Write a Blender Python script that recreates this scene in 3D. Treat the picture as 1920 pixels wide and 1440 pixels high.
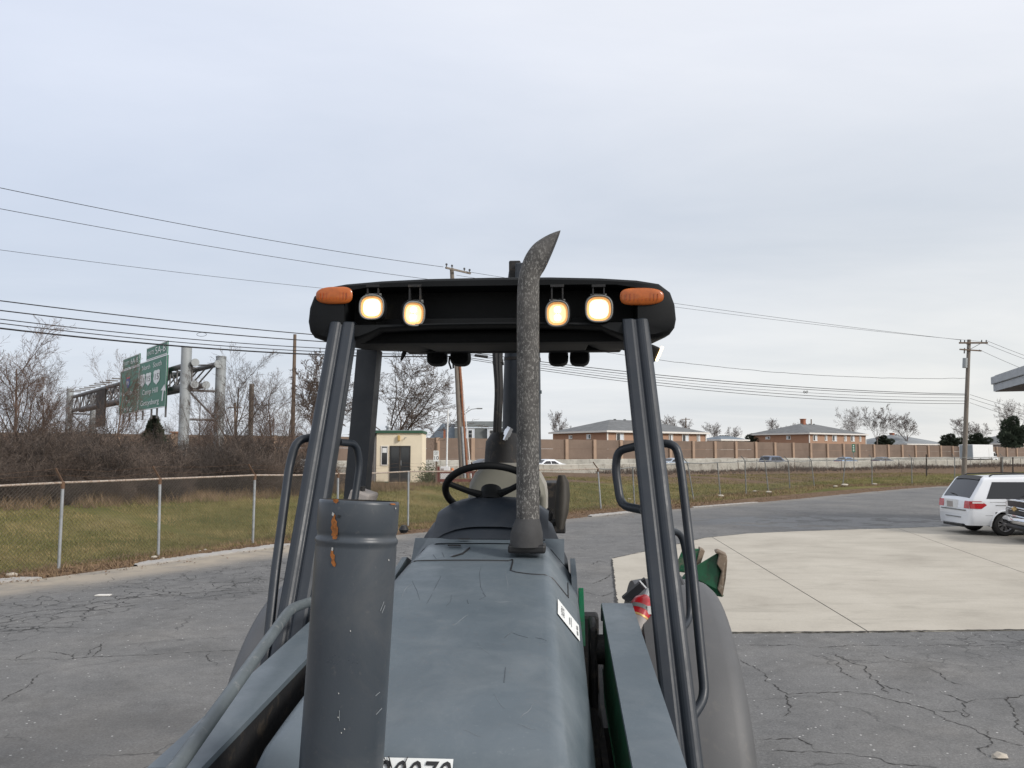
import bpy, math, random
import numpy as np
from mathutils import Vector, Matrix
R = math.radians
scene = bpy.context.scene
for o in list(bpy.data.objects): bpy.data.objects.remove(o)

# ------------------------------------------------------------------ camera
FPX, H0 = 1500.0, 2.45                      # focal length in photo pixels (1920 wide), eye height
PITCH = math.atan(130.0/1500.0)             # horizon at y = 850
cam_d = bpy.data.cameras.new('camera'); cam = bpy.data.objects.new('camera', cam_d)
scene.collection.objects.link(cam); scene.camera = cam
cam_d.sensor_width = 36.0; cam_d.lens = 36.0*FPX/1920.0
cam_d.clip_start = 0.05; cam_d.clip_end = 9000.0
cam.location = (0, 0, H0); cam.rotation_euler = (math.pi/2 + PITCH, 0, 0)

# ------------------------------------------------------------------ sun, sky, exposure
SUN_EL, SUN_AZ = R(33), R(122)              # azimuth clockwise from +Y (to the right and a little behind)
sdir = Vector((math.sin(SUN_AZ)*math.cos(SUN_EL), math.cos(SUN_AZ)*math.cos(SUN_EL), math.sin(SUN_EL)))
sun_d = bpy.data.lights.new('sun', 'SUN'); sun = bpy.data.objects.new('sun', sun_d)
scene.collection.objects.link(sun)
sun_d.energy = 2.5; sun_d.angle = R(11); sun_d.color = (1.0, 0.95, 0.89)
sun.rotation_euler = (-sdir).to_track_quat('-Z', 'Y').to_euler()
scene.view_settings.view_transform = 'Standard'; scene.view_settings.look = 'None'
scene.view_settings.exposure = 0.0; scene.view_settings.gamma = 1.0
scene.view_settings.use_curve_mapping = False

world = bpy.data.worlds.new('World'); scene.world = world; world.use_nodes = True
def build_sky():
    nt = world.node_tree; nt.nodes.clear(); N = nt.nodes.new; L = nt.links.new
    out = N('ShaderNodeOutputWorld'); bg = N('ShaderNodeBackground'); bg.inputs['Strength'].default_value = 0.1
    sky = N('ShaderNodeTexSky'); sky.sky_type = 'NISHITA'; sky.sun_disc = False
    sky.sun_elevation = SUN_EL; sky.sun_rotation = SUN_AZ; sky.altitude = 100; sky.dust_density = 3.0
    tc = N('ShaderNodeTexCoord'); sep = N('ShaderNodeSeparateXYZ'); L(tc.outputs['Generated'], sep.inputs[0])
    # thin overcast: pale at the horizon, blue-grey higher up
    ramp = N('ShaderNodeValToRGB'); L(sep.outputs['Z'], ramp.inputs[0])
    e = ramp.color_ramp.elements
    e[0].position = 0.0; e[0].color = (0.79, 0.805, 0.815, 1)
    e[1].position = 1.0; e[1].color = (0.74, 0.785, 0.88, 1)
    for p, c in ((0.10, (0.72, 0.755, 0.795)), (0.28, (0.635, 0.69, 0.785)), (0.46, (0.70, 0.755, 0.87))):
        k = e.new(p); k.color = (*c, 1)
    # flattened cloud-plane coordinates
    zc = N('ShaderNodeMath'); zc.operation = 'MAXIMUM'; zc.inputs[1].default_value = 0.0; L(sep.outputs['Z'], zc.inputs[0])
    za = N('ShaderNodeMath'); za.operation = 'ADD'; za.inputs[1].default_value = 0.12; L(zc.outputs[0], za.inputs[0])
    dv = N('ShaderNodeVectorMath'); dv.operation = 'DIVIDE'; L(tc.outputs['Generated'], dv.inputs[0])
    cmb = N('ShaderNodeCombineXYZ'); L(za.outputs[0], cmb.inputs[0]); L(za.outputs[0], cmb.inputs[1]); cmb.inputs[2].default_value = 1
    L(cmb.outputs[0], dv.inputs[1])
    mp = N('ShaderNodeMapping'); mp.inputs['Scale'].default_value = (0.42, 0.75, 0.3); mp.inputs['Rotation'].default_value = (0, 0, R(-22))
    L(dv.outputs[0], mp.inputs[0])
    n1 = N('ShaderNodeTexNoise'); n1.inputs['Scale'].default_value = 1.0; n1.inputs['Detail'].default_value = 8; n1.inputs['Roughness'].default_value = 0.55
    n1.inputs['Distortion'].default_value = 0.35; L(mp.outputs[0], n1.inputs['Vector'])
    r2 = N('ShaderNodeValToRGB'); L(n1.outputs['Fac'], r2.inputs[0])
    r2.color_ramp.elements[0].position = 0.30; r2.color_ramp.elements[0].color = (0.87, 0.89, 0.91, 1)
    r2.color_ramp.elements[1].position = 0.70; r2.color_ramp.elements[1].color = (1.13, 1.105, 1.075, 1)
    m1 = N('ShaderNodeMix'); m1.data_type = 'RGBA'; m1.blend_type = 'MULTIPLY'; m1.inputs[0].default_value = 1.0
    L(ramp.outputs[0], m1.inputs[6]); L(r2.outputs[0], m1.inputs[7])
    # the veiled sun brightens its side of the sky
    dt = N('ShaderNodeVectorMath'); dt.operation = 'DOT_PRODUCT'; L(tc.outputs['Generated'], dt.inputs[0]); dt.inputs[1].default_value = sdir
    mr = N('ShaderNodeMapRange'); L(dt.outputs['Value'], mr.inputs[0])
    mr.inputs[1].default_value = -0.75; mr.inputs[2].default_value = 1.0; mr.inputs[3].default_value = 0.0; mr.inputs[4].default_value = 1.0
    r3 = N('ShaderNodeValToRGB'); L(mr.outputs[0], r3.inputs[0])
    q = r3.color_ramp.elements
    q[0].position = 0.0; q[0].color = (10.1, 10.5, 11.3, 1); q[1].position = 1.0; q[1].color = (14.5, 13.6, 12.4, 1)
    k = q.new(0.42); k.color = (12.3, 11.95, 11.4, 1)
    m2 = N('ShaderNodeMix'); m2.data_type = 'RGBA'; m2.blend_type = 'MULTIPLY'; m2.inputs[0].default_value = 1.0
    L(m1.outputs[2], m2.inputs[6]); L(r3.outputs[0], m2.inputs[7])
    mx = N('ShaderNodeMix'); mx.data_type = 'RGBA'; mx.inputs[0].default_value = 0.9
    L(sky.outputs[0], mx.inputs[6]); L(m2.outputs[2], mx.inputs[7])
    L(mx.outputs[2], bg.inputs['Color']); L(bg.outputs[0], out.inputs[0])
build_sky()

# ------------------------------------------------------------------ pixel -> place helpers
cP, sP = math.cos(PITCH), math.sin(PITCH)
def ray(px, py):
    a = (px-960)/FPX; b = (720-py)/FPX
    return Vector((a, cP - b*sP, sP + b*cP))
def P(px, py, Y):                            # point on the pixel's ray at ground distance Y
    d = ray(px, py); return Vector((d.x*Y/d.y, Y, H0 + d.z*Y/d.y))
def G(px, py, z=0.0):                        # point where the pixel's ray meets height z
    d = ray(px, py); t = (z-H0)/d.z; return Vector((d.x*t, d.y*t, z))
MAX, MAY, MYAW = -0.088, 3.3, 0.0629         # machine axis: origin on the ground and heading
def toL(w):                                  # world -> machine local
    c, s = math.cos(MYAW), math.sin(MYAW); x, y = w[0]-MAX, w[1]-MAY
    return Vector((c*x - s*y, s*x + c*y, w[2]))
def PL(px, py, Y): return toL(P(px, py, Y))
def PLy(px, py, ly):                         # pixel ray meets the machine-local plane y = ly
    o = toL((0, 0, H0)); d = toL(Vector((0, 0, H0))+ray(px, py))-o; return o+d*((ly-o.y)/d.y)

# ------------------------------------------------------------------ object helpers
COL = scene.collection
def link(o, parent=None):
    COL.objects.link(o)
    if parent is not None: o.parent = parent
    return o
def tag(o, label=None, cat=None, group=None, kind=None):
    if label: o['label'] = label
    if cat: o['category'] = cat
    if group: o['group'] = group
    if kind: o['kind'] = kind
    return o
def thing(name, label, cat, loc=(0,0,0), rz=0.0, group=None):
    o = bpy.data.objects.new(name, None); link(o); o.location = loc; o.rotation_euler = (0,0,rz)
    o.empty_display_size = 0.2
    return tag(o, label, cat, group)
def copy_tree(o, parent=None):
    c = o.copy(); COL.objects.link(c); c.parent = parent
    for ch in o.children: copy_tree(ch, c)
    return c

class MB:
    def __init__(s): s.v = []; s.f = []
    def add(s, vs, fs):
        n = len(s.v); s.v += [tuple(v) for v in vs]; s.f += [tuple(i+n for i in f) for f in fs]; return s
    def box(s, c, d, M=None):
        x, y, z = d[0]/2, d[1]/2, d[2]/2
        vs = [Vector((sx*x, sy*y, sz*z)) for sz in (-1,1) for sy in (-1,1) for sx in (-1,1)]
        if M is not None: vs = [M @ v for v in vs]
        vs = [v + Vector(c) for v in vs]
        return s.add(vs, [(0,2,3,1),(4,5,7,6),(0,1,5,4),(2,6,7,3),(0,4,6,2),(1,3,7,5)])
    def box2(s, a, b): return s.box([(a[i]+b[i])/2 for i in range(3)], [abs(b[i]-a[i]) for i in range(3)])
    def tube(s, pts, r, n=10, caps=True, closed=False):
        pts = [Vector(p) for p in pts]; m = len(pts)
        rs = r if isinstance(r, (list, tuple)) else [r]*m
        rings = []; up = None
        for i, p in enumerate(pts):
            if closed: t = (pts[(i+1) % m]-pts[i-1])
            else: t = (pts[min(i+1, m-1)]-pts[max(i-1, 0)])
            t.normalize()
            if up is None:
                up = Vector((0,0,1)) if abs(t.z) < 0.9 else Vector((1,0,0))
            a = t.cross(up)
            if a.length < 1e-6: a = t.orthogonal()
            a.normalize(); b = a.cross(t); b.normalize(); up = b
            rings.append([p + (a*math.cos(2*math.pi*k/n)+b*math.sin(2*math.pi*k/n))*rs[i] for k in range(n)])
        return s.rings(rings, caps, closed)
    def rings(s, rings, caps=True, closed=False):
        n = len(rings[0]); vs = [v for r in rings for v in r]; fs = []
        m = len(rings)
        for i in range(m if closed else m-1):
            j = (i+1) % m
            for k in range(n):
                fs.append((i*n+k, i*n+(k+1) % n, j*n+(k+1) % n, j*n+k))
        if caps and not closed:
            fs.append(tuple(range(n))[::-1]); fs.append(tuple((m-1)*n+k for k in range(n)))
        return s.add(vs, fs)
    def grid(s, rows, flip=False):
        n = len(rows[0]); vs = [v for r in rows for v in r]; fs = []
        for i in range(len(rows)-1):
            for k in range(n-1):
                f = (i*n+k, i*n+k+1, (i+1)*n+k+1, (i+1)*n+k)
                fs.append(f[::-1] if flip else f)
        return s.add(vs, fs)
    def cyl(s, a, b, r, r2=None, n=12, caps=True): return s.tube([a, b], [r, r if r2 is None else r2], n, caps)
    def prism(s, poly, d):                   # poly: 3D points, d: extrusion vector
        d = Vector(d); n = len(poly); vs = [Vector(p) for p in poly] + [Vector(p)+d for p in poly]
        fs = [tuple(range(n))[::-1], tuple(range(n, 2*n))] + [(i, (i+1) % n, n+(i+1) % n, n+i) for i in range(n)]
        return s.add(vs, fs)
    def ico(s, c, r, seed=0):
        t = (1+5**.5)/2; rnd = random.Random(seed)
        vs = [(-1,t,0),(1,t,0),(-1,-t,0),(1,-t,0),(0,-1,t),(0,1,t),(0,-1,-t),(0,1,-t),(t,0,-1),(t,0,1),(-t,0,-1),(-t,0,1)]
        fs = [(0,11,5),(0,5,1),(0,1,7),(0,7,10),(0,10,11),(1,5,9),(5,11,4),(11,10,2),(10,7,6),(7,1,8),(3,9,4),(3,4,2),(3,2,6),(3,6,8),(3,8,9),(4,9,5),(2,4,11),(6,2,10),(8,6,7),(9,8,1)]
        rr = r if isinstance(r, (list, tuple)) else (r, r, r)
        return s.add([Vector((v[0]*rr[0], v[1]*rr[1], v[2]*rr[2]))/1.9*rnd.uniform(.75, 1.2)+Vector(c) for v in vs], fs)
    def mesh(s, name, m=None, smooth=False, flip=False):
        me = bpy.data.meshes.new(name); me.from_pydata(s.v, [], s.f)
        if smooth: me.polygons.foreach_set('use_smooth', [True]*len(me.polygons))
        if m is not None: me.materials.append(m)
        me.update(); return me
    def build(s, name, m=None, parent=None, smooth=False, bevel=0.0, fix=True, seg=2):
        me = s.mesh(name, m, smooth)
        if fix:
            import bmesh
            bm = bmesh.new(); bm.from_mesh(me); bmesh.ops.recalc_face_normals(bm, faces=bm.faces); bm.to_mesh(me); bm.free()
        o = bpy.data.objects.new(name, me); link(o, parent)
        if bevel:
            b = o.modifiers.new('bevel', 'BEVEL'); b.width = bevel; b.segments = seg; b.limit_method = 'ANGLE'; b.angle_limit = R(40)
            b.harden_normals = False
        if smooth:
            try: me.set_sharp_from_angle(angle=R(42))
            except Exception: pass
        return o

def text_mb(txt, size, M, shear=0.0, depth=0.0, align='CENTER'):
    c = bpy.data.curves.new('lettering', 'FONT'); c.body = txt; c.size = size; c.shear = shear; c.extrude = depth
    c.align_x = align; c.align_y = 'CENTER'; c.resolution_u = 3
    o = bpy.data.objects.new('lettering', c); COL.objects.link(o)
    dg = bpy.context.evaluated_depsgraph_get(); me = bpy.data.meshes.new_from_object(o.evaluated_get(dg))
    b = MB(); b.add([M @ v.co for v in me.vertices], [tuple(p.vertices) for p in me.polygons])
    bpy.data.objects.remove(o); bpy.data.curves.remove(c); bpy.data.meshes.remove(me)
    return b
def frame_M(o, x, n):                        # matrix: local x -> x, local z -> n, at origin o
    x = Vector(x).normalized(); n = Vector(n).normalized(); y = n.cross(x).normalized()
    return Matrix(((x.x, y.x, n.x, o[0]), (x.y, y.y, n.y, o[1]), (x.z, y.z, n.z, o[2]), (0,0,0,1)))

# ------------------------------------------------------------------ materials
def new_mat(name):
    m = bpy.data.materials.new(name); m.use_nodes = True; nt = m.node_tree
    return m, nt, nt.nodes['Principled BSDF']
def coords(nt, scale=(1,1,1), world_space=False):
    tc = nt.nodes.new('ShaderNodeTexCoord'); mp = nt.nodes.new('ShaderNodeMapping'); mp.inputs['Scale'].default_value = scale
    if world_space:
        g = nt.nodes.new('ShaderNodeNewGeometry'); nt.links.new(g.outputs['Position'], mp.inputs[0])
    else: nt.links.new(tc.outputs['Object'], mp.inputs[0])
    return mp.outputs[0]
def noise(nt, vec, scale, detail=4, rough=0.55, dist=0.0):
    n = nt.nodes.new('ShaderNodeTexNoise'); n.inputs['Scale'].default_value = scale; n.inputs['Detail'].default_value = detail
    n.inputs['Roughness'].default_value = rough; n.inputs['Distortion'].default_value = dist
    nt.links.new(vec, n.inputs['Vector']); return n.outputs['Fac']
def ramp(nt, fac, stops):
    r = nt.nodes.new('ShaderNodeValToRGB'); nt.links.new(fac, r.inputs[0]); e = r.color_ramp.elements
    while len(e) < len(stops): e.new(0.5)
    for k, (p, c) in zip(e, stops):
        k.position = p; k.color = (c, c, c, 1) if isinstance(c, (int, float)) else (*c[:3], 1)
    return r.outputs[0]
def mixc(nt, fac, a, b, mode='MIX'):
    m = nt.nodes.new('ShaderNodeMix'); m.data_type = 'RGBA'; m.blend_type = mode
    for v, i in ((fac, 0), (a, 6), (b, 7)):
        if isinstance(v, (int, float)): m.inputs[i].default_value = v
        elif isinstance(v, tuple): m.inputs[i].default_value = (*v[:3], 1)
        else: nt.links.new(v, m.inputs[i])
    return m.outputs[2]
def math_n(nt, op, a, b=None):
    m = nt.nodes.new('ShaderNodeMath'); m.operation = op
    for v, i in ((a, 0), (b, 1)):
        if v is None: continue
        if isinstance(v, (int, float)): m.inputs[i].default_value = v
        else: nt.links.new(v, m.inputs[i])
    return m.outputs[0]
def attr(nt, name):
    a = nt.nodes.new('ShaderNodeAttribute'); a.attribute_name = name; return a.outputs['Fac']
def bump(nt, bsdf, height, strength=0.3, dist=0.01):
    b = nt.nodes.new('ShaderNodeBump'); b.inputs['Strength'].default_value = strength; b.inputs['Distance'].default_value = dist
    nt.links.new(height, b.inputs['Height']); nt.links.new(b.outputs[0], bsdf.inputs['Normal'])
def mat(name, col, rough=0.6, metal=0.0, var=0.15, scale=4.0, bmp=0.0, bscale=60.0, bdist=0.004, dirt=None, dirt_amt=0.0, stretch=(1,1,1), ws=False, rvar=0.0, spec=0.5, coat=0.0):
    m, nt, b = new_mat(name); v = coords(nt, stretch, ws)
    n = noise(nt, v, scale, 6, 0.6)
    c0 = tuple(max(0, c*(1-var)) for c in col); c1 = tuple(min(1, c*(1+var)) for c in col)
    colr = ramp(nt, n, [(0.3, c0), (0.7, c1)])
    if dirt is not None:
        d = ramp(nt, noise(nt, v, scale*2.7, 8, 0.7, 0.4), [(0.62-0.3*dirt_amt, 0.0), (0.80-0.3*dirt_amt, 1.0)])
        colr = mixc(nt, d, colr, dirt)
    nt.links.new(colr, b.inputs['Base Color'])
    b.inputs['Roughness'].default_value = rough; b.inputs['Metallic'].default_value = metal
    b.inputs['Specular IOR Level'].default_value = spec; b.inputs['Coat Weight'].default_value = coat
    if rvar:
        nt.links.new(ramp(nt, noise(nt, v, scale*1.7, 6, 0.65), [(0.3, max(0.02, rough-rvar)), (0.7, min(1, rough+rvar))]), b.inputs['Roughness'])
    if bmp: bump(nt, b, noise(nt, v, bscale, 5, 0.6), bmp, bdist)
    return m
def emit(name, col, s):
    m, nt, b = new_mat(name); b.inputs['Base Color'].default_value = (*col, 1)
    b.inputs['Emission Color'].default_value = (*col, 1); b.inputs['Emission Strength'].default_value = s
    b.inputs['Roughness'].default_value = 0.3; return m
def smooth01(a, b, x):
    t = min(1, max(0, (x-a)/(b-a))); return t*t*(3-2*t)
M = {}
M['rail_rust'] = mat('rusty_rail', (0.24, 0.17, 0.125), 0.8, 0, 0.35, 9, 0.3, 60, dirt=(0.42, 0.38, 0.33), dirt_amt=0.65)
M['galv'] = mat('galvanised_steel', (0.33, 0.35, 0.365), 0.5, 0.35, 0.2, 6, 0.1, 80, dirt=(0.2, 0.17, 0.14), dirt_amt=0.0)
M['galv_dark'] = mat('dull_galvanised_steel', (0.20, 0.205, 0.20), 0.65, 0.2, 0.3, 5)
M['chainlink'] = mat('weathered_wire', (0.10, 0.09, 0.078), 0.6, 0.3, 0.3, 3)
M['wood'] = mat('weathered_pole_wood', (0.155, 0.115, 0.085), 0.9, 0, 0.3, 3, 0.4, 30, stretch=(6, 6, 0.6))
M['wood_grey'] = mat('grey_pole_wood', (0.20, 0.175, 0.15), 0.9, 0, 0.25, 3, 0.4, 30, stretch=(6, 6, 0.6))
M['conduit_rust'] = mat('rusty_conduit', (0.25, 0.10, 0.05), 0.7, 0, 0.25, 5)
M['white_paint'] = mat('white_paint', (0.74, 0.75, 0.75), 0.5, 0, 0.06, 3)
M['black'] = mat('black_plastic', (0.014, 0.014, 0.015), 0.5, 0, 0.3, 8)
M['rubber'] = mat('tyre_rubber', (0.016, 0.016, 0.017), 0.8, 0, 0.25, 10, 0.2, 60)
M['wire'] = mat('cable_black', (0.02, 0.021, 0.024), 0.6)
M['bark'] = mat('bark', (0.115, 0.088, 0.072), 0.9, 0, 0.3, 4, 0.5, 30)
M['bark_red'] = mat('red_brown_bark', (0.135, 0.088, 0.066), 0.9, 0, 0.3, 4)
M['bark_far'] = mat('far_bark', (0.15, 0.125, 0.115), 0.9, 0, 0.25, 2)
M['twig'] = mat('brush_twig', (0.115, 0.088, 0.072), 0.95, 0, 0.4, 0.6, ws=True)
M['twig_dark'] = mat('dark_brush_twig', (0.062, 0.050, 0.043), 0.95, 0, 0.4, 0.6, ws=True)
M['evergreen'] = mat('evergreen_needles', (0.045, 0.062, 0.038), 0.9, 0, 0.4, 1.5)
M['drygrass'] = mat('dry_weeds', (0.21, 0.145, 0.085), 0.95, 0, 0.4, 0.7, ws=True)
def brick_wall_mat(name, c1, c2, mortar, scale):
    m, nt, b = new_mat(name); v = coords(nt)
    br = nt.nodes.new('ShaderNodeTexBrick'); nt.links.new(v, br.inputs['Vector'])
    br.inputs['Color1'].default_value = (*c1, 1); br.inputs['Color2'].default_value = (*c2, 1); br.inputs['Mortar'].default_value = (*mortar, 1)
    br.inputs['Scale'].default_value = scale; br.inputs['Mortar Size'].default_value = 0.015
    cc = mixc(nt, 0.35, br.outputs['Color'], ramp(nt, noise(nt, v, 0.7, 6, 0.7), [(0.3, c1), (0.7, c2)]))
    nt.links.new(cc, b.inputs['Base Color']); b.inputs['Roughness'].default_value = 0.9
    return m
M['brick'] = brick_wall_mat('house_brick', (0.335, 0.165, 0.098), (0.42, 0.22, 0.135), (0.36, 0.25, 0.18), 3.0)
M['wall_panel'] = mat('noise_wall_panel', (0.185, 0.135, 0.104), 0.95, 0, 0.16, 0.35, 0.5, 5, 0.03, ws=True)
M['wall_post'] = mat('noise_wall_post', (0.35, 0.245, 0.175), 0.9, 0, 0.1, 1.0)
M['barrier'] = mat('old_concrete_barrier', (0.40, 0.385, 0.34), 0.95, 0, 0.22, 0.5, 0.3, 8, 0.02, dirt=(0.24, 0.22, 0.19), dirt_amt=0.35, ws=True)
M['shingle'] = mat('roof_shingle', (0.14, 0.145, 0.148), 0.9, 0, 0.22, 0.6, 0.4, 6, 0.03)
M['shingle_light'] = mat('pale_roof_shingle', (0.21, 0.225, 0.235), 0.9, 0, 0.15, 0.6, 0.4, 6, 0.03)
M['shingle_blue'] = mat('blue_grey_shingle', (0.15, 0.18, 0.21), 0.9, 0, 0.2, 0.5)
M['shingle_dark'] = mat('dark_green_grey_shingle', (0.12, 0.13, 0.128), 0.9, 0, 0.2, 0.5)
M['trim'] = mat('white_trim', (0.70, 0.68, 0.64), 0.6, 0, 0.06, 2)
M['trim_blue'] = mat('pale_blue_trim', (0.62, 0.67, 0.72), 0.6, 0, 0.05, 2)
M['chimney'] = mat('chimney_brick', (0.30, 0.12, 0.07), 0.9, 0, 0.2, 2)
def glass_mat(name, col, rough=0.06):
    m, nt, b = new_mat(name); b.inputs['Base Color'].default_value = (*col, 1); b.inputs['Roughness'].default_value = rough
    b.inputs['Specular IOR Level'].default_value = 0.6; return m
M['glass'] = glass_mat('window_glass', (0.03, 0.035, 0.04))
M['glass_tint'] = glass_mat('tinted_car_glass', (0.018, 0.019, 0.022), 0.05)
M['cream'] = mat('cream_siding', (0.80, 0.71, 0.54), 0.7, 0, 0.05, 1.5, 0.05, 30)
M['greyside'] = mat('grey_and_shaded_siding', (0.36, 0.33, 0.31), 0.7, 0, 0.06, 1.5)
M['green_trim'] = mat('dark_green_trim', (0.03, 0.095, 0.055), 0.6, 0, 0.15, 2)
M['darkdoor'] = mat('dark_door_frame', (0.03, 0.028, 0.028), 0.4, 0, 0.2, 3)
M['redwood'] = mat('red_brown_boards', (0.16, 0.05, 0.04), 0.8, 0, 0.25, 3)
M['orange'] = mat('faded_orange', (0.55, 0.20, 0.08), 0.7, 0, 0.15, 3)
M['sign_green'] = mat('highway_sign_green', (0.006, 0.145, 0.078), 0.45, 0, 0.12, 0.6)
M['sign_white'] = mat('sign_white', (0.78, 0.80, 0.79), 0.45, 0, 0.04, 2)
M['sign_black'] = mat('sign_black', (0.02, 0.02, 0.022), 0.5)
M['sign_blue'] = mat('sign_blue', (0.03, 0.06, 0.28), 0.5)
M['sign_red'] = mat('sign_red', (0.5, 0.04, 0.05), 0.5)
M['truss'] = mat('weathered_truss_steel', (0.16, 0.155, 0.155), 0.65, 0.2, 0.25, 1.5)
M['gantry_post'] = mat('grey_column_steel', (0.33, 0.355, 0.365), 0.6, 0.2, 0.14, 1.2, stretch=(1,1,0.4))
M['car_white'] = mat('white_car_paint', (0.76, 0.78, 0.81), 0.22, 0, 0.02, 1, coat=0.4)
M['car_black'] = mat('black_car_paint', (0.012, 0.013, 0.015), 0.2, 0, 0.1, 2, coat=0.5)
M['chrome'] = mat('chrome', (0.72, 0.73, 0.75), 0.13, 1.0, 0.05, 3)
M['gold'] = mat('gold_emblem', (0.55, 0.38, 0.14), 0.45, 0.3, 0.1, 6)
M['alloy'] = mat('alloy_wheel', (0.5, 0.5, 0.52), 0.32, 0.85, 0.08, 5)
M['tail_red'] = mat('tail_lamp_red', (0.42, 0.015, 0.02), 0.12, 0, 0.15, 12, coat=0.5)
M['tail_white'] = mat('tail_lamp_clear', (0.70, 0.66, 0.64), 0.12, 0, 0.1, 30)
M['eave'] = mat('eave_metal', (0.38, 0.40, 0.42), 0.55, 0.2, 0.12, 2)
M['soffit'] = mat('soffit_boards', (0.13, 0.105, 0.09), 0.8, 0, 0.15, 3)
M['litter'] = mat('pale_litter', (0.66, 0.64, 0.60), 0.8, 0, 0.1, 8)
M['stone'] = mat('pale_stone', (0.42, 0.38, 0.32), 0.9, 0, 0.25, 8)
M['leafdebris'] = mat('dead_leaf_debris', (0.16, 0.10, 0.06), 0.95, 0, 0.45, 3, ws=True)
M['rust_dark'] = mat('dark_rust', (0.13, 0.075, 0.045), 0.85, 0, 0.3, 9)
M['crack'] = mat('crack_fill', (0.036, 0.034, 0.032), 0.95, 0, 0.3, 10)
M['far_window'] = M['glass']
# ================================================================== THE SETTING
# fence line on the ground (photo pixel of each post's foot and of its top)
FP = [(110,1065,118,905),(297,1040,300,898),(474,1016,478,891),(632,999,634,888),(765,985,766,884),(893,973,893,882),(1012,962,1010,881),
      (1127,953,1121,879),(1190,948,1186,876),(1247,942,1240,872),(1301,936,1289,868),(1351,929,1345,867),(1399,926,1397,864),(1441,922,1434,863),
      (1481,916,1478,864),(1527,911,1521,863),(1580,909.5,1585,861),(1635,908.5,1635,860),(1710,907.5,1709,859),(1790,906,1790,858),(1880,904.5,1880,857),(1980,903,1980,856)]
posts = []
for (bx, by, tx, ty) in FP:
    b = G(bx, by); t = P(tx, ty, b.y); posts.append((b, t))
dv = (posts[0][0]-posts[2][0]).normalized()
for k in range(2):
    b = posts[0][0]+dv*3.0; posts.insert(0, (b, b+Vector((0,0,1.83))))
FL = [Vector((b.x, b.y)) for b, t in posts]
FL = [FL[0]+(FL[0]-FL[1]).normalized()*200] + FL + [FL[-1]+Vector((300, 6))]
def poly_dist(p, L):
    best = 1e9; sg = 1
    for a, b in zip(L[:-1], L[1:]):
        d = b-a; t = max(0, min(1, (p-a).dot(d)/d.length_squared)); q = a+d*t; e = (p-q).length
        if e < best: best = e; sg = 1 if d.x*(p-a).y-d.y*(p-a).x > 0 else -1
    return best*sg
WN = Vector((-0.581, 0.814)); WD = Vector((0.814, 0.581))        # across / along the highway
W0 = Vector((8.8, 132.0)); QW = W0.dot(WN); QB = Vector((-24.5, 60.0)).dot(WN)
def amp(x): return 0.78 + (0.42-0.78)*smooth01(-2, 12, x)
def terrain(x, y):
    p = Vector((x, y)); d = poly_dist(p, FL); q = p.dot(WN)
    z = -0.03 + amp(x)*smooth01(0.4, 10.5, d)
    if q > QB-2: z = z + (0.1-z)*smooth01(QB-1.5, QB+0.5, q)
    if q > QW+1: z = z + (1.2-z)*smooth01(QW+1, QW+25, q)
    return z, d, q
EDGE_PX = [(-700,1190),(-300,1135),(0,1093),(67,1086),(170,1072),(267,1060),(400,1042),(540,1023),(700,1007),(860,992),(1000,980),(1115,968),(1190,960.5),(1300,952),(1400,944),(1500,935),(1600,925),(1690,917),(1760,912),(1850,910),(1980,907)]
edge = [G(a, b) for a, b in EDGE_PX]
edge = [edge[0]+Vector((-60,-25,0))] + edge + [edge[-1]+Vector((200, 3, 0))]
EL2 = [Vector((e.x, e.y)) for e in edge]

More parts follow.
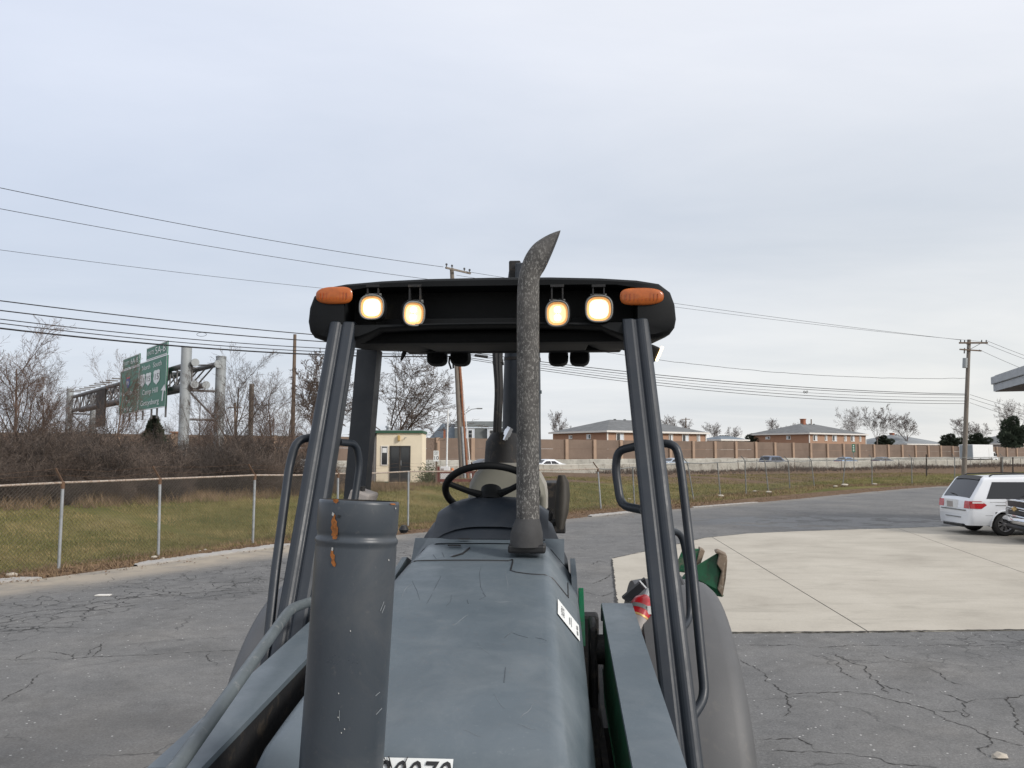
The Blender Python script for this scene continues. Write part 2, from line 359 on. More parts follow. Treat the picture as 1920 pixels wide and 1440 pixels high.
def build_ground():
    xs = np.concatenate([[-4000,-1500,-600,-300,-180,-120,-90], np.arange(-75, -20, 1.5), np.arange(-20, 45, 0.6), np.arange(45, 90, 1.5), [95,110,130,160,200,280,400,700,1500,4000]])
    ys = np.concatenate([[-400,-100,-40,-10,4], np.arange(10, 66, 0.6), np.arange(66, 112, 1.5), [115,120,126,134,145,160,180,210,260,350,600,1200,3000,8000]])
    vs = []; dirt = []; lush = []
    for y in ys:
        for x in xs:
            z, d, q = terrain(x, y)
            vs.append((x, y, z))
            da = poly_dist(Vector((x, y)), EL2)
            v = 1-smooth01(0.6 if x < 2 else 1.6, 1.9 if x < 2 else 3.4, da)
            if x > -2: v = max(v, smooth01(QB-26, QB-20, q))
            else: v = max(v, smooth01(9.0, 12.0, d))
            dirt.append(v); lush.append(0)
    n = len(xs); fs = [(j*n+i, j*n+i+1, (j+1)*n+i+1, (j+1)*n+i) for j in range(len(ys)-1) for i in range(n-1)]
    me = bpy.data.meshes.new('ground'); me.from_pydata(vs, [], fs)
    a = me.attributes.new('dirt', 'FLOAT', 'POINT'); a.data.foreach_set('value', dirt)
    me.polygons.foreach_set('use_smooth', [True]*len(me.polygons))
    m, nt, b = new_mat('grass_and_dirt'); v = coords(nt, (1,1,1), True)
    g = ramp(nt, noise(nt, v, 0.35, 6, 0.6), [(0.32, (0.082, 0.09, 0.026)), (0.50, (0.142, 0.132, 0.042)), (0.66, (0.235, 0.19, 0.085))])
    g2 = mixc(nt, ramp(nt, noise(nt, v, 9, 8, 0.75), [(0.35, 0.0), (0.7, 0.55)]), g, (0.06, 0.062, 0.022))
    dc = ramp(nt, noise(nt, v, 2.2, 8, 0.7), [(0.28, (0.075, 0.052, 0.036)), (0.5, (0.15, 0.10, 0.065)), (0.75, (0.27, 0.19, 0.125))])
    df = math_n(nt, 'ADD', attr(nt, 'dirt'), math_n(nt, 'MULTIPLY', math_n(nt, 'SUBTRACT', noise(nt, v, 1.6, 6, 0.7), 0.5), 0.9))
    f = ramp(nt, df, [(0.35, 0.0), (0.62, 1.0)])
    nt.links.new(mixc(nt, f, g2, dc), b.inputs['Base Color']); b.inputs['Roughness'].default_value = 1.0; b.inputs['Specular IOR Level'].default_value = 0.1
    bump(nt, b, noise(nt, v, 14, 8, 0.7), 0.7, 0.05)
    me.materials.append(m); o = bpy.data.objects.new('ground', me); link(o); tag(o, kind='structure')
build_ground()

def asphalt_mat():
    m, nt, b = new_mat('old_asphalt'); v = coords(nt, (1,1,1), True)
    base = ramp(nt, noise(nt, v, 0.33, 6, 0.62), [(0.3, (0.118, 0.119, 0.120)), (0.55, (0.156, 0.154, 0.150)), (0.75, (0.195, 0.187, 0.175))])
    fine = ramp(nt, noise(nt, v, 42, 6, 0.8), [(0.28, 0.55), (0.5, 0.98), (0.72, 1.5)])
    base = mixc(nt, 1.0, base, fine, 'MULTIPLY')
    base = mixc(nt, 1.0, base, ramp(nt, noise(nt, v, 5.5, 7, 0.75), [(0.3, 0.82), (0.7, 1.16)]), 'MULTIPLY')
    # pale aggregate specks
    vo = nt.nodes.new('ShaderNodeTexVoronoi'); vo.inputs['Scale'].default_value = 10.0; nt.links.new(v, vo.inputs['Vector'])
    base = mixc(nt, math_n(nt, 'MULTIPLY', ramp(nt, vo.outputs['Distance'], [(0.06, 1.0), (0.12, 0.0)]), ramp(nt, noise(nt, v, 6.5, 3), [(0.46, 0.0), (0.56, 1.0)])), base, (0.62, 0.61, 0.59))
    # stains
    st = ramp(nt, noise(nt, v, 0.9, 8, 0.7, 0.6), [(0.30, 0.74), (0.5, 1.0), (0.7, 1.07)])
    base = mixc(nt, 1.0, base, st, 'MULTIPLY')
    # dusty tan wash
    tanf = math_n(nt, 'MULTIPLY', attr(nt, 'tan'), ramp(nt, noise(nt, v, 1.1, 7, 0.65), [(0.3, 0.35), (0.55, 1.0)]))
    base = mixc(nt, tanf, base, (0.34, 0.295, 0.235))
    # alligator cracking where the surface has failed
    wv = nt.nodes.new('ShaderNodeVectorMath'); wv.operation = 'ADD'
    nn = nt.nodes.new('ShaderNodeTexNoise'); nn.inputs['Scale'].default_value = 2.5; nn.inputs['Detail'].default_value = 5; nt.links.new(v, nn.inputs['Vector'])
    sc = nt.nodes.new('ShaderNodeVectorMath'); sc.operation = 'SCALE'; sc.inputs['Scale'].default_value = 0.45; nt.links.new(nn.outputs['Color'], sc.inputs[0])
    nt.links.new(v, wv.inputs[0]); nt.links.new(sc.outputs[0], wv.inputs[1])
    def cells(scale, w):
        e = nt.nodes.new('ShaderNodeTexVoronoi'); e.feature = 'DISTANCE_TO_EDGE'; e.inputs['Scale'].default_value = scale; nt.links.new(wv.outputs[0], e.inputs['Vector'])
        return ramp(nt, e.outputs['Distance'], [(w*0.45, 1.0), (w, 0.0)])
    al = math_n(nt, 'MULTIPLY', cells(2.8, 0.040), math_n(nt, 'MULTIPLY', attr(nt, 'fail'), ramp(nt, noise(nt, v, 0.8, 5, 0.7), [(0.38, 0.0), (0.55, 1.0)])))
    la = math_n(nt, 'MULTIPLY', cells(0.55, 0.008), math_n(nt, 'MULTIPLY', attr(nt, 'craze'), ramp(nt, noise(nt, v, 0.55, 4, 0.6), [(0.50, 0.0), (0.60, 0.7)])))
    crk = math_n(nt, 'MAXIMUM', al, la)
    base = mixc(nt, crk, base, (0.032, 0.031, 0.030))
    wet = math_n(nt, 'MULTIPLY', attr(nt, 'wet'), ramp(nt, noise(nt, v, 0.9, 6, 0.65, 0.5), [(0.42, 0.0), (0.5, 1.0)]))
    base = mixc(nt, math_n(nt, 'MULTIPLY', wet, 0.85), base, (0.03, 0.031, 0.034))
    nt.links.new(base, b.inputs['Base Color'])
    nt.links.new(ramp(nt, wet, [(0.0, 0.88), (1.0, 0.42)]), b.inputs['Roughness']); b.inputs['Specular IOR Level'].default_value = 0.4
    h = math_n(nt, 'SUBTRACT', noise(nt, v, 70, 5, 0.7), math_n(nt, 'MULTIPLY', crk, 1.6))
    bump(nt, b, h, 0.55, 0.008)
    return m
def build_asphalt():
    pts = []
    for a, b in zip(edge[:-1], edge[1:]):
        n = max(1, int((b-a).length/0.6)) if (b-a).length < 30 else 6
        pts += [a+(b-a)*(k/n) for k in range(n)]
    pts.append(edge[-1]); rnd = random.Random(4)
    near = [Vector((p.x*1.0-2*(p.x < 0), -30, 0)) for p in pts]
    ts = [0.0, 0.004, 0.01, 0.02, 0.035, 0.05, 0.07] + [0.07+0.93*(k/40) for k in range(1, 41)]
    vs = []; A = dict(tan=[], fail=[], wet=[], craze=[])
    for i, (e, nr) in enumerate(zip(pts, near)):
        j = Vector((rnd.uniform(-.06, .06), rnd.uniform(-.1, .1), 0))
        for t in ts:
            p = e.lerp(nr, t) + j*(1-smooth01(0, 0.02, t)); vs.append(tuple(p))
            de = -poly_dist(Vector((p.x, p.y)), EL2)
            w = smooth01(-14, -8.2, p.x)*(1-smooth01(-4.2, -2.6, p.x))*(1-smooth01(0.7, 2.0, de)) if p.x < 0 else 0.0
            w = max(w, 0.30*(1-smooth01(0.2, 1.2, de)))
            if p.x < -2: w = max(w, 0.38*smooth01(9, 4, p.y)*0.9)
            A['tan'].append(w)
            f = 0.0
            if p.x < -1.5: f = smooth01(1.0, 2.6, de)*(1-smooth01(4.2, 6.0, de))
            if p.x > 3 and 8.4 < p.y < 11: f = max(f, 0.8*smooth01(9.2, 10.6, p.y)*smooth01(3, 5, p.x))
            if p.x > 1 and 17 < p.y < 40: f = max(f, 0.35)
            A['fail'].append(f)
            dw = ((p.x-12.5)/7.5)**2 + ((p.y-28.5+0.1*(p.x-12))/4.4)**2
            A['wet'].append(1-smooth01(0.45, 1.0, dw) if p.x > 4 else 0)
            A['craze'].append(0.8)
    n = len(ts); fs = [(i*n+k, i*n+k+1, (i+1)*n+k+1, (i+1)*n+k) for i in range(len(pts)-1) for k in range(n-1)]
    me = bpy.data.meshes.new('asphalt_lot'); me.from_pydata(vs, [], fs)
    for k, d in A.items():
        a = me.attributes.new(k, 'FLOAT', 'POINT'); a.data.foreach_set('value', d)
    me.materials.append(asphalt_mat()); o = bpy.data.objects.new('asphalt_lot', me); link(o); tag(o, kind='structure'); return o
asphalt = build_asphalt()

# pale concrete edging along the asphalt, where it shows
def edging(px0, px1, w):
    b = MB(); L = []
    for t in np.linspace(0, 1, 60):
        px = px0+(px1-px0)*t
        for (a, c) in zip(EDGE_PX[:-1], EDGE_PX[1:]):
            if a[0] <= px <= c[0]:
                py = a[1]+(c[1]-a[1])*(px-a[0])/(c[0]-a[0]); L.append(G(px, py))
    rnd = random.Random(int(px0)); rows = [[], [], [], []]
    for i, p in enumerate(L):
        t = (L[min(i+1, len(L)-1)]-L[max(i-1, 0)]).normalized(); n = Vector((-t.y, t.x, 0)); ww = w*rnd.uniform(.75, 1.1)*(0.25+0.75*min(1, i/6, (len(L)-1-i)/6))
        q0, q1 = p-n*0.05*rnd.uniform(.4, 1.4), p+n*ww
        for r_, (q, z) in zip(rows, ((q0, -.02), (q0, .03), (q1, .03), (q1, -.05))): r_.append(Vector((q.x, q.y, z)))
    b.grid(rows); return b
m_edge = mat('pale_edging_concrete', (0.36, 0.345, 0.325), 0.95, 0, 0.14, 4, 0.3, 30, dirt=(0.25, 0.2, 0.15), dirt_amt=0.2)
for a_, b_, w_ in ((-300, 75, .45), (255, 560, .42), (1108, 1225, .45), (1300, 1420, .25)):
    o = edging(a_, b_, w_).build('concrete_edging', m_edge, asphalt)

# cracks in the asphalt (each its own shallow dark strip)
CR = [[(1382,1236),(1425,1258),(1435,1278),(1462,1295),(1476,1302),(1478,1320),(1482,1338),(1470,1343)],
      [(1476,1302),(1520,1299),(1580,1297),(1640,1303),(1700,1318),(1740,1330),(1770,1350),(1810,1362),(1850,1380),(1890,1392),(1930,1402)],
      [(1560,1226),(1590,1240),(1625,1252),(1640,1275),(1650,1292),(1665,1302)],[(1640,1280),(1680,1292),(1722,1307)],
      [(1740,1330),(1790,1333),(1808,1345),(1812,1318),(1780,1305),(1762,1296)],[(1812,1318),(1860,1312),(1930,1302)],
      [(1885,1305),(1900,1335),(1905,1360),(1930,1385)],[(1735,1250),(1765,1262),(1785,1280),(1810,1287)],
      [(1850,1370),(1862,1395),(1840,1408),(1850,1420)],[(1420,1386),(1500,1384),(1520,1397),(1532,1408)],
      [(1420,1408),(1520,1410),(1600,1415),(1660,1428),(1760,1440),(1800,1450)],[(1390,1210),(1480,1210),(1560,1213),(1620,1210),(1700,1212),(1760,1208),(1830,1211),(1930,1206)],
      [(1570,1240),(1580,1262),(1610,1275)],[(1640,1225),(1690,1240),(1720,1245)],
      [(-20,1235),(30,1238),(70,1234),(120,1237),(160,1233),(220,1230),(300,1226),(380,1222),(460,1219)],[(160,1231),(180,1215),(200,1203)],[(172,1232),(186,1218),(192,1208)],
      [(30,1236),(70,1218)],[(395,1224),(388,1232),(398,1242),(405,1248)],[(5,1315),(30,1298),(55,1280),(70,1268),(84,1262)],[(232,1196),(255,1187)],
      [(0,1160),(60,1146),(130,1141),(200,1126),(300,1117),(420,1108),(500,1105)],[(0,1170),(50,1158),(110,1150),(180,1144),(260,1134)],[(330,1128),(400,1117),(480,1108)],
      [(0,1185),(80,1178),(150,1176)],[(80,1222),(120,1226),(150,1230)],[(140,1225),(138,1236)],[(415,1066),(440,1068),(470,1062),(520,1060)],
      [(1260,1008),(1330,1003),(1420,996),(1500,993)],[(1110,1095),(1135,1085),(1150,1075)],[(1105,1060),(1125,1052),(1140,1056)],[(1100,1110),(1130,1118),(1150,1110)]]
def crack(pxs, w, seed):
    rnd = random.Random(seed); L = [G(*p) for p in pxs]; out = []
    for a, b in zip(L[:-1], L[1:]):
        n = max(2, int((b-a).length/0.035)); n = min(n, 60); t = (b-a).normalized(); nn = Vector((-t.y, t.x, 0)); o = 0
        for k in range(n):
            o = o*0.8+rnd.uniform(-1, 1)*0.022; out.append(a+(b-a)*(k/n)+nn*o)
    out.append(L[-1]); rows = [[], []]
    for i, p in enumerate(out):
        t = (out[min(i+1, len(out)-1)]-out[max(i-1, 0)]).normalized(); nn = Vector((-t.y, t.x, 0))
        e = min(1, 0.25+i/5, 0.25+(len(out)-1-i)/5); ww = w*e*rnd.choice((.25, .4, .6, .8, 1, 1.7))
        for r_, s in zip(rows, (-1, 1)):
            q = p+nn*s*ww/2; r_.append(Vector((q.x, q.y, 0.004)))
    b = MB(); b.grid(rows); return b
for i, c in enumerate(CR): crack(c, 0.011 if c[0][1] > 1190 else 0.018, i).build('crack', M['crack'], asphalt)

# concrete pad made of slabs
def clip(poly, p, n):                        # keep the side where (q-p).n >= 0
    out = []
    for a, b in zip(poly, poly[1:]+poly[:1]):
        da, db = (a-p).dot(n), (b-p).dot(n)
        if da >= 0: out.append(a)
        if (da >= 0) != (db >= 0): out.append(a+(b-a)*(da/(da-db)))
    return out
pad_px = [(1147,1048),(1190,1038),(1230,1030),(1275,1019),(1320,1009),(1400,1001),(1500,996.5),(1600,993),(1760,988.5),(1920,984),(2500,970),(2700,1179),(2300,1181),(1920,1182),(1600,1186),(1380,1187.5),(1162,1190)]
pad = [G(*p).xy for p in pad_px]
def pad_mat():
    m, nt, b = new_mat('pale_concrete'); v = coords(nt, (1,1,1), True)
    c = ramp(nt, noise(nt, v, 0.45, 7, 0.6, 0.4), [(0.28, (0.355, 0.325, 0.275)), (0.5, (0.435, 0.402, 0.342)), (0.75, (0.50, 0.465, 0.40))])
    c = mixc(nt, 1.0, c, ramp(nt, noise(nt, v, 30, 6, 0.7), [(0.3, 0.93), (0.7, 1.06)]), 'MULTIPLY')
    mp = nt.nodes.new('ShaderNodeMapping'); mp.inputs['Scale'].default_value = (0.8, 2.6, 1); nt.links.new(v, mp.inputs[0])
    c = mixc(nt, ramp(nt, noise(nt, mp.outputs[0], 0.8, 8, 0.7, 0.5), [(0.52, 0.0), (0.72, 0.55)]), c, (0.27, 0.25, 0.21))
    c = mixc(nt, ramp(nt, noise(nt, mp.outputs[0], 2.4, 6, 0.7), [(0.66, 0.0), (0.72, 0.6)]), c, (0.20, 0.17, 0.13))
    nt.links.new(c, b.inputs['Base Color']); b.inputs['Roughness'].default_value = 0.9; b.inputs['Specular IOR Level'].default_value = 0.25
    bump(nt, b, noise(nt, v, 40, 5, 0.7), 0.2, 0.005); return m
pm = pad_mat()
mb = MB(); mb.add([(p.x, p.y, 0.004) for p in pad], [tuple(range(len(pad)))])
padbase = mb.build('concrete_pad', mat('joint_filler', (0.13, 0.12, 0.10), 0.95), fix=False); tag(padbase, kind='structure')
lines = [((1380,1035),(1630,1187)), ((1765,1020),(1920,1075))]
cells = [pad]
def jline(a, b): A_, B_ = G(*a).xy, G(*b).xy; d = (B_-A_).normalized(); return A_, Vector((-d.y, d.x))
for a, b in lines:
    p, n = jline(a, b); nxt = []
    for c in cells:
        nxt.append(clip(c, p+n*0.012, n)); nxt.append(clip(c, p-n*0.012, -n))
    cells = [c for c in nxt if len(c) > 2]
p, n = jline((1400,1088), (1920,1090)); nxt = []
for c in cells: nxt += [clip(c, p+n*0.005, n), clip(c, p-n*0.005, -n)]
cells = [c for c in nxt if len(c) > 2]
for c in cells:
    mb = MB(); mb.prism([(q.x, q.y, 0.0) for q in c], (0, 0, 0.012)); mb.build('slab', pm, padbase)

# broken, dirty joint along the pad's edges
def ragged(pxs, w, seed):
    rnd = random.Random(seed); L = [G(*p) for p in pxs]; rows = [[], []]
    for a, b in zip(L[:-1], L[1:]):
        n = max(2, int((b-a).length/.06)); t = (b-a).normalized(); nn = Vector((-t.y, t.x, 0))
        for k in range(n):
            p = a+(b-a)*(k/n)
            for r_, s in zip(rows, (-1, 1)): q = p+nn*s*w*rnd.choice((.3, .5, .7, 1, 1.5)); r_.append(Vector((q.x, q.y, .0155)))
    return MB().grid(rows)
ragged([(1162,1190),(1380,1187.5),(1600,1186),(1920,1182),(2200,1181)], .022, 1).build('edge_gap', M['crack'], padbase, fix=False)
ragged([(1162,1188),(1155,1120),(1147,1049)], .02, 2).build('edge_gap', M['crack'], padbase, fix=False)
ragged([(1148,1048),(1230,1030.3),(1320,1009.3),(1400,1001),(1500,996.5),(1760,988.5)], .02, 3).build('edge_gap', M['crack'], padbase, fix=False)
# highway sheet
def along(s, q): v = WD*s + WN*q; return v
mb = MB(); mb.grid([[Vector((*along(s, QB+0.3), 0.36)) for s in (-200, 500)], [Vector((*along(s, QW-0.3), 0.36)) for s in (-200, 500)]])
o = mb.build('highway', mat('highway_asphalt', (0.12, 0.12, 0.122), 0.9, 0, 0.15, 0.5, ws=True), fix=False); tag(o, kind='structure')
# ================================================================== chain link fence round the lot
def build_fence():
    f = thing('chain_link_fence', 'long chain link fence with leaning posts and rusty top rail around the lot', 'fence', posts[2][0])
    off = Vector(posts[2][0]); rnd = random.Random(2)
    for i, (b, t) in enumerate(posts):
        left = i < 10
        m = MB(); m.cyl(b-off-Vector((0,0,.1)), t-off, 0.034 if left else 0.036, n=10)
        m.build('post', M['galv'] if left else M['galv_dark'], f, True)
        d = (posts[min(i+1, len(posts)-1)][0]-posts[max(i-1, 0)][0]).normalized(); out = Vector((-d.y, d.x, 0))
        if i not in (6, 10, 13):
            a = t-off; e = a+out*0.27+Vector((0,0,.30))
            m = MB(); m.cyl(a-Vector((0,0,.13)), a+Vector((0,0,.02)), 0.044, n=10); m.build('post_cap', M['rust_dark'] if left else M['galv_dark'], f, True)
            m = MB(); m.box((a+e)/2, (0.012, 0.05, (e-a).length), (e-a).to_track_quat('Z', 'Y').to_matrix()); m.build('barb_arm', M['rust_dark'] if left else M['galv_dark'], f)
    for i in range(len(posts)-1):
        left = i < 9
        a, b = posts[i][1]-off, posts[i+1][1]-off
        mid = (a+b)/2-Vector((0,0,rnd.uniform(0, .03) if left else rnd.uniform(0, .12)))
        MB().tube([a, mid, b], 0.024, 8).build('top_rail', M['rail_rust'] if left else M['galv_dark'], f, True)
        # woven wire panel
        pb, qb = posts[i][0]-off, posts[i+1][0]-off
        L = (qb-pb).length; hgt = 1.80; m = MB(); sp = 0.085 if i < 9 else 0.16; w = 0.0050 if i < 9 else 0.005
        def PT(u, h):
            base = pb.lerp(qb, u/L); top = a.lerp(b, u/L); return base.lerp(top, h/hgt)
        dn = (qb-pb).normalized(); nrm = Vector((-dn.y, dn.x, 0))
        k = -hgt
        while k < L+hgt:
            for sgn in (1, -1):
                if sgn == 1: u0, h0, u1, h1 = k, 0.03, k+hgt, hgt
                else: u0, h0, u1, h1 = k+hgt, 0.03, k, hgt
                lo, hi = min(u0, u1), max(u0, u1)
                if hi <= 0 or lo >= L: continue
                def cl(u):
                    uu = min(L, max(0, u)); tt = (uu-u0)/(u1-u0); return uu, h0+(h1-h0)*tt
                A, B = PT(*cl(u0)), PT(*cl(u1))
                if (B-A).length < .02: continue
                dd = (B-A).normalized(); s = dd.cross(nrm)*w/2; n2 = nrm*(w/2)
                m.add([A+s, A-s*.5+n2, A-s*.5-n2, B+s, B-s*.5+n2, B-s*.5-n2], [(0,1,4,3),(1,2,5,4),(2,0,3,5)])
            k += sp
        o = m.build('woven_wire', M['chainlink'], f, fix=False)
    # barbed strands over the left run
    for q in (0.55, 0.98):
        pts = []
        for i in range(0, 10):
            b, t = posts[i]; d = (posts[i+1][0]-posts[max(i-1, 0)][0]).normalized(); out = Vector((-d.y, d.x, 0))
            p = t-off+out*0.27*q+Vector((0,0,.3*q)); 
            if pts: pts.append((pts[-1]+p)/2-Vector((0,0,rnd.uniform(.02, .12))))
            pts.append(p)
        MB().tube(pts, 0.0022, 4).build('barbed_strand', M['rust_dark'], f)
    return f
build_fence()

# ================================================================== noise wall, barriers
SW0 = W0.dot(WD)
def wp(s, q, z): v = along(s, q); return Vector((v.x, v.y, z))
ROTW = math.atan2(WD.y, WD.x)
def build_noise_wall():
    o0 = wp(SW0, QW, 1.0); w = thing('noise_wall', 'long brown noise wall of stacked panels between tan posts beyond the highway', 'wall', o0, ROTW)
    pm_ = {}; rnd = random.Random(5)
    for i in range(-22, 46):
        s = i*6.1; top = 3.72-0.10*max(0, (i-6))/8.0
        if i > 6: top = 3.72-0.085*((i-6)//3)
        m = MB(); m.box((s, -0.16, (top+.05-1.6)/2), (0.62, 0.5, top+.05+1.6)); m.build('wall_post', M['wall_post'], w)
        h = (top+0.9)/3
        for k in range(3):
            z0 = -0.9+k*h
            key = (round(h, 3), (i+k) % 3)
            if key not in pm_:
                mm = MB(); mm.box((0, 0.01*((i+k) % 3), 0), (5.46, 0.22, h-0.03)); pm_[key] = mm.mesh('panel', M['wall_panel'])
            o = bpy.data.objects.new('panel', pm_[key]); link(o, w); o.location = (s+3.05, 0, z0+h/2)
build_noise_wall()
def build_barrier(name, label, q, z0, top, s0, s1, seg, thick):
    o0 = wp(s0, q, z0); w = thing(name, label, 'barrier', o0, ROTW)
    n = int((s1-s0)/seg); ms = []
    for k in range(3):
        rnd = random.Random(k); m = MB(); hgt = top-z0
        prof = [(-thick/2, 0), (thick/2, 0), (thick/2-.05, hgt-.03), (thick/2-.09, hgt), (-thick/2+.05, hgt+0.0), (-thick/2, hgt-.05)]
        m.prism([(0, a, b+0.02*k*(b > .5)) for a, b in prof], (seg-0.035, 0, 0)); ms.append(m.mesh('barrier_segment', M['barrier']))
    for i in range(n):
        o = bpy.data.objects.new('barrier_segment', ms[(i*7) % 3]); link(o, w); o.location = (i*seg, 0, 0)
build_barrier('concrete_barrier', 'stained pale concrete barrier along the near side of the highway', QB, -0.1, 1.34, SW0-118, SW0+190, 4.6, 0.5)
build_barrier('median_barrier', 'pale concrete barrier behind the passing cars at the foot of the noise wall', QB+22, 0.4, 1.62, SW0-70, SW0+230, 6.0, 0.5)

# thin line of old fence posts in front of the barrier
rnd = random.Random(9)
ff = thing('old_fence', 'row of thin dark fence posts with a wire rail in front of the pale barrier', 'fence', wp(SW0, QB-4, 0.35), ROTW)
prev = None
for i in range(-3, 27):
    s = i*3.4+rnd.uniform(-.3, .3); h = 1.35+rnd.uniform(-.1, .12)
    if i in (4, 9): continue
    m = MB(); l = rnd.uniform(-.10, .10); m.cyl((s, 0, -.4), (s+l, rnd.uniform(-.05, .05), h), 0.035, n=6); m.build('post', M['galv_dark'] if i % 3 else M['wood'], ff)
    if prev is not None: MB().tube([prev, (prev[0]/2+s/2, 0, 1.22), (s+l, 0, 1.3)], 0.014, 4).build('wire_rail', M['galv_dark'], ff)
    prev = (s+l, 0, 1.3)
for (px, py0, py1) in ((1737,852,886),(1877,857,880),(1899,857,882)):
    b = P(px, py1, 72); t = P(px, py0, 72); m = MB(); m.cyl((0,0,-.3), t-b, 0.06, n=7)
    o = m.build('fence_stake', M['twig_dark']); o.location = b
    tag(o, {1737: 'dark wooden stake standing in the brown weeds left of the box truck', 1877: 'dark stake behind the white minivan roof, nearer the pole', 1899: 'dark stake behind the white minivan roof, farther from the pole'}[px], 'stake')

# ================================================================== highway sign gantry
GA = P(347, 740, 60.0).xy; GB = P(129, 790, 96.0).xy
GL = (GB-GA); GLEN = GL.length; GD = GL.normalized(); GN = Vector((-GD.y, GD.x)); 
if GN.x < 0: GN = -GN
def gp(s, w, z): v = GA+GD*s+GN*w; return Vector((v.x, v.y, z))
def build_gantry():
    base = Vector((GA.x, GA.y, 0)); g = thing('sign_gantry', 'grey steel sign gantry spanning the highway behind the brush', 'gantry', base)
    B0 = base; W = 2.6; zt = P(347, 660, 60).z
    for s, nm in ((0, 0), (GLEN, 1)):
        for w in (0, W):
            top = zt+(0.35 if w == 0 else -0.2)-(.3 if nm else 0)
            MB().cyl(gp(s, w, 0)-B0, gp(s, w, top)-B0, 0.38, n=20).build('column', M['gantry_post'], g, True)
            MB().cyl(gp(s, w, top)-B0, gp(s, w, top+.06)-B0, 0.40, n=20).build('column_cap', M['gantry_post'], g, True)
        for z in (7.2, 5.0):
            MB().cyl(gp(s, 0.3, z)-B0, gp(s, W-.3, z)-B0, 0.09, n=8).build('end_strut', M['truss'], g, True)
        MB().cyl(gp(s, 0.3, 7.1)-B0, gp(s, W-.3, 5.1)-B0, 0.07, n=8).build('end_brace', M['truss'], g, True)
    ch = [(0.45, 9.25), (W-.45, 9.25), (W/2, 7.6), (0.45, 7.6)]
    for w, z in ch:
        MB().cyl(gp(-.6, w, z)-B0, gp(GLEN+.6, w, z)-B0, 0.20 if z > 8 else 0.22, n=10).build('chord', M['truss'], g, True)
        MB().cyl(gp(-.75, w, z)-B0, gp(-.6, w, z)-B0, 0.30, n=14).build('chord_flange', M['gantry_post'], g, True)
    n = 24
    for i in range(n):
        s0, s1 = GLEN*i/n, GLEN*(i+1)/n
        MB().cyl(gp(s0, .45, 9.25 if i % 2 else 7.6)-B0, gp(s1, .45, 7.6 if i % 2 else 9.25)-B0, 0.07, n=6).build('diagonal', M['truss'], g)
        MB().cyl(gp(s0, .45, 9.25)-B0, gp(s0, .45, 7.6)-B0, 0.06, n=6).build('vertical', M['truss'], g)
        MB().cyl(gp(s0, .45 if i % 2 else W-.45, 9.25)-B0, gp(s1, W-.45 if i % 2 else .45, 9.25)-B0, 0.06, n=6).build('diagonal', M['truss'], g)
        MB().cyl(gp(s0, W-.45, 9.25)-B0, gp(s1, W/2, 7.6)-B0, 0.06, n=6).build('diagonal', M['truss'], g)
    for s in np.linspace(GLEN*.45, GLEN*.9, 9):
        MB().box(gp(s, -.2, 9.55)-B0, (1.1, .14, .12), Matrix.Rotation(math.atan2(GN.y, GN.x), 3, 'Z')).build('light_arm', M['truss'], g)
    # sign seen from behind, on the far half
    MB().prism([gp(GLEN*.60, .1, 5.2)-B0, gp(GLEN*.69, .1, 5.2)-B0, gp(GLEN*.69, .1, 9.0)-B0, gp(GLEN*.60, .1, 9.0)-B0], Vector((GN.x, GN.y, 0))*0.15).build('sign_back', M['twig_dark'], g)
build_gantry()
def sgn_plane(px, py):                       # point on the sign plane (just in front of the truss)
    d = ray(px, py); o = Vector((0,0,H0)); n = Vector((GN.x, GN.y, 0)); p0 = gp(0, -0.35, 0)
    t = (p0-o).dot(n)/d.dot(n); return o+d*t
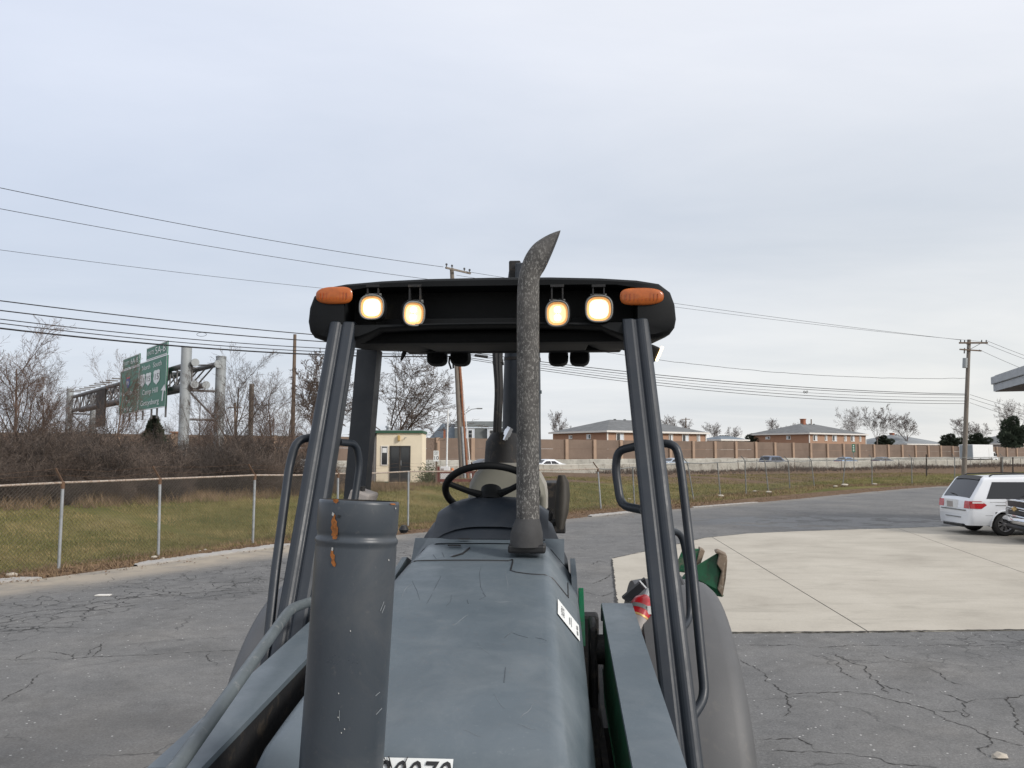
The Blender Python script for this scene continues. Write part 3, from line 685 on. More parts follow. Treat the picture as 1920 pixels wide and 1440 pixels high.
def highway_sign(label, x0, x1, ytop0, ybot0, tab, lines_, shields, arrow=None, posts_=()):
    a, b = sgn_plane(x0, ybot0), sgn_plane(x1, ybot0)
    n = Vector((-GN.x, -GN.y, 0)); X = Vector((-GD.x, -GD.y, 0))
    sw = (b-a).dot(X); zb = a.z; zt = sgn_plane(x0, ytop0).z; base = Vector((a.x, a.y, zb))
    r = thing('highway_sign', label, 'road sign', base)
    def q(u, z, o=0.0): return X*u+Vector((0,0,z))+n*o
    hh = zt-zb
    MB().prism([q(0,0), q(sw,0), q(sw,hh), q(0,hh)], -n*.08).build('panel', M['sign_green'], r)
    bd = MB(); e = .07
    for (u0, z0, u1, z1) in ((0,0,sw,e),(0,hh-e,sw,hh),(0,e,e,hh-e),(sw-e,e,sw,hh-e)): bd.prism([q(u0,z0,.01), q(u1,z0,.01), q(u1,z1,.01), q(u0,z1,.01)], n*.006)
    bd.build('border', M['sign_white'], r)
    t0, t1, th, tt = tab
    tp = MB().prism([q(t0,hh+.06), q(t1,hh+.06), q(t1,hh+th), q(t0,hh+th)], -n*.08).build('exit_tab', M['sign_green'], r)
    bd = MB()
    for (u0, z0, u1, z1) in ((t0,hh+.06,t1,hh+.06+e),(t0,hh+th-e,t1,hh+th),(t0,hh+.06+e,t0+e,hh+th-e),(t1-e,hh+.06+e,t1,hh+th-e)): bd.prism([q(u0,z0,.01), q(u1,z0,.01), q(u1,z1,.01), q(u0,z1,.01)], n*.006)
    bd.build('tab_border', M['sign_white'], r)
    for (txt, sz, u, z, tw) in tt+lines_:
        tb = text_mb(txt, sz, Matrix.Identity(4), depth=.004); xa = [v[0] for v in tb.v]; kx = tw/(max(xa)-min(xa)); xm = (max(xa)+min(xa))/2
        tb.v = [tuple(q(u+(v[0]-xm)*kx, z+v[1], .02)+n*v[2]) for v in tb.v]; tb.build('lettering', M['sign_white'], r, fix=False)
    for (kind, txt, u, z, s) in shields:
        s0 = s; kx = sw/hh*1.05
        if kind == 'us':
            prof = [(-.5,-.15),(-.42,-.45),(-.15,-.62),(0,-.75),(.15,-.62),(.42,-.45),(.5,-.15),(.42,.15),(.5,.45),(.3,.6),(0,.55),(-.3,.6),(-.5,.45),(-.42,.15)]
            sh = MB().prism([q(u+a*s*kx, z+b*s, .02) for a, b in prof], n*.006).build('route_shield', M['sign_white'], r)
            text_mb(txt, s*.78, frame_M(q(u, z-.05*s, .035), X, n) @ Matrix.Diagonal((kx, 1, 1, 1)), depth=.002).build('shield_number', M['sign_black'], sh, fix=False)
        else:
            prof = [(-.5,.1),(-.45,-.25),(-.2,-.6),(0,-.72),(.2,-.6),(.45,-.25),(.5,.1),(.45,.4),(-.45,.4)]
            sh = MB().prism([q(u+a*s*kx, z+b*s, .02) for a, b in prof], n*.006).build('route_shield', M['sign_blue'], r)
            MB().prism([q(u+a*s*kx, z+b*s, .02) for a, b in ((-.45,.42),(.45,.42),(.4,.62),(0,.55),(-.4,.62))], n*.006).build('shield_crown', M['sign_red'], sh)
            text_mb(txt, s*.66, frame_M(q(u, z-.08*s, .035), X, n) @ Matrix.Diagonal((kx, 1, 1, 1)), depth=.002).build('shield_number', M['sign_white'], sh, fix=False)
    if arrow:
        u, z, s = arrow; pr = [(-.10,-.6),(.06,-.6),(.16,.15),(.42,.08),(.22,.6),(-.25,.2),(0,.18)]
        MB().prism([q(u+a*s*sw/hh, z+b*s, .02) for a, b in pr], n*.006).build('arrow', M['sign_white'], r)
    for u in posts_: MB().box(q(u, hh/2-.4, -.16), (.12, .16, hh+.8), Matrix.Rotation(math.atan2(GN.y, GN.x), 3, 'Z')).build('mounting_post', M['truss'], r)
    return r
def add_signs():
    # place heights from the sign's own height
    def mk(label, x0, x1, yt, yb, tabfrac, tabtxt, rows, shields, arrow, pf):
        a, b = sgn_plane(x0, yb), sgn_plane(x1, yb); X = Vector((-GD.x, -GD.y, 0)); sw = (b-a).dot(X); hh = sgn_plane(x0, yt).z-a.z
        th = hh*0.265
        tt = [(t, s*hh, f*sw, hh+th*.53, w*sw) for (t, s, f, w) in tabtxt]
        ln = [(t, s*hh, f*sw, z*hh, w*sw) for (t, s, f, z, w) in rows]
        sh = [(k, t, f*sw, z*hh, s*hh) for (k, t, f, z, s) in shields]
        ar = (arrow[0]*sw, arrow[1]*hh, arrow[2]*hh) if arrow else None
        return highway_sign(label, x0, x1, yt, yb, (tabfrac[0]*sw, tabfrac[1]*sw, th, tt), ln, sh, ar, [f*sw for f in pf])
    mk('green highway sign with arrow and three route shields, nearer of the two on the gantry', 258.5, 309.5, 683, 771, (.26, 1.0), [('EXITS', .11, .43, .24), ('5A-B', .20, .77, .36)],
       [('North', .14, .27, .87, .30), ('South', .14, .68, .87, .30), ('Camp Hill', .15, .44, .36, .58), ('Gettysburg', .15, .44, .14, .68)],
       [('us', '11', .14, .63, .20), ('us', '15', .37, .63, .20), ('us', '15', .67, .63, .22)], (.90, .28, .26), (.12, .45, .65, .95))
    mk('green highway sign with one interstate shield, farther of the two on the gantry', 223, 257.5, 698, 778, (.12, 1.0), [('EXITS', .10, .34, .28), ('6A-B', .17, .75, .38)],
       [('Harrisburg', .14, .5, .46, .84), ('York', .15, .42, .28, .36), ('2 MILES', .13, .45, .09, .62)], [('i', '83', .45, .70, .20)], None, (.15, .5, .85))
add_signs()

# ================================================================== guard booth
def build_booth():
    Y = 46.5; c0 = P(705, 905, Y); c1 = P(790, 905, Y); zb = P(705, 909, Y).z; zt = P(705, 812, Y).z
    w = c1.x-c0.x; h = zt-zb; dpt = 3.0; b = thing('guard_booth', 'small cream guard booth with dark double door and green roof edge', 'booth', (c0.x, Y, zb), R(1.5))
    lw = 3.2                                   # wing that runs back to the left
    MB().box2((0, 0, 0), (w, dpt, h)).build('wall', M['cream'], b)
    MB().box2((-1.05, 0.35, 0), (-0.004, dpt, h-.12)).build('side_wing', M['greyside'], b)  # booth's left side, its shade put into the grey
    MB().box2((-.12, -.10, h), (w+.06, dpt+.1, h+.14)).build('roof_edge', M['green_trim'], b)
    MB().box2((-1.25, .22, h-.116), (-.125, dpt+.1, h+.02)).build('wing_roof_edge', M['green_trim'], b)
    MB().box2((-.10, -.08, h+.141), (w+.04, dpt+.08, h+.17)).build('roof', M['galv'], b)
    MB().box2((-1.05, .33, .0), (-.01, .348, .2)).build('base_board', M['green_trim'], b)
    MB().box2((0, -.02, .0), (.73, -.003, .18)).build('base_board', M['green_trim'], b)
    MB().box2((.65, -.9, -.12), (w, -.025, .06)).build('step', M['redwood'], b)
    x0 = (730-705)/85*w; x1 = (769-705)/85*w; zd = .16; zd1 = h-(836-812)/(909-812)*h
    d = MB(); 
    d.box2((x0, -.05, zd), (x0+.06, -.004, zd1)).box2((x1-.06, -.05, zd), (x1, -.004, zd1)).box2((x0+.06, -.05, zd1-.07), (x1-.06, -.004, zd1))
    door = d.build('door_frame', M['darkdoor'], b)
    xm = (x0+x1)/2
    for a, c in ((x0+.06, xm-.01), (xm+.01, x1-.06)):
        l = MB().box2((a, -.035, zd), (c, -.01, zd1-.07)).build('door_leaf', M['glass'], door)
        MB().box2((a, -.04, zd), (c, -.036, zd+.22)).build('kick_panel', M['darkdoor'], door)
        MB().box2((a+(0 if a > xm else c-a-.06), -.04, zd+.22), (a+(.06 if a > xm else c-a), -.036, zd1-.07)).build('stile', M['darkdoor'], door)
    MB().box2((xm+.05, -.09, zd+.95), (xm+.08, -.045, zd+1.25)).build('door_handle', M['galv'], door)
    wx0, wx1 = (713.5-705)/85*w, (727-705)/85*w; wz1 = zd1; wz0 = h-(873-812)/(909-812)*h
    fr = MB(); fr.box2((wx0, -.04, wz0), (wx0+.05, -.004, wz1)).box2((wx1-.05, -.04, wz0), (wx1, -.004, wz1)).box2((wx0+.05, -.04, wz1-.05), (wx1-.05, -.004, wz1)).box2((wx0+.05, -.04, wz0), (wx1-.05, -.004, wz0+.05))
    wn = fr.build('window', M['trim'], b); MB().box2((wx0+.05, -.02, wz0+.05), (wx1-.05, -.006, wz1-.05)).build('pane', M['glass'], wn)
    MB().box2((wx0+.08, -.03, wz1-.4), (wx1-.08, -.022, wz1-.12)).build('notice', M['sign_white'], wn)
    # window of the side wing
    fr = MB(); fr.box2((-.85, .31, wz0-.1), (-.80, .345, wz1)).box2((-.28, .31, wz0-.1), (-.23, .345, wz1)).box2((-.80, .31, wz1-.05), (-.28, .345, wz1)).box2((-.80, .31, wz0-.1), (-.28, .345, wz0-.05))
    wn = fr.build('window', M['trim'], b); MB().box2((-.80, .325, wz0-.05), (-.28, .347, wz1-.05)).build('pane', M['glass'], wn)
    MB().box2((-.47, .315, wz1-.62), (-.28, .324, wz1-.30)).build('notice', M['sign_white'], wn)
    MB().box2((-.80, .312, wz0-.02), (-.45, .3235, wz0+.18)).build('window_fan', M['white_paint'], wn)
    lx = (747-705)/85*w; lz = h-(817-812)/(97)*h
    MB().box2((lx-.07, -.16, lz-.30), (lx+.07, -.004, lz+.02)).build('wall_lamp', M['gold'], b, bevel=.02)
    lx2 = (757-705)/85*w; MB().tube([(lx2, -.004, lz-.2), (lx2+.02, -.12, lz-.12), (lx2+.14, -.16, lz-.12)], .018, 6).build('gooseneck', M['galv'], b, True)
    vx = (722-705)/85*w; MB().tube([(vx, 1.2, h+.171), (vx, 1.2, h+.36), (vx, 1.2, h+.361), (vx, 1.2, h+.46)], [.13, .13, .2, .17], 12).build('roof_vent', M['galv'], b, True)
build_booth()
def post_sign():                               # notice board on a post at the booth's corner
    Y = 43.0; b = P(702, 915, Y); t = P(703, 735, Y)
    s = thing('notice_sign', 'thin post with black and white notice boards left of the cream booth', 'sign', b)
    MB().cyl((0,0,-.2), t-b, .028, n=8).build('post', M['galv_dark'], s, True)
    def bd(x0, y0, x1, y1, m, nm):
        a = P(x0, y1, Y)-b; c = P(x1, y0, Y)-b; return MB().box2((a.x, -.055, a.z), (c.x, -.032, c.z)).build(nm, m, s), a, c
    bd(689, 812, 702, 820, M['sign_black'], 'header_board')
    p, a, c = bd(689, 821, 702, 834, M['sign_white'], 'notice_board')
    for k in range(4): MB().box2((a.x+.05, -.058, a.z+.06+k*.085), (c.x-.05-.04*(k % 2), -.0555, a.z+.09+k*.085)).build('text_line', M['sign_black'], p)
    for k in range(3): MB().box2((a.x+.04+k*.12, -.058, c.z+.10), (a.x+.11+k*.12, -.0555, c.z+.19)).build('symbol', M['sign_white'], s)
post_sign()

# ================================================================== small things by the booth
def speed_sign():
    Y = 44.0; b = P(818, 910, Y); t = P(817, 830, Y); s = thing('speed_limit_sign', 'white speed limit sign reading 10 on a brown wooden post', 'sign', b)
    MB().box((0, 0, (t.z-b.z)/2-.1), (.09, .09, t.z-b.z+.2)).build('post', M['wood'], s)
    a = P(813, 865, Y)-b; c = P(823, 845, Y)-b; pl = MB().box2((a.x, -.08, a.z), (c.x, -.05, c.z)).build('panel', M['sign_white'], s)
    cx, w, h = (a.x+c.x)/2, c.x-a.x, c.z-a.z
    for txt, sz, z in (('SPEED', .085, .86), ('LIMIT', .085, .68), ('10', .30, .30)):
        text_mb(txt, sz, frame_M((cx, -.084, a.z+h*z), (1,0,0), (0,-1,0)), depth=.001).build('lettering', M['sign_black'], s, fix=False)
speed_sign()
def simple(name, label, cat, mb, m, loc=(0,0,0), smooth=False, bevel=0, group=None, **k):
    o = mb.build(name, m, None, smooth, bevel, **k); o.location = loc; tag(o, label, cat, group); return o
Yb = 45.0
b = P(834, 912, Yb); wc = thing('control_cabinet', 'white control cabinet with a small label beside the speed limit sign', 'cabinet', b)
MB().box2((-.25, 0, -.1), (.25, .45, 1.1)).build('body', M['white_paint'], wc, bevel=.02)
MB().box2((-.22, -.02, .78), (-.06, -.002, 1.0)).build('label_plate', M['greyside'], wc); MB().box2((-.20, -.025, .84), (-.08, -.021, .89)).build('label_text', M['sign_black'], wc)
simple('white_pole', 'thin white flagpole rising behind the white cabinet', 'pole', MB().tube([(0,0,-.2), (0.02,0,2.2), (0.06,0,4.4)], [.055, .05, .04], 10), M['white_paint'], P(837, 912, 45.8), True)
gt = thing('board_fence', 'low red brown board fence behind the steering wheel', 'fence', P(822, 912, 44.6))
for x in (0, 1.9, 3.4): MB().box((x, 0, .45), (.12, .12, 1.3)).build('post', M['redwood'], gt)
for z in (.33, .80): MB().box((1.7, -.08, z), (3.7, .04, .16)).build('board', M['redwood'], gt)
simple('orange_marker', 'faded orange marker post standing behind the white cabinet', 'marker post', MB().tube([(0,0,-.1), (0,0,1.0), (0,0,1.06)], [.1, .09, .05], 10), M['orange'], P(848, 912, 46.5), True)
# left: meter box, striped post, block
mb_ = thing('meter_box', 'white utility meter box on thin legs by the brush', 'utility box', P(568, 914, 40))
MB().box2((-.16, 0, .82), (.2, .2, 1.4)).build('box', M['white_paint'], mb_, bevel=.02)
for x in (-.08, .1): MB().cyl((x, .1, -.1), (x, .1, .82), .02, n=6).build('leg', M['galv'], mb_)
for z in (.98, 1.1, 1.28): MB().box2((-.1, -.012, z), (.14, -.002, z+.02)).build('text_line', M['galv_dark'], mb_)
sp_ = thing('striped_post', 'short white post with pink stripes beyond the fence on the grass', 'marker post', P(474, 918, 36))
for k in range(6): MB().cyl((0, 0, -.1+k*.19), (0, 0, .09+k*.19), .06, n=10).build('stripe', M['white_paint'] if k % 2 else mat('pink_stripe', (0.62, 0.25, 0.28), .6), sp_, True)
simple('concrete_block', 'weathered grey concrete block beside the meter box', 'block', MB().box((0,0,.2), (1.7,.6,.5)), M['barrier'], P(573, 918, 38.5), bevel=.03)

# ================================================================== houses beyond the wall
def house(label, px, Y, ze, zr, zb, lr, ll, rm, wm, nwr, chim, blue=False):
    c = P(px, 850, Y); h = thing('house', label, 'house', (c.x, c.y, zb), ROTW)
    # local: x along the highway, y away from it
    H = ze-zb; MB().box2((0, 0, 0), (lr, ll, H)).build('wall', M[wm], h)
    e = 0.7; r = min(lr, ll)/2+e; rz = zr-ze
    A = [(-e,-e,H), (lr+e,-e,H), (lr+e,ll+e,H), (-e,ll+e,H)]
    if lr >= ll: B = [(-e+r, ll/2, H+rz), (lr+e-r, ll/2, H+rz)]
    else: B = [(lr/2, -e+r, H+rz), (lr/2, ll+e-r, H+rz)]
    m = MB(); vs = A+B
    fs = [(0,1,5,4), (2,3,4,5), (3,0,4), (1,2,5), (3,2,1,0)] if lr >= ll else [(0,1,4), (1,2,5,4), (2,3,5), (3,0,4,5), (3,2,1,0)]
    ro = m.add(vs, fs).build('roof', M[rm], h)
    fa = MB(); t = .32
    fa.box2((-e-.03,-e-.03,H-t), (lr+e+.03,-e-.002,H+.06)).box2((-e-.03,-e-.001,H-t), (-e-.002,ll+e,H+.06)).box2((lr+e+.002,-e-.001,H-t), (lr+e+.03,ll+e,H+.06))
    fa.build('fascia', M['trim'], h)
    MB().box2((-.16,-.16,0), (.12,-.005,H-t-.01)).build('corner_board', M['trim'], h); MB().box2((lr-.12,-.16,0), (lr+.16,-.005,H-t-.01)).build('downpipe', M['trim'], h)
    for k in range(4): MB().cyl((B[0][0]+(B[1][0]-B[0][0])*(k+.5)/4, B[0][1]+(B[1][1]-B[0][1])*(k+.5)/4, H+rz-.2), (B[0][0]+(B[1][0]-B[0][0])*(k+.5)/4, B[0][1]+(B[1][1]-B[0][1])*(k+.5)/4, H+rz+.18), .3, n=8).build('roof_vent', M['shingle_dark'], ro)
    def window(side, u, w, hgt, zc):
        fr = MB(); f = .16
        def bx(a, b): 
            if side == 'r': fr.box2((a[0], -.12, a[1]), (b[0], -.006, b[1]))
            else: fr.box2((-.12, a[0], a[1]), (-.006, b[0], b[1]))
        z0, z1 = zc-hgt/2, zc+hgt/2
        bx((u, z0), (u+f, z1)); bx((u+w-f, z0), (u+w, z1)); bx((u+f, z1-f), (u+w-f, z1)); bx((u+f, z0), (u+w-f, z0+f)); bx((u+w/2-.05, z0+f), (u+w/2+.05, z1-f))
        wn = fr.build('window', M['trim'], h); g = MB()
        for k in (0, 1):
            a0, a1 = (u+f, u+w/2-.05) if k == 0 else (u+w/2+.05, u+w-f)
            if side == 'r': MB().box2((a0, -.06, z0+f), (a1, -.01, z1-f)).build('pane', M['glass'] if k == 0 else M['trim_blue'], wn)
            else: MB().box2((-.06, a0, z0+f), (-.01, a1, z1-f)).build('pane', M['glass'] if k == 0 else M['trim_blue'], wn)
    for (u, w, hgt) in nwr['r']: window('r', u*lr, w, hgt, H-1.25)
    for (u, w, hgt) in nwr['l']: window('l', u*ll, w, hgt, H-1.15)
    if chim:
        u, v, top = chim; MB().box((u*lr, v*ll, H+top/2), (1.1, 1.1, top)).build('chimney', M['chimney'], ro); MB().box((u*lr, v*ll, H+top+.1), (1.35, 1.35, .2)).build('chimney_cap', M['chimney'], ro)
    return h
house('orange brick house with grey hip roof beside the right machine post', 1139, 165, 7.1, 9.9, 1.0, 30, 18, 'shingle', 'brick',
      dict(r=[(.08,2.2,1.7),(.26,1.4,1.4),(.50,1.0,1.6),(.60,1.3,1.6),(.74,2.2,1.7),(.90,1.1,1.6)], l=[(.28,1.4,1.1),(.62,1.2,.8)]), (.56, .45, 3.9))
house('orange brick house with grey hip roof left of the tall bare trees', 1518, 215, 7.9, 10.8, 1.0, 27, 19, 'shingle', 'brick',
      dict(r=[(.06,2.0,1.8),(.26,1.2,1.6),(.39,2.2,1.8),(.60,1.3,1.7),(.72,2.0,1.8),(.88,1.0,1.7)], l=[(.3,1.4,1.1),(.65,1.6,.8)]), (.42, .5, 4.2))
house('low house with pale grey roof and small chimney behind the noise wall', 1700, 250, 5.4, 8.6, 1.0, 26, 22, 'shingle_light', 'greyside', dict(r=[], l=[]), (.45, .5, 3.6))
house('low house with dark roof behind the noise wall at the right edge', 1895, 275, 5.8, 8.6, 1.0, 26, 16, 'shingle', 'greyside', dict(r=[], l=[]), None)
house('low shed with dark blue roof between the two brick houses', 1352, 205, 6.0, 7.0, 1.0, 10, 6, 'shingle_blue', 'trim', dict(r=[], l=[]), None)
def mansard():
    Y = 150; c = P(800, 850, Y); h = thing('mansard_house', 'grey mansard roofed house with white dormer windows behind the noise wall', 'house', (c.x, Y, 1.0), R(2))
    x1 = P(955, 850, Y).x-c.x; zt = P(870, 788, Y).z-1; zm = P(870, 802, Y).z-1; z0 = P(870, 835, Y).z-1; xa = P(852, 850, Y).x-c.x
    MB().box2((0, .6, 0), (x1, 9, z0)).build('wall', M['greyside'], h)
    m = MB(); prof = [(0, z0), (0.75, zm), (4.5, zt), (9, zm), (9, z0)]
    m.prism([(xa, a, b) for a, b in prof], (x1-xa, 0, 0)).build('roof', M['shingle_dark'], h)
    m = MB(); m.add([(-.8, 0, z0), (xa-.02, 0, z0), (xa-.02, 4.5, zt-.5), (xa-2.5, 4.5, zt-.4), (-.8, 4.5, z0+.3)], [(0,1,2,3,4)]); m.add([(-.8,4.5,z0+.3),(xa-2.5,4.5,zt-.4),(xa-.02,4.5,zt-.5),(xa-.02,9,z0),(-.8,9,z0)], [(0,1,2,3,4)])
    m.build('side_roof', M['shingle_blue'], h)
    MB().box2((xa-.1, .62, zm-.05), (x1, .80, zm+.12)).build('gutter', M['trim_blue'], h)
    for px in (881.5, 921.5, 955):
        u = P(px, 850, Y).x-c.x; zb = P(px, 824, Y).z-1; zz = P(px, 803, Y).z-1
        d = MB().box2((u-.8, -.25, zb), (u+.8, 1.5, zz)).build('dormer', M['trim_blue'], h)
        MB().box2((u-.95, -.4, zz), (u+.95, 1.6, zz+.15)).build('dormer_roof', M['trim_blue'], d)
        MB().box2((u-.42, -.30, zb+.25), (u+.42, -.255, zz-.3)).build('window_frame', M['sign_white'], d)
        zc = (zb+zz)/2
        MB().box2((u-.32, -.32, zb+.33), (u+.32, -.302, zc-.04)).build('pane', M['glass'], d); MB().box2((u-.32, -.32, zc+.04), (u+.32, -.302, zz-.38)).build('pane', M['glass'], d)
    MB().cyl((P(909,850,Y).x-c.x, 1.2, zm), (P(909,850,Y).x-c.x, 1.2, zm+1.0), .07, n=6).build('flue', M['galv_dark'], h)
    MB().box2((P(833,850,Y).x-c.x-.2, .1, z0-.5), (P(833,850,Y).x-c.x+.2, .5, zm-.3)).build('brick_flue', M['chimney'], h)
mansard()
# small chimney beyond the brush on the left
ch = P(333, 818, 120); simple('chimney_stack', 'small orange brick chimney between the gantry columns', 'chimney', MB().box((0,0,-1.5), (1.3,1.3,4)).box((0,0,.5+.1), (1.7,1.7,.2)), M['brick'], ch)

# ================================================================== building corner at the right edge
def eave_building():
    c = P(1862, 718, 30); z0 = P(1868, 735, 30).z; z1 = P(1862, 707, 30).z
    b = thing('shop_building', 'grey metal roof eave of a building at the right edge', 'building', (c.x, c.y, 0), 0)
    # eave runs from its far left corner toward the camera and to the right
    d1 = Vector((-.3, -.95, 0)).normalized(); d2 = Vector((.95, -.3, 0)).normalized()
    L1, L2 = 6.5, 12; o = Vector((0,0,0))
    def q(a, b_, z): return d1*a+d2*b_+Vector((0,0,z))
    MB().prism([q(.05,.05,z0), q(L1,.05,z0), q(L1,L2,z0), q(.05,L2,z0)], (0,0,.04)).build('soffit', M['soffit'], b)
    hf = z1-z0
    MB().prism([q(0,0,z0+.02), q(L1,0,z0+.02), q(L1,.048,z0+.02), q(0,.048,z0+.02)], (0,0,hf*.45)).build('lower_fascia', M['eave'], b)
    MB().prism([q(-.06,-.06,z0+.02+hf*.47), q(L1,-.06,z0+.02+hf*.47), q(L1,.05,z0+.02+hf*.47), q(-.06,.05,z0+.02+hf*.47)], (0,0,hf*.5)).build('gutter', M['eave'], b, bevel=.02)
    MB().prism([q(-.03,.051,z0+.03), q(.045,.051,z0+.03), q(.045,L2,z0+.03), q(-.03,L2,z0+.03)], (0,0,hf*.95)).build('gable_fascia', M['eave'], b)
    MB().prism([q(.05,.055,z0+.05), q(L1,.055,z0+.05), q(L1,L2,z0+.05), q(.05,L2,z0+.05)], (0,0,hf)).build('roof', M['shingle'], b)
    MB().prism([q(1.5,3.6,0), q(5.2,3.6,0), q(5.2,L2-1,0), q(1.5,L2-1,0)], (0,0,z0-.005)).build('wall', M['greyside'], b)
eave_building()
# ================================================================== utility poles and overhead wires
def pole(name, label, px0, py0, px1, py1, Y, r0, r1, m):
    b, t = P(px0, py0, Y), P(px1, py1, Y); o = thing(name, label, 'utility pole', b)
    MB().tube([Vector((0,0,-.4)), (t-b)*.5, t-b], [r0, (r0+r1)/2, r1], 14).build('pole', M[m], o, True); return o, b, t
pA, bA, tA = pole('utility_pole', 'leaning utility pole with rusty conduit seen through the machine cab', 868, 908, 847, 503, 55, .20, .14, 'wood_grey')
def onA(py, dx=0, dy=0):
    a = P(868, py, 55); f = (a.z-bA.z)/(tA.z-bA.z); q = (tA-bA)*f; return q+Vector((dx, dy, 0))
MB().tube([onA(905, .17, -.16), onA(800, .15, -.15)], .09, 10).build('conduit_guard', M['galv'], pA, True)
MB().tube([onA(905, .36, -.05), onA(780, .27, -.1), onA(660, .2, -.1)], .085, 10).build('conduit', M['conduit_rust'], pA, True)
MB().tube([onA(912, .62, -.1), onA(780, .43, -.1), onA(640, .25, -.1)], .035, 8).build('guy_guard', M['white_paint'], pA, True)
ca = onA(508); 
MB().box(ca+Vector((.45,-.1,0)), (2.4, .1, .12), Matrix.Rotation(R(48), 3, 'Z')).build('crossarm', M['wood_grey'], pA)
for k, (dx, dy) in enumerate(((-.3,-.95),(.05,-.55),(.85,.35),(1.2,.72))):
    MB().tube([ca+Vector((dx,dy,.05)), ca+Vector((dx,dy,.18)), ca+Vector((dx,dy,.19)), ca+Vector((dx,dy,.30))], [.03,.03,.08,.06], 8).build('insulator', M['black'], pA, True)
pB, bB, tB = pole('utility_pole', 'wooden utility pole with crossarms and transformer behind the white minivan', 1807, 886, 1817, 637, 70, .21, .15, 'wood_grey')
def onB(py, dx=0, dy=0):
    f = (P(1812, py, 70).z-bB.z)/(tB.z-bB.z); return (tB-bB)*f+Vector((dx, dy, 0))
MB().box(onB(643.5, .28, -.2), (2.5, .12, .14)).build('crossarm', M['wood'], pB)
MB().box(onB(657, .05, -.2), (1.9, .1, .11), Matrix.Rotation(R(4), 3, 'Y')).build('crossarm', M['wood'], pB)
for dx in (-.85, -.5, 1.0, 1.4): MB().tube([onB(642, dx, -.2), onB(638, dx, -.2)], [.05, .04], 8).build('insulator', M['black'], pB, True)
MB().tube([onB(690, -.36, -.15), onB(672, -.36, -.15)], .20, 14).build('transformer', M['gantry_post'], pB, True)
MB().tube([onB(663, -.45, -.15), onB(653, -.45, -.15)], .06, 8).build('bushing', M['galv_dark'], pB, True)
for s in (-1, 1): MB().cyl(onB(655, s*.05, -.2), onB(645, .28+s*.6, -.2), .025, n=5).build('arm_brace', M['galv_dark'], pB)
pole('utility_pole', 'thin bare wooden pole rising left of the machine cab', 548, 850, 553, 627, 62, .17, .12, 'wood')
pole('broken_pole', 'stubby grey broken pole standing in the brush', 468, 905, 472, 720, 45, .14, .13, 'wood_grey')
pE, bE, tE = pole('utility_pole', 'tiny distant pole with crossarm behind the hip roof', 1286, 830, 1286, 783, 240, .2, .15, 'wood')
MB().box(tE-bE-Vector((0,0,.5)), (2.6, .2, .2)).build('crossarm', M['wood'], pE)
pF, bF, tF = pole('utility_pole', 'tiny distant pole poking above the hip roof left of the tall trees', 1521, 830, 1521, 786, 260, .2, .18, 'wood')
pG, bG, tG = pole('utility_pole', 'small distant wooden pole with crossarm beyond the gantry', 441, 850, 441, 755, 95, .15, .12, 'wood')
MB().box(tG-bG-Vector((0,0,.6)), (1.6, .1, .12)).build('crossarm', M['wood'], pG)
# street lamps
def lamp(label, px, pyb, pyt, Y, arms):
    b, t = P(px, pyb, Y), P(px, pyt, Y); o = thing('street_lamp', label, 'street lamp', b); h = t.z-b.z
    MB().cyl((0,0,-.3), (0,0,h), .11, .08, 8).build('pole', M['galv_dark'], o, True)
    for s in arms:
        MB().tube([(0,0,h-.1), (s*.5,0,h+.5), (s*1.3,0,h+1.0), (s*2.1,0,h+1.1)], .05, 6).build('arm', M['galv_dark'], o, True)
        MB().box((s*2.4,0,h+1.1), (.8,.3,.16)).build('lamp_head', M['galv_dark'], o, bevel=.04)
lamp('dark street lamp with two curved arms rising behind the cream booth', 771, 860, 762, 105, (-1, 1))
lamp('street lamp with a single arm just right of the leaning utility pole', 866, 850, 781, 110, (1,))

WIRES = []
def wire(label, a, b, sag, r, n=28, wob=0.0, seed=0):
    rnd = random.Random(seed); a, b = Vector(a), Vector(b); pts = []
    for k in range(n+1):
        t = k/n; p = a.lerp(b, t); p.z -= sag*4*t*(1-t)
        if wob and 0 < k < n: p.z += rnd.uniform(-wob, wob)
        pts.append(p-a)
    o = MB().tube(pts, r, 5).build('overhead_wire', M['wire'], None, True); o.location = a
    tag(o, label, 'overhead wire', 'overhead wires'); return o
A0 = lambda py, dx=0, dy=0: onA(py, dx, dy)+bA
B0_ = lambda py, dx=0, dy=0: onB(py, dx, dy)+bB
wire('highest wire slanting down from the left edge to the leaning pole top', P(-260, 296, 33), A0(505, -.55, -.5)+Vector((0,0,.05)), .35, .017)
wire('second highest wire slanting down from the left edge behind the cab roof', P(-260, 341, 33), A0(530, .2, 0), .3, .015)
wire('third highest wire on the left, thin and alone below the upper pair', P(-260, 433, 33), A0(563, .2, 0), .25, .011)
for i, (y0, y1, sg, r, lab) in enumerate(((532, 646, .35, .028, 'uppermost of the low wires crossing in front of the left trees'), (551, 652, .45, .030, 'second of the low wires crossing in front of the left trees'),
        (567, 660, .55, .024, 'third of the low wires crossing in front of the left trees'), (574, 664, .62, .024, 'fourth of the low wires, just above the thickest cable'), (585, 668, .62, .042, 'thickest and lowest black cable crossing in front of the left trees'))):
    wire(lab+' left of the cab', P(-240, y0, 34), A0(y1, .15, -.1), sg, r)
sp = P(378, 627, 45); MB_ = MB(); MB_.tube([sp+Vector((.28*math.cos(t), 0, .11*math.sin(t))) for t in np.linspace(0, 2*math.pi, 18)[:-1]], .012, 5, closed=True)
o = MB_.build('cable_loop', M['wire'], None, True); tag(o, 'small loop of spare cable hanging on the low wires near the gantry sign', 'cable')
wire('upper of the top pair of wires running to the right pole crossarm', A0(506, .75, .35), B0_(638, -.85, -.2), .25, .014)
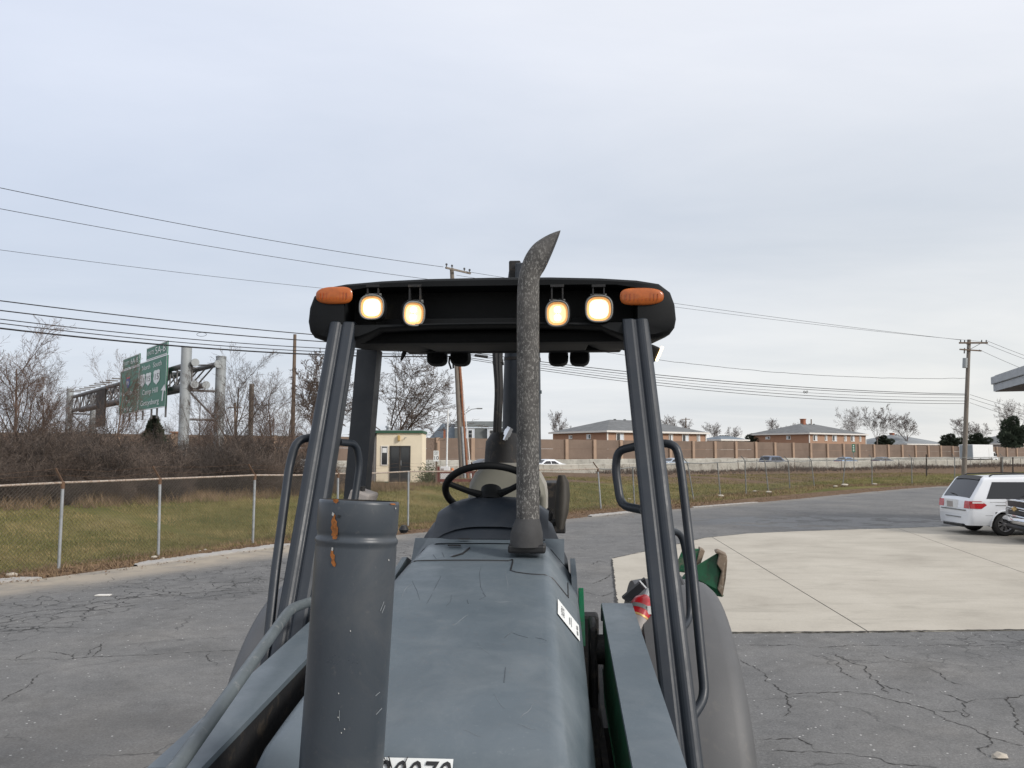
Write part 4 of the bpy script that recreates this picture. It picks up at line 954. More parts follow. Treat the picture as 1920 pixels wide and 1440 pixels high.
wire('lower of the top pair of wires running to the right pole crossarm', A0(516, .3, 0), B0_(641, 1.0, -.2), .35, .012)
wire('wavy single service wire sagging between cab and right pole', A0(612, .2, 0), B0_(709, -.2, 0), 1.1, .016, 70, .022, 3)
for i, (y0, y1, sg, r, lab) in enumerate(((658, 739, .6, .026, 'uppermost'), (662, 741, .66, .022, 'second'), (664, 746, .75, .014, 'third'), (668, 752, .75, .022, 'fourth'), (671, 757, .8, .02, 'lowest'))):
    wire(lab+' of the five low cables sagging between cab and right pole', A0(y0, .15, -.1), B0_(y1, -.15, -.1), sg, r)
sb = P(1511, 735, 63.5); o = MB().tube([sb+Vector((.16*math.cos(t), .02*t, .09*math.sin(2*t))) for t in np.linspace(0, 6.28, 20)], .025, 5).build('cable_splice', M['wire'], None, True); tag(o, 'dark knot of cable on the low cables above the second brick house', 'cable')
sb = P(903, 668, 55); o = MB().tube([sb-Vector((.5,0,-.07)), sb-Vector((.45,0,-.065)), sb+Vector((.40,0,-.045)), sb+Vector((.46,0,-.055))], [.03,.1,.1,.03], 8).build('splice_case', M['wire'], None, True); tag(o, 'black cable splice case hanging beside the machine boom', 'cable')
for (y0, y1, dx, sg, lab) in ((639, 735, 1.4, .25, 'uppermost'), (642, 742, 1.0, .25, 'second'), (656, 770, .8, .3, 'third'), (740, 815, .15, .3, 'fourth'), (747, 824, .15, .3, 'fifth'), (755, 840, .15, .3, 'lowest')):
    wire(lab+' of the wires leaving the right pole past the right edge', B0_(y0, dx, -.2), P(2140, y1, 60), sg, .014)
# ================================================================== bare trees, brush, grass
class TB:                                     # fast triangular-section branch collector
    def __init__(s): s.v = []; s.f = []
    def seg(s, pts, rs, n=3):
        base = len(s.v); m = len(pts)
        for i, p in enumerate(pts):
            q = pts[min(i+1, m-1)]; o = pts[max(i-1, 0)]
            tx, ty, tz = q[0]-o[0], q[1]-o[1], q[2]-o[2]; l = math.sqrt(tx*tx+ty*ty+tz*tz) or 1; tx /= l; ty /= l; tz /= l
            if abs(tz) < .9: ax, ay, az = -ty, tx, 0.0
            else: ax, ay, az = 0.0, -tz, ty
            l = math.sqrt(ax*ax+ay*ay+az*az) or 1; ax /= l; ay /= l; az /= l
            bx, by, bz = ty*az-tz*ay, tz*ax-tx*az, tx*ay-ty*ax; r = rs[i]
            for k in range(n):
                c, d = math.cos(6.2832*k/n)*r, math.sin(6.2832*k/n)*r
                s.v.append((p[0]+ax*c+bx*d, p[1]+ay*c+by*d, p[2]+az*c+bz*d))
        for i in range(m-1):
            for k in range(n):
                a = base+i*n+k; b = base+i*n+(k+1) % n; s.f.append((a, b, b+n, a+n))
    def mesh(s, name, m, smooth=True):
        me = bpy.data.meshes.new(name); me.from_pydata(s.v, [], s.f); me.materials.append(m)
        if smooth: me.polygons.foreach_set('use_smooth', [True]*len(me.polygons))
        return me
def grow(rnd, p, d, L, r, lev, cfg, T, C):
    n = cfg['seg'][min(lev, len(cfg['seg'])-1)]; pts = [p]; rs = [r]; d = Vector(d).normalized(); dirs = [d]
    rmin = cfg['rmin']
    for i in range(n):
        j = cfg['jit'][min(lev, len(cfg['jit'])-1)]
        d = (d + Vector((rnd.gauss(0, j), rnd.gauss(0, j), rnd.gauss(0, j))) + Vector((0, 0, cfg['up'][min(lev, len(cfg['up'])-1)]))).normalized()
        q = pts[-1]; pts.append((q[0]+d.x*L/n, q[1]+d.y*L/n, q[2]+d.z*L/n)); dirs.append(d)
        rs.append(max(rmin, r*(1-0.75*(i+1)/n)))
    (T if lev <= cfg['tl'] else C).seg(pts, rs, 7 if lev == 0 else (5 if lev <= cfg['tl'] else 3))
    if lev >= cfg['lev']: return
    nb = cfg['nb'][lev]
    for k in range(nb):
        f = cfg['f0'][min(lev, len(cfg['f0'])-1)]; t = f+(1-f)*(k+rnd.random())/nb; i = min(n-1, int(t*n)); u = t*n-i
        q = [pts[i][c]+(pts[i+1][c]-pts[i][c])*u for c in range(3)]; dd = dirs[i+1]
        a = dd.orthogonal().normalized(); a.rotate(Matrix.Rotation(rnd.uniform(0, 6.283), 3, dd))
        ang = R(cfg['ang'][min(lev, len(cfg['ang'])-1)]*rnd.uniform(.7, 1.3)); nd = dd*math.cos(ang)+a*math.sin(ang)
        grow(rnd, tuple(q), nd, L*cfg['len'][min(lev, len(cfg['len'])-1)]*rnd.uniform(.65, 1.2)*(1.15-0.5*t), max(rmin, rs[i]*cfg.get('rr', .55)), lev+1, cfg, T, C)
CFG = {
 'sapling': dict(lev=4, nb=(14, 9, 6, 4), seg=(8, 6, 4, 3), jit=(.05, .06, .07, .08), up=(.03, .05, .04, .03), ang=(34, 32, 34, 36), len=(.62, .50, .5, .5), f0=(.06, .15, .12, .1), rmin=.0055, tl=1, rr=.5, H=.75, r=.011),
 'oak': dict(lev=5, nb=(9, 8, 6, 5, 3), seg=(4, 8, 5, 4, 3), jit=(.05, .09, .10, .10, .1), up=(.03, .02, .02, .02, .02), ang=(48, 38, 40, 40, 40), len=(2.3, .50, .48, .5, .5), f0=(.45, .2, .15, .12, .1), rmin=.007, tl=1, rr=.38, H=.28, r=.022),
 'round': dict(lev=5, nb=(8, 8, 6, 4, 3), seg=(4, 7, 5, 3, 2), jit=(.05, .07, .09, .1, .1), up=(.03, .05, .03, .02, .02), ang=(32, 34, 38, 40, 40), len=(2.2, .48, .48, .5, .5), f0=(.4, .2, .15, .12, .1), rmin=.012, tl=1, rr=.40, H=.28, r=.019),
}
def tree_meshes(kind, seed, H, bark):
    c = dict(CFG[kind]); rnd = random.Random(seed); T, C = TB(), TB()
    grow(rnd, (0,0,-.3), (rnd.uniform(-.08,.08), rnd.uniform(-.08,.08), 1), H*c['H'], H*c['r'], 0, c, T, C)
    zmax = max(v[2] for v in C.v); k = H/zmax
    for B in (T, C): B.v = [(a*k, b*k, z*k if z > 0 else z) for a, b, z in B.v]
    return T.mesh('trunk', bark), C.mesh('crown', bark)
TM = {}
def tree(label, kind, seed, px, pyb, pyt, Y, bark='bark', sx=1.0, rz=0, group='bare winter trees', name='bare_tree'):
    b, t = P(px, pyb, Y), P(px, pyt, Y); H = t.z-b.z
    key = (kind, seed, bark)
    if key not in TM: TM[key] = tree_meshes(kind, seed, 10.0, M[bark])
    o = thing(name, label, 'tree', b, rz, group); o.scale = (H/10*sx, H/10*sx, H/10)
    for nm, me in zip(('trunk', 'crown'), TM[key]): link(bpy.data.objects.new(nm, me), o)
    return o
tree('tall bare tree at the left edge, its twigs crossing the low wires', 'sapling', 11, 22, 905, 592, 36, 'bark_red', 1.25)
tree('slim bare tree between the left edge and the gantry', 'sapling', 12, 78, 905, 645, 38, 'bark', 1.1, 1.0)
tree('bare tree whose branches cross the farther green sign', 'sapling', 13, 212, 905, 650, 40, 'bark_red', .8, 2.0)
tree('small bare tree in front of the near green sign', 'sapling', 12, 262, 905, 765, 42, 'bark', 1.1, 3.0)
tree('thin bare tree between the two near gantry columns', 'sapling', 11, 372, 900, 690, 44, 'bark', .8, 4.0)
tree('bare tree right of the near gantry columns, behind the stubby pole', 'sapling', 14, 452, 900, 645, 43, 'bark', 1.25, .5)
tree('bare tree just left of the thin wooden pole', 'sapling', 13, 512, 900, 690, 44, 'bark_red', 1.1, 5.0)
tree('leafy-twigged bare tree behind the left cab post', 'round', 21, 600, 890, 650, 56, 'bark', 1.0, .2)
tree('big spreading bare tree behind the cream booth', 'oak', 31, 740, 880, 655, 64, 'bark', 1.3, 0.7)
for i, (px, pt, Y, sx, sd) in enumerate(((-30, 640, 34, 1.3, 14), (50, 690, 33, 1.2, 13), (118, 735, 34, 1.3, 11), (160, 772, 35, 1.2, 14), (320, 770, 37, 1.3, 12), (410, 745, 40, 1.2, 13), (425, 782, 36, 1.4, 11), (490, 760, 41, 1.3, 12), (545, 725, 46, 1.3, 14), (585, 770, 42, 1.3, 11))):
    tree('slender bare sapling standing '+['outside', 'in front of the left edge trees', 'left of the far gantry column', 'below the far gantry column', 'below the near gantry column', 'right of the near gantry columns', 'low in front of the right gantry column', 'just right of the stubby pole', 'just right of the thin wooden pole', 'beside the left grab handle'][i] if i else 'bare sapling at the extreme left edge of the picture', 'sapling', sd, px, 912, pt, Y, 'bark_red' if i % 2 else 'bark', sx, i*.9, 'bare saplings in the thicket')
FT = [('round', 22, 1040, 768, 190, .9, 'bare tree at the left end of the first brick house'), ('round', 23, 1250, 778, 215, 1.1, 'bare tree behind the chimney of the first brick house'), ('round', 22, 1288, 785, 240, 1.0, 'bare tree by the tiny distant crossarm pole'),
      ('round', 23, 1336, 790, 215, .95, 'bare tree right of the first brick house'), ('round', 21, 1376, 798, 220, 1.0, 'low bare tree above the dark blue shed'), ('round', 22, 1447, 783, 235, .95, 'bare tree above the left slope of the second brick house'), ('round', 23, 1485, 792, 270, 1.0, 'thin bare tree top behind the second house roof'),
      ('oak', 31, 1600, 760, 240, .75, 'tall dark bare tree just right of the second brick house'), ('round', 21, 1645, 757, 245, .8, 'tall bare tree, right one of the tall pair by the second brick house'), ('round', 23, 1700, 772, 255, 1.2, 'wide bare tree above the pale grey roof'), ('round', 22, 1800, 781, 240, 1.25, 'dense bare tree left of the right utility pole'),
      ('round', 21, 1838, 790, 245, 1.0, 'dense bare tree right of the right utility pole'), ('oak', 31, 1903, 745, 200, .8, 'tall bare tree at the right edge behind the evergreen')]
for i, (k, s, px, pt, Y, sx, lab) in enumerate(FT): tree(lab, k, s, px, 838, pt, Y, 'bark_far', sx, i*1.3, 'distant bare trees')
# evergreens: many small needle sprays round a stem
def evergreen_mesh(seed, n, shape):
    rnd = random.Random(seed); b = TB(); fv = []; ff = []; lobes = [(Vector((rnd.uniform(-.38,.38), rnd.uniform(-.3,.3), rnd.uniform(.0,.62))), rnd.uniform(.12,.24)) for _ in range(14)]+[(Vector((.06,0,.78)), .17), (Vector((-.12,0,.66)), .2), (Vector((0,0,.25)), .38)]
    for k in range(n):
        h = rnd.random()**0.8
        if shape > .5:
            lb = lobes[rnd.randrange(len(lobes))]; u = Vector((rnd.gauss(0,1), rnd.gauss(0,1), rnd.gauss(0,1))).normalized(); c = lb[0]+u*lb[1]*rnd.uniform(.55, 1.08); c.z = max(.02, c.z); d = (u+Vector((0,0,.3))).normalized()
            l = rnd.uniform(.03, .07); s = d.orthogonal().normalized(); s.rotate(Matrix.Rotation(rnd.uniform(0, 6.3), 3, d)); s = s*l*.45; i = len(fv); fv += [tuple(c-s), tuple(c+s), tuple(c+d*l)]; ff.append((i, i+1, i+2)); continue
        rad = (1-h)*.42*(1-.35*shape)+.05+shape*.28*math.sin(math.pi*min(1, h*1.05)); a = rnd.uniform(0, 6.283); r = rad*rnd.uniform(.35, 1.08)*(1+.18*math.sin(3*a+seed)+.12*math.sin(7*h*3+a))
        c = Vector((r*math.cos(a), r*math.sin(a), h)); d = Vector((math.cos(a), math.sin(a), rnd.uniform(-.3, .6))).normalized()
        l = rnd.uniform(.03, .075); s = d.orthogonal().normalized(); s.rotate(Matrix.Rotation(rnd.uniform(0, 6.3), 3, d)); s = s*l*.45
        i = len(fv); fv += [tuple(c-s), tuple(c+s), tuple(c+d*l)]; ff.append((i, i+1, i+2))
    me = bpy.data.meshes.new('crown'); me.from_pydata(fv, [], ff); me.materials.append(M['evergreen']); return me
EM = [evergreen_mesh(1, 9000, 0.0), evergreen_mesh(2, 12000, .75)]
def evergreen(label, px, pyb, pyt, Y, which, sx):
    b, t = P(px, pyb, Y), P(px, pyt, Y); H = t.z-b.z; o = thing('evergreen_tree', label, 'tree', b, 0, 'evergreen trees'); o.scale = (H*sx, H*sx, H)
    link(bpy.data.objects.new('crown', EM[which]), o); MB().cyl((0,0,-.05), (0,0,.9), .03, .006, 6).build('trunk', M['bark'], o, True)
evergreen('small dark evergreen below the near green sign', 286, 850, 780, 68, 0, .9)
evergreen('broad dark evergreen at the right edge beside the bare tree', 1898, 838, 778, 185, 1, .95)
evergreen('low dark evergreen left of the right utility pole', 1780, 838, 812, 232, 1, 1.7)
evergreen('low dark evergreen right of the right utility pole', 1832, 838, 811, 236, 1, 1.6)
evergreen('small dark evergreen between the two brick houses', 1408, 838, 812, 230, 1, 1.2)
evergreen('small dark evergreen at the foot of the tall bare trees', 1655, 838, 815, 250, 1, 1.5)

# brush along the left
def brush_mesh(seed, n, m):
    rnd = random.Random(seed); T, C = TB(), TB()
    cfg = dict(lev=2, nb=(9, 6), seg=(5, 4, 3), jit=(.16, .2, .25), up=(-.02, .02, .0), ang=(40, 45, 45), len=(.5, .5, .5), f0=(.15, .1), rmin=.0055, tl=-1, rr=.6)
    for k in range(n):
        a = rnd.uniform(0, 6.283); tilt = rnd.uniform(.05, .8)
        grow(rnd, (rnd.gauss(0, .45), rnd.gauss(0, .45), -.1), (math.cos(a)*tilt, math.sin(a)*tilt, 1), rnd.uniform(1.2, 2.7), rnd.uniform(.008, .016), 0, cfg, T, C)
    return C.mesh('brush', m, False)
BM = [brush_mesh(1, 62, M['twig']), brush_mesh(2, 62, M['twig_dark']), brush_mesh(3, 54, M['twig']), brush_mesh(4, 62, M['twig_dark'])]
rnd = random.Random(77); k = 0
where = ['at the left edge of the brush', 'below the gantry far columns', 'below the green signs', 'below the near gantry columns', 'behind the stubby pole', 'behind the left cab post']
def near_what(px):
    return where[0 if px < 110 else 1 if px < 205 else 2 if px < 320 else 3 if px < 430 else 4 if px < 520 else 5]
for row, (d0, n, hs) in enumerate(((10.6, 17, .64), (12.6, 17, .76), (15.0, 16, .86), (18.5, 14, .95))):
    for i in range(n):
        s = -5.5+i*(25.5/n)+rnd.uniform(-.5, .5); base = Vector((-9.6, 17.2))+Vector((.6, .8))*s+Vector((-.8, .6))*(d0+rnd.uniform(-.7, .7))
        px = 960+1500*base.x/base.y
        if px > 640 or px < -180: continue
        if px > 540: hs2 = hs*.75
        else: hs2 = hs
        o = bpy.data.objects.new('shrub', BM[(i*3+row) % 4]); link(o); o.location = (base.x, base.y, terrain(base.x, base.y)[0]-.05); o.rotation_euler = (0, 0, rnd.uniform(0, 6.28)); q = rnd.choice((.7, .85, 1.0, 1.1, 1.3))*rnd.uniform(.92, 1.08)*hs2; o.scale = (q*1.05, q*1.05, q*rnd.uniform(.9, 1.12))
        tag(o, 'leafless brown tangled shrub in the thicket '+near_what(px), 'shrub', 'leafless thicket shrubs '+near_what(px)); k += 1

# grass blades on the bank
def blades(n, xr, dmin, dmax, h, seed, mcol, name, label, right=False):
    rnd = random.Random(seed); vs = []; fs = []; tries = 0
    while len(fs) < n and tries < n*4:
        tries += 1; i = rnd.uniform(0, len(posts)-1.001); j = int(i)
        if not (xr[0] <= posts[j][0].x <= xr[1]): continue
        u = i-j; b = posts[j][0].lerp(posts[j+1][0], u); dd = (posts[j+1][0]-posts[j][0]).normalized(); nn = Vector((-dd.y, dd.x, 0))
        d = dmin+(dmax-dmin)*rnd.random(); p = b+nn*d; z = -0.03+amp(p.x)*smooth01(.4, 10.5, d)
        a = rnd.uniform(0, 6.283); hh = h*rnd.uniform(.5, 1.4); w = rnd.uniform(.006, .014)*(1.6 if right else 1); lx, ly = rnd.gauss(0, .5)*hh, rnd.gauss(0, .5)*hh
        k = len(vs); c, s = math.cos(a)*w, math.sin(a)*w
        vs += [(p.x-c, p.y-s, z-.01), (p.x+c, p.y+s, z-.01), (p.x+lx, p.y+ly, z+hh)]; fs.append((k, k+1, k+2))
    me = bpy.data.meshes.new(name); me.from_pydata(vs, [], fs); me.materials.append(mcol); o = bpy.data.objects.new(name, me); link(o); tag(o, label, 'grass', kind='stuff')
def grass_mat():
    m, nt, b = new_mat('grass_blades'); v = coords(nt, (1,1,1), True)
    c = ramp(nt, noise(nt, v, .5, 6, .7), [(.32, (.085, .097, .028)), (.47, (.155, .145, .048)), (.62, (.32, .25, .115))])
    c = mixc(nt, ramp(nt, noise(nt, v, 25, 3, .7), [(.45, 0.), (.6, .6)]), c, (.29, .23, .12))
    nt.links.new(c, b.inputs['Base Color']); b.inputs['Roughness'].default_value = .9; b.inputs['Specular IOR Level'].default_value = .15; return m
gm = grass_mat()
blades(95000, (-16, 3), .3, 11.0, .07, 1, gm, 'grass', 'short olive and tan winter grass on the bank behind the fence')
blades(45000, (3, 60), .8, 16.0, .10, 2, gm, 'grass', 'short green grass behind the fence on the right', True)
blades(9000, (-16, 3), -1.1, .6, .10, 3, M['drygrass'], 'dry_weeds', 'dead brown weeds along the foot of the fence on the left')
blades(9000, (3, 60), -2.2, .9, .12, 4, M['drygrass'], 'dry_weeds', 'dead brown weeds along the foot of the fence on the right', True)
# tall dead weeds before the barrier and at the edge of the brush
def weeds(n, fn, h, m, name, label, seed, wid=.02):
    rnd = random.Random(seed); vs = []; fs = []
    for _ in range(n):
        p, sc = fn(rnd); z = terrain(p.x, p.y)[0]; hh = h*sc*rnd.uniform(.4, 1.3)
        for __ in range(5):
            a = rnd.uniform(0, 6.283); w = wid*rnd.uniform(.5, 1.2); lx, ly = rnd.gauss(0, .35)*hh, rnd.gauss(0, .35)*hh; k = len(vs); c, s = math.cos(a)*w, math.sin(a)*w
            vs += [(p.x-c, p.y-s, z-.02), (p.x+c, p.y+s, z-.02), (p.x+lx, p.y+ly, z+hh*rnd.uniform(.6, 1))]; fs.append((k, k+1, k+2))
    me = bpy.data.meshes.new(name); me.from_pydata(vs, [], fs); me.materials.append(m); o = bpy.data.objects.new(name, me); link(o); tag(o, label, 'weeds', kind='stuff')
def f_bar(r):
    s = SW0+r.uniform(-30, 95); cl = .35+.9*(math.sin(s*.9)*.5+.5)*(math.sin(s*.23+1)*.5+.5); q = QB-.6-abs(r.gauss(0, 4.5)); v = along(s, q); return v, cl*(1 if q > QB-4 else .5)
weeds(5200, f_bar, .85, M['twig'], 'dry_weeds', 'tall brown dead weeds along the foot of the pale barrier', 5, .03)
def f_brush(r):
    s = r.uniform(-7, 21); v = Vector((-9.6, 17.2))+Vector((.6, .8))*s+Vector((-.8, .6))*r.uniform(9.2, 14.5); return v, 1
weeds(4200, f_brush, .45, M['drygrass'], 'dry_weeds', 'matted brown undergrowth at the front of the left thicket', 6, .012)
def f_booth(r): return Vector((r.uniform(-9.5, 3), r.uniform(41.5, 45))), .8
weeds(900, f_booth, .3, M['drygrass'], 'dry_weeds', 'dry weeds round the foot of the booth and board fence', 7, .015)
# ivy-like green patch by the booth
def ivy():
    rnd = random.Random(8); vs = []; fs = []
    for _ in range(1500):
        x = P(802, 900, 45.6).x+rnd.gauss(0, .28); z = rnd.uniform(.65, .78+1.25*rnd.random()); y = 45.4+rnd.gauss(0, .12); l = .06
        k = len(vs); a = rnd.uniform(0, 6.28); vs += [(x, y, z), (x+l*math.cos(a), y-.03, z+l*math.sin(a)), (x+l*math.cos(a+1.2), y-.02, z+l*math.sin(a+1.2))]; fs.append((k, k+1, k+2))
    me = bpy.data.meshes.new('ivy_bush'); me.from_pydata(vs, [], fs); me.materials.append(mat('dull_green_leaves', (.075, .095, .04), .9, 0, .4, 5)); o = bpy.data.objects.new('ivy_bush', me); link(o); tag(o, 'dull green leafy bush at the right side of the cream booth', 'bush')
ivy()

# debris along the kerb, stones and litter
def debris():
    rnd = random.Random(12); vs = []; fs = []
    for _ in range(7000):
        i = rnd.randrange(2, len(edge)-3); b = edge[i].lerp(edge[i+1], rnd.random())
        if b.x > 45: continue
        t = (edge[i+1]-edge[i]).normalized(); nn = Vector((-t.y, t.x, 0)); d = rnd.gauss(.75, .5)*(1.5 if b.x > 3 else 1); p = b+nn*d; z = max(.006, terrain(p.x, p.y)[0]+.015) if d < 0.1 else terrain(p.x, p.y)[0]+.02
        l = rnd.uniform(.02, .07); a = rnd.uniform(0, 6.28); k = len(vs)
        vs += [(p.x, p.y, z), (p.x+l*math.cos(a), p.y+l*math.sin(a), z+rnd.uniform(0, .03)), (p.x+l*math.cos(a+1.3)*.7, p.y+l*math.sin(a+1.3)*.7, z+rnd.uniform(0, .03))]; fs.append((k, k+1, k+2))
    me = bpy.data.meshes.new('leaf_debris'); me.from_pydata(vs, [], fs); me.materials.append(M['leafdebris']); o = bpy.data.objects.new('leaf_debris', me); link(o); tag(o, 'dead leaves and bark crumbs along the lot edge', 'debris', kind='stuff')
debris()
simple('litter_scrap', 'flat white scrap of litter lying on the cracked asphalt at left', 'litter', MB().prism([(-.12,-.05,0),(.13,-.04,0),(.12,.07,0),(-.10,.06,0)], (0,0,.015)), M['litter'], G(193, 1117)+Vector((0,0,.003)))
STN = [(22,1080,.13,'pale stone at the lot edge near the left edge'), (290,1046,.10,'pale stone by the foot of the second fence post'), (305,1048,.06,'small stone beside the second fence post'), (375,1034,.05,'small pale stone in the dirt between the second and third posts'), (385,1031,.05,'tiny pale stone nearer the third fence post'), (1874,1421,.07,'flat pale stone on the asphalt at the lower right'),
       (1584,911,.3,'pale rubble lump at the foot of the bent fence post'), (1566,913,.22,'pale rubble lump left of the bent fence post'), (1640,909,.25,'pale rubble by the post left of the truck'), (1441,924,.22,'pale concrete footing of a leaning right fence post'), (1352,931,.2,'pale concrete footing under a right fence post'), (1415,922,.16,'white scrap in the dirt between right fence posts'), (1180,937,.14,'broken white stick end in the weeds by the machine post')]
for i, (px, py, s, lab) in enumerate(STN): simple('stone', lab, 'stone', MB().ico((0,0,s*.2), (s, s*.7, s*.4), i), M['stone'], G(px, py))
# ================================================================== vehicles (local: x from tail to nose, y across, z up)
def interp(T, x):
    if x <= T[0][0]: return T[0][1]
    for (a, va), (b, vb) in zip(T[:-1], T[1:]):
        if x <= b: 
            t = (x-a)/(b-a); return va+(vb-va)*t
    return T[-1][1]
class Body:
    def __init__(s, L, W, H, belt, plan, bot=.26, tumble=.80, crown=.03):
        s.L, s.W, s.H, s.belt, s.plan, s.bot, s.tumble, s.crown = L, W/2, H, belt, plan, bot, tumble, crown; s.top = max(h for _, h in H)
    def h(s, x): return interp(s.H, x)
    def half(s, x, z):
        w = interp([(s.bot, .93), (.45, .985), (.72, 1.0), (s.belt, .985), (s.top, s.tumble)], z); return s.W*w*interp(s.plan, x)
    def sec(s, x):
        h = s.h(x); pts = []
        zs = [s.bot, .36, .46, .58, .7, .82, s.belt-.06, s.belt]; zs += [s.belt+(s.top-.10-s.belt)*k/5 for k in range(1, 6)]
        rr = .09
        for z in zs:
            zz = min(z, h-rr) if h-rr > s.bot else s.bot
            pts.append((s.half(x, zz), zz))
        w = s.half(x, max(s.bot, h-rr))
        for a in (30, 60, 90): pts.append((w-rr*(1-math.cos(R(a)))*1.0, h-rr+rr*math.sin(R(a))))
        w2 = w-rr
        for f in (.75, .5, .25, 0): pts.append((w2*f, h+s.crown*(1-f*f)))
        return pts
    def side(s, x, z, sg, off=.006): return Vector((x, sg*(s.half(x, z)+off), z))
    def topp(s, x, y, off=.006):
        e = .01; dz = (s.h(x+e)-s.h(x-e))/(2*e); n = Vector((-dz, 0, 1)).normalized()
        w = max(.1, s.half(x, max(s.bot, s.h(x)-.09))-.09); return Vector((x, y, s.h(x)+s.crown*(1-min(1, (y/w))**2)))+n*off
def car(name, label, cat, body, paint, loc, rz, wheels, sidewin, rearwin, frontwin, R_=.33, group=None, detail=True):
    r = thing(name, label, cat, loc, rz, group); st = sorted(set(list(np.linspace(0, body.L, int(body.L/.055))) + [a for a, _ in body.H]))
    secs = [body.sec(x) for x in st]; n = len(secs[0]); m = MB(); V = []; arch = R_+.075
    for x, sc in zip(st, secs):
        V += [(x, -y, z) for y, z in sc] + [(x, y, z) for y, z in sc[-2::-1]]
    k = 2*n-1; F = []
    for i in range(len(st)-1):
        for j in range(k-1):
            q = (i*k+j, i*k+j+1, (i+1)*k+j+1, (i+1)*k+j)
            cx = sum(V[a][0] for a in q)/4; cz = sum(V[a][2] for a in q)/4
            if any((cx-wx)**2+(cz-R_)**2 < arch**2 for wx in wheels) and cz < body.belt-.1: continue
            F.append(q)
    F.append(tuple(range(k))); F.append(tuple((len(st)-1)*k+j for j in range(k))[::-1])
    m.add(V, F); m.build('body', paint, r, True)
    W = body.W
    MB().box((body.L/2, 0, body.bot+.05), (body.L-.7, 2*W*.70, .12)).build('underbody', M['black'], r)
    for wx in wheels:
        for sg in (-1, 1):
            yo = sg*(W-.02); a = [(wx+(arch-.004)*math.cos(t), R_+(arch-.004)*math.sin(t)) for t in np.linspace(-.15, math.pi+.15, 15)]
            MB().grid([[Vector((x, yo-sg*.32, z)) for x, z in a], [Vector((x, yo-sg*.015, z)) for x, z in a]]).build('arch_liner', M['black'], r, fix=False)
            MB().tube([Vector((x, sg*(body.half(x, max(body.bot, z))+.002), z)) for x, z in a if z > body.bot-.03], .022, 6).build('arch_lip', paint, r, True)
            tw = .22; y0 = sg*(W-.03-tw); y1 = sg*(W-.03); prof = [(R_*.62, 0), (R_*.9, .0), (R_, .04), (R_, tw-.04), (R_*.9, tw), (R_*.62, tw)]
            rings = [[Vector((wx+rr*math.cos(t), y0+sg*d, R_+rr*math.sin(t))) for t in np.linspace(0, 6.2832, 29)[:-1]] for rr, d in prof]
            t_ = MB().rings(rings, caps=False).build('tyre', M['rubber'], r, True)
            if detail:
                rim = MB(); yf = y1-sg*.03
                rim.rings([[Vector((wx+rr*math.cos(t), yf+sg*d, R_+rr*math.sin(t))) for t in np.linspace(0, 6.2832, 29)[:-1]] for rr, d in ((R_*.63, .02), (R_*.6, .025), (R_*.56, 0), (R_*.55, -.06))], caps=False)
                rim.rings([[Vector((wx+rr*math.cos(t), yf+sg*d, R_+rr*math.sin(t))) for t in np.linspace(0, 6.2832, 17)[:-1]] for rr, d in ((R_*.18, -.03), (R_*.17, .012), (R_*.06, .018))])
                for a in range(7):
                    th = a*2*math.pi/7; c, s_ = math.cos(th), math.sin(th); u = Vector((c, 0, s_)); v = Vector((-s_, 0, c))
                    for dv in (-.035, .035): rim.prism([Vector((wx, yf, R_))+u*R_*.14+v*(dv*.7-.018), Vector((wx, yf, R_))+u*R_*.58+v*(dv*1.5-.016), Vector((wx, yf, R_))+u*R_*.58+v*(dv*1.5+.016), Vector((wx, yf, R_))+u*R_*.14+v*(dv*.7+.018)], Vector((0, -sg*.03, 0)))
                rim.build('rim', M['alloy'], t_)
                MB().cyl((wx, yf-sg*.07, R_), (wx, yf-sg*.065, R_), R_*.56, n=24).build('brake_disc', M['black'], t_)
            else:
                MB().cyl((wx, y1-sg*.03, R_), (wx, y1-sg*.01, R_), R_*.6, n=16).build('rim', M['alloy'], t_)
    for (x0, x1, xs0, xs1) in sidewin:         # bottom x0..x1, top xs0..xs1
        for sg in (-1, 1):
            rows = []
            for f in np.linspace(0, 1, 7):
                z = body.belt+.03+(body.top-.17-body.belt-.03)*f; a = x0+(xs0-x0)*f; b = x1+(xs1-x1)*f
                rows.append([body.side(a+(b-a)*g, min(z, body.h(a+(b-a)*g)-.12), sg) for g in np.linspace(0, 1, 12)])
            MB().grid(rows).build('side_window', M['glass_tint'], r, True, fix=False)
    for nm, (x0, x1, f) in (('rear_window', rearwin), ('windscreen', frontwin)):
        rows = []
        for x in np.linspace(x0, x1, 8):
            w = (body.half(x, body.h(x)-.09)-.10)*f; rows.append([body.topp(x, y) for y in np.linspace(-w, w, 10)])
        MB().grid(rows).build(nm, M['glass_tint'], r, True, fix=False)
    return r
def place(px, py, hx, hy): p = G(px, py); return p, math.atan2(hy, hx)

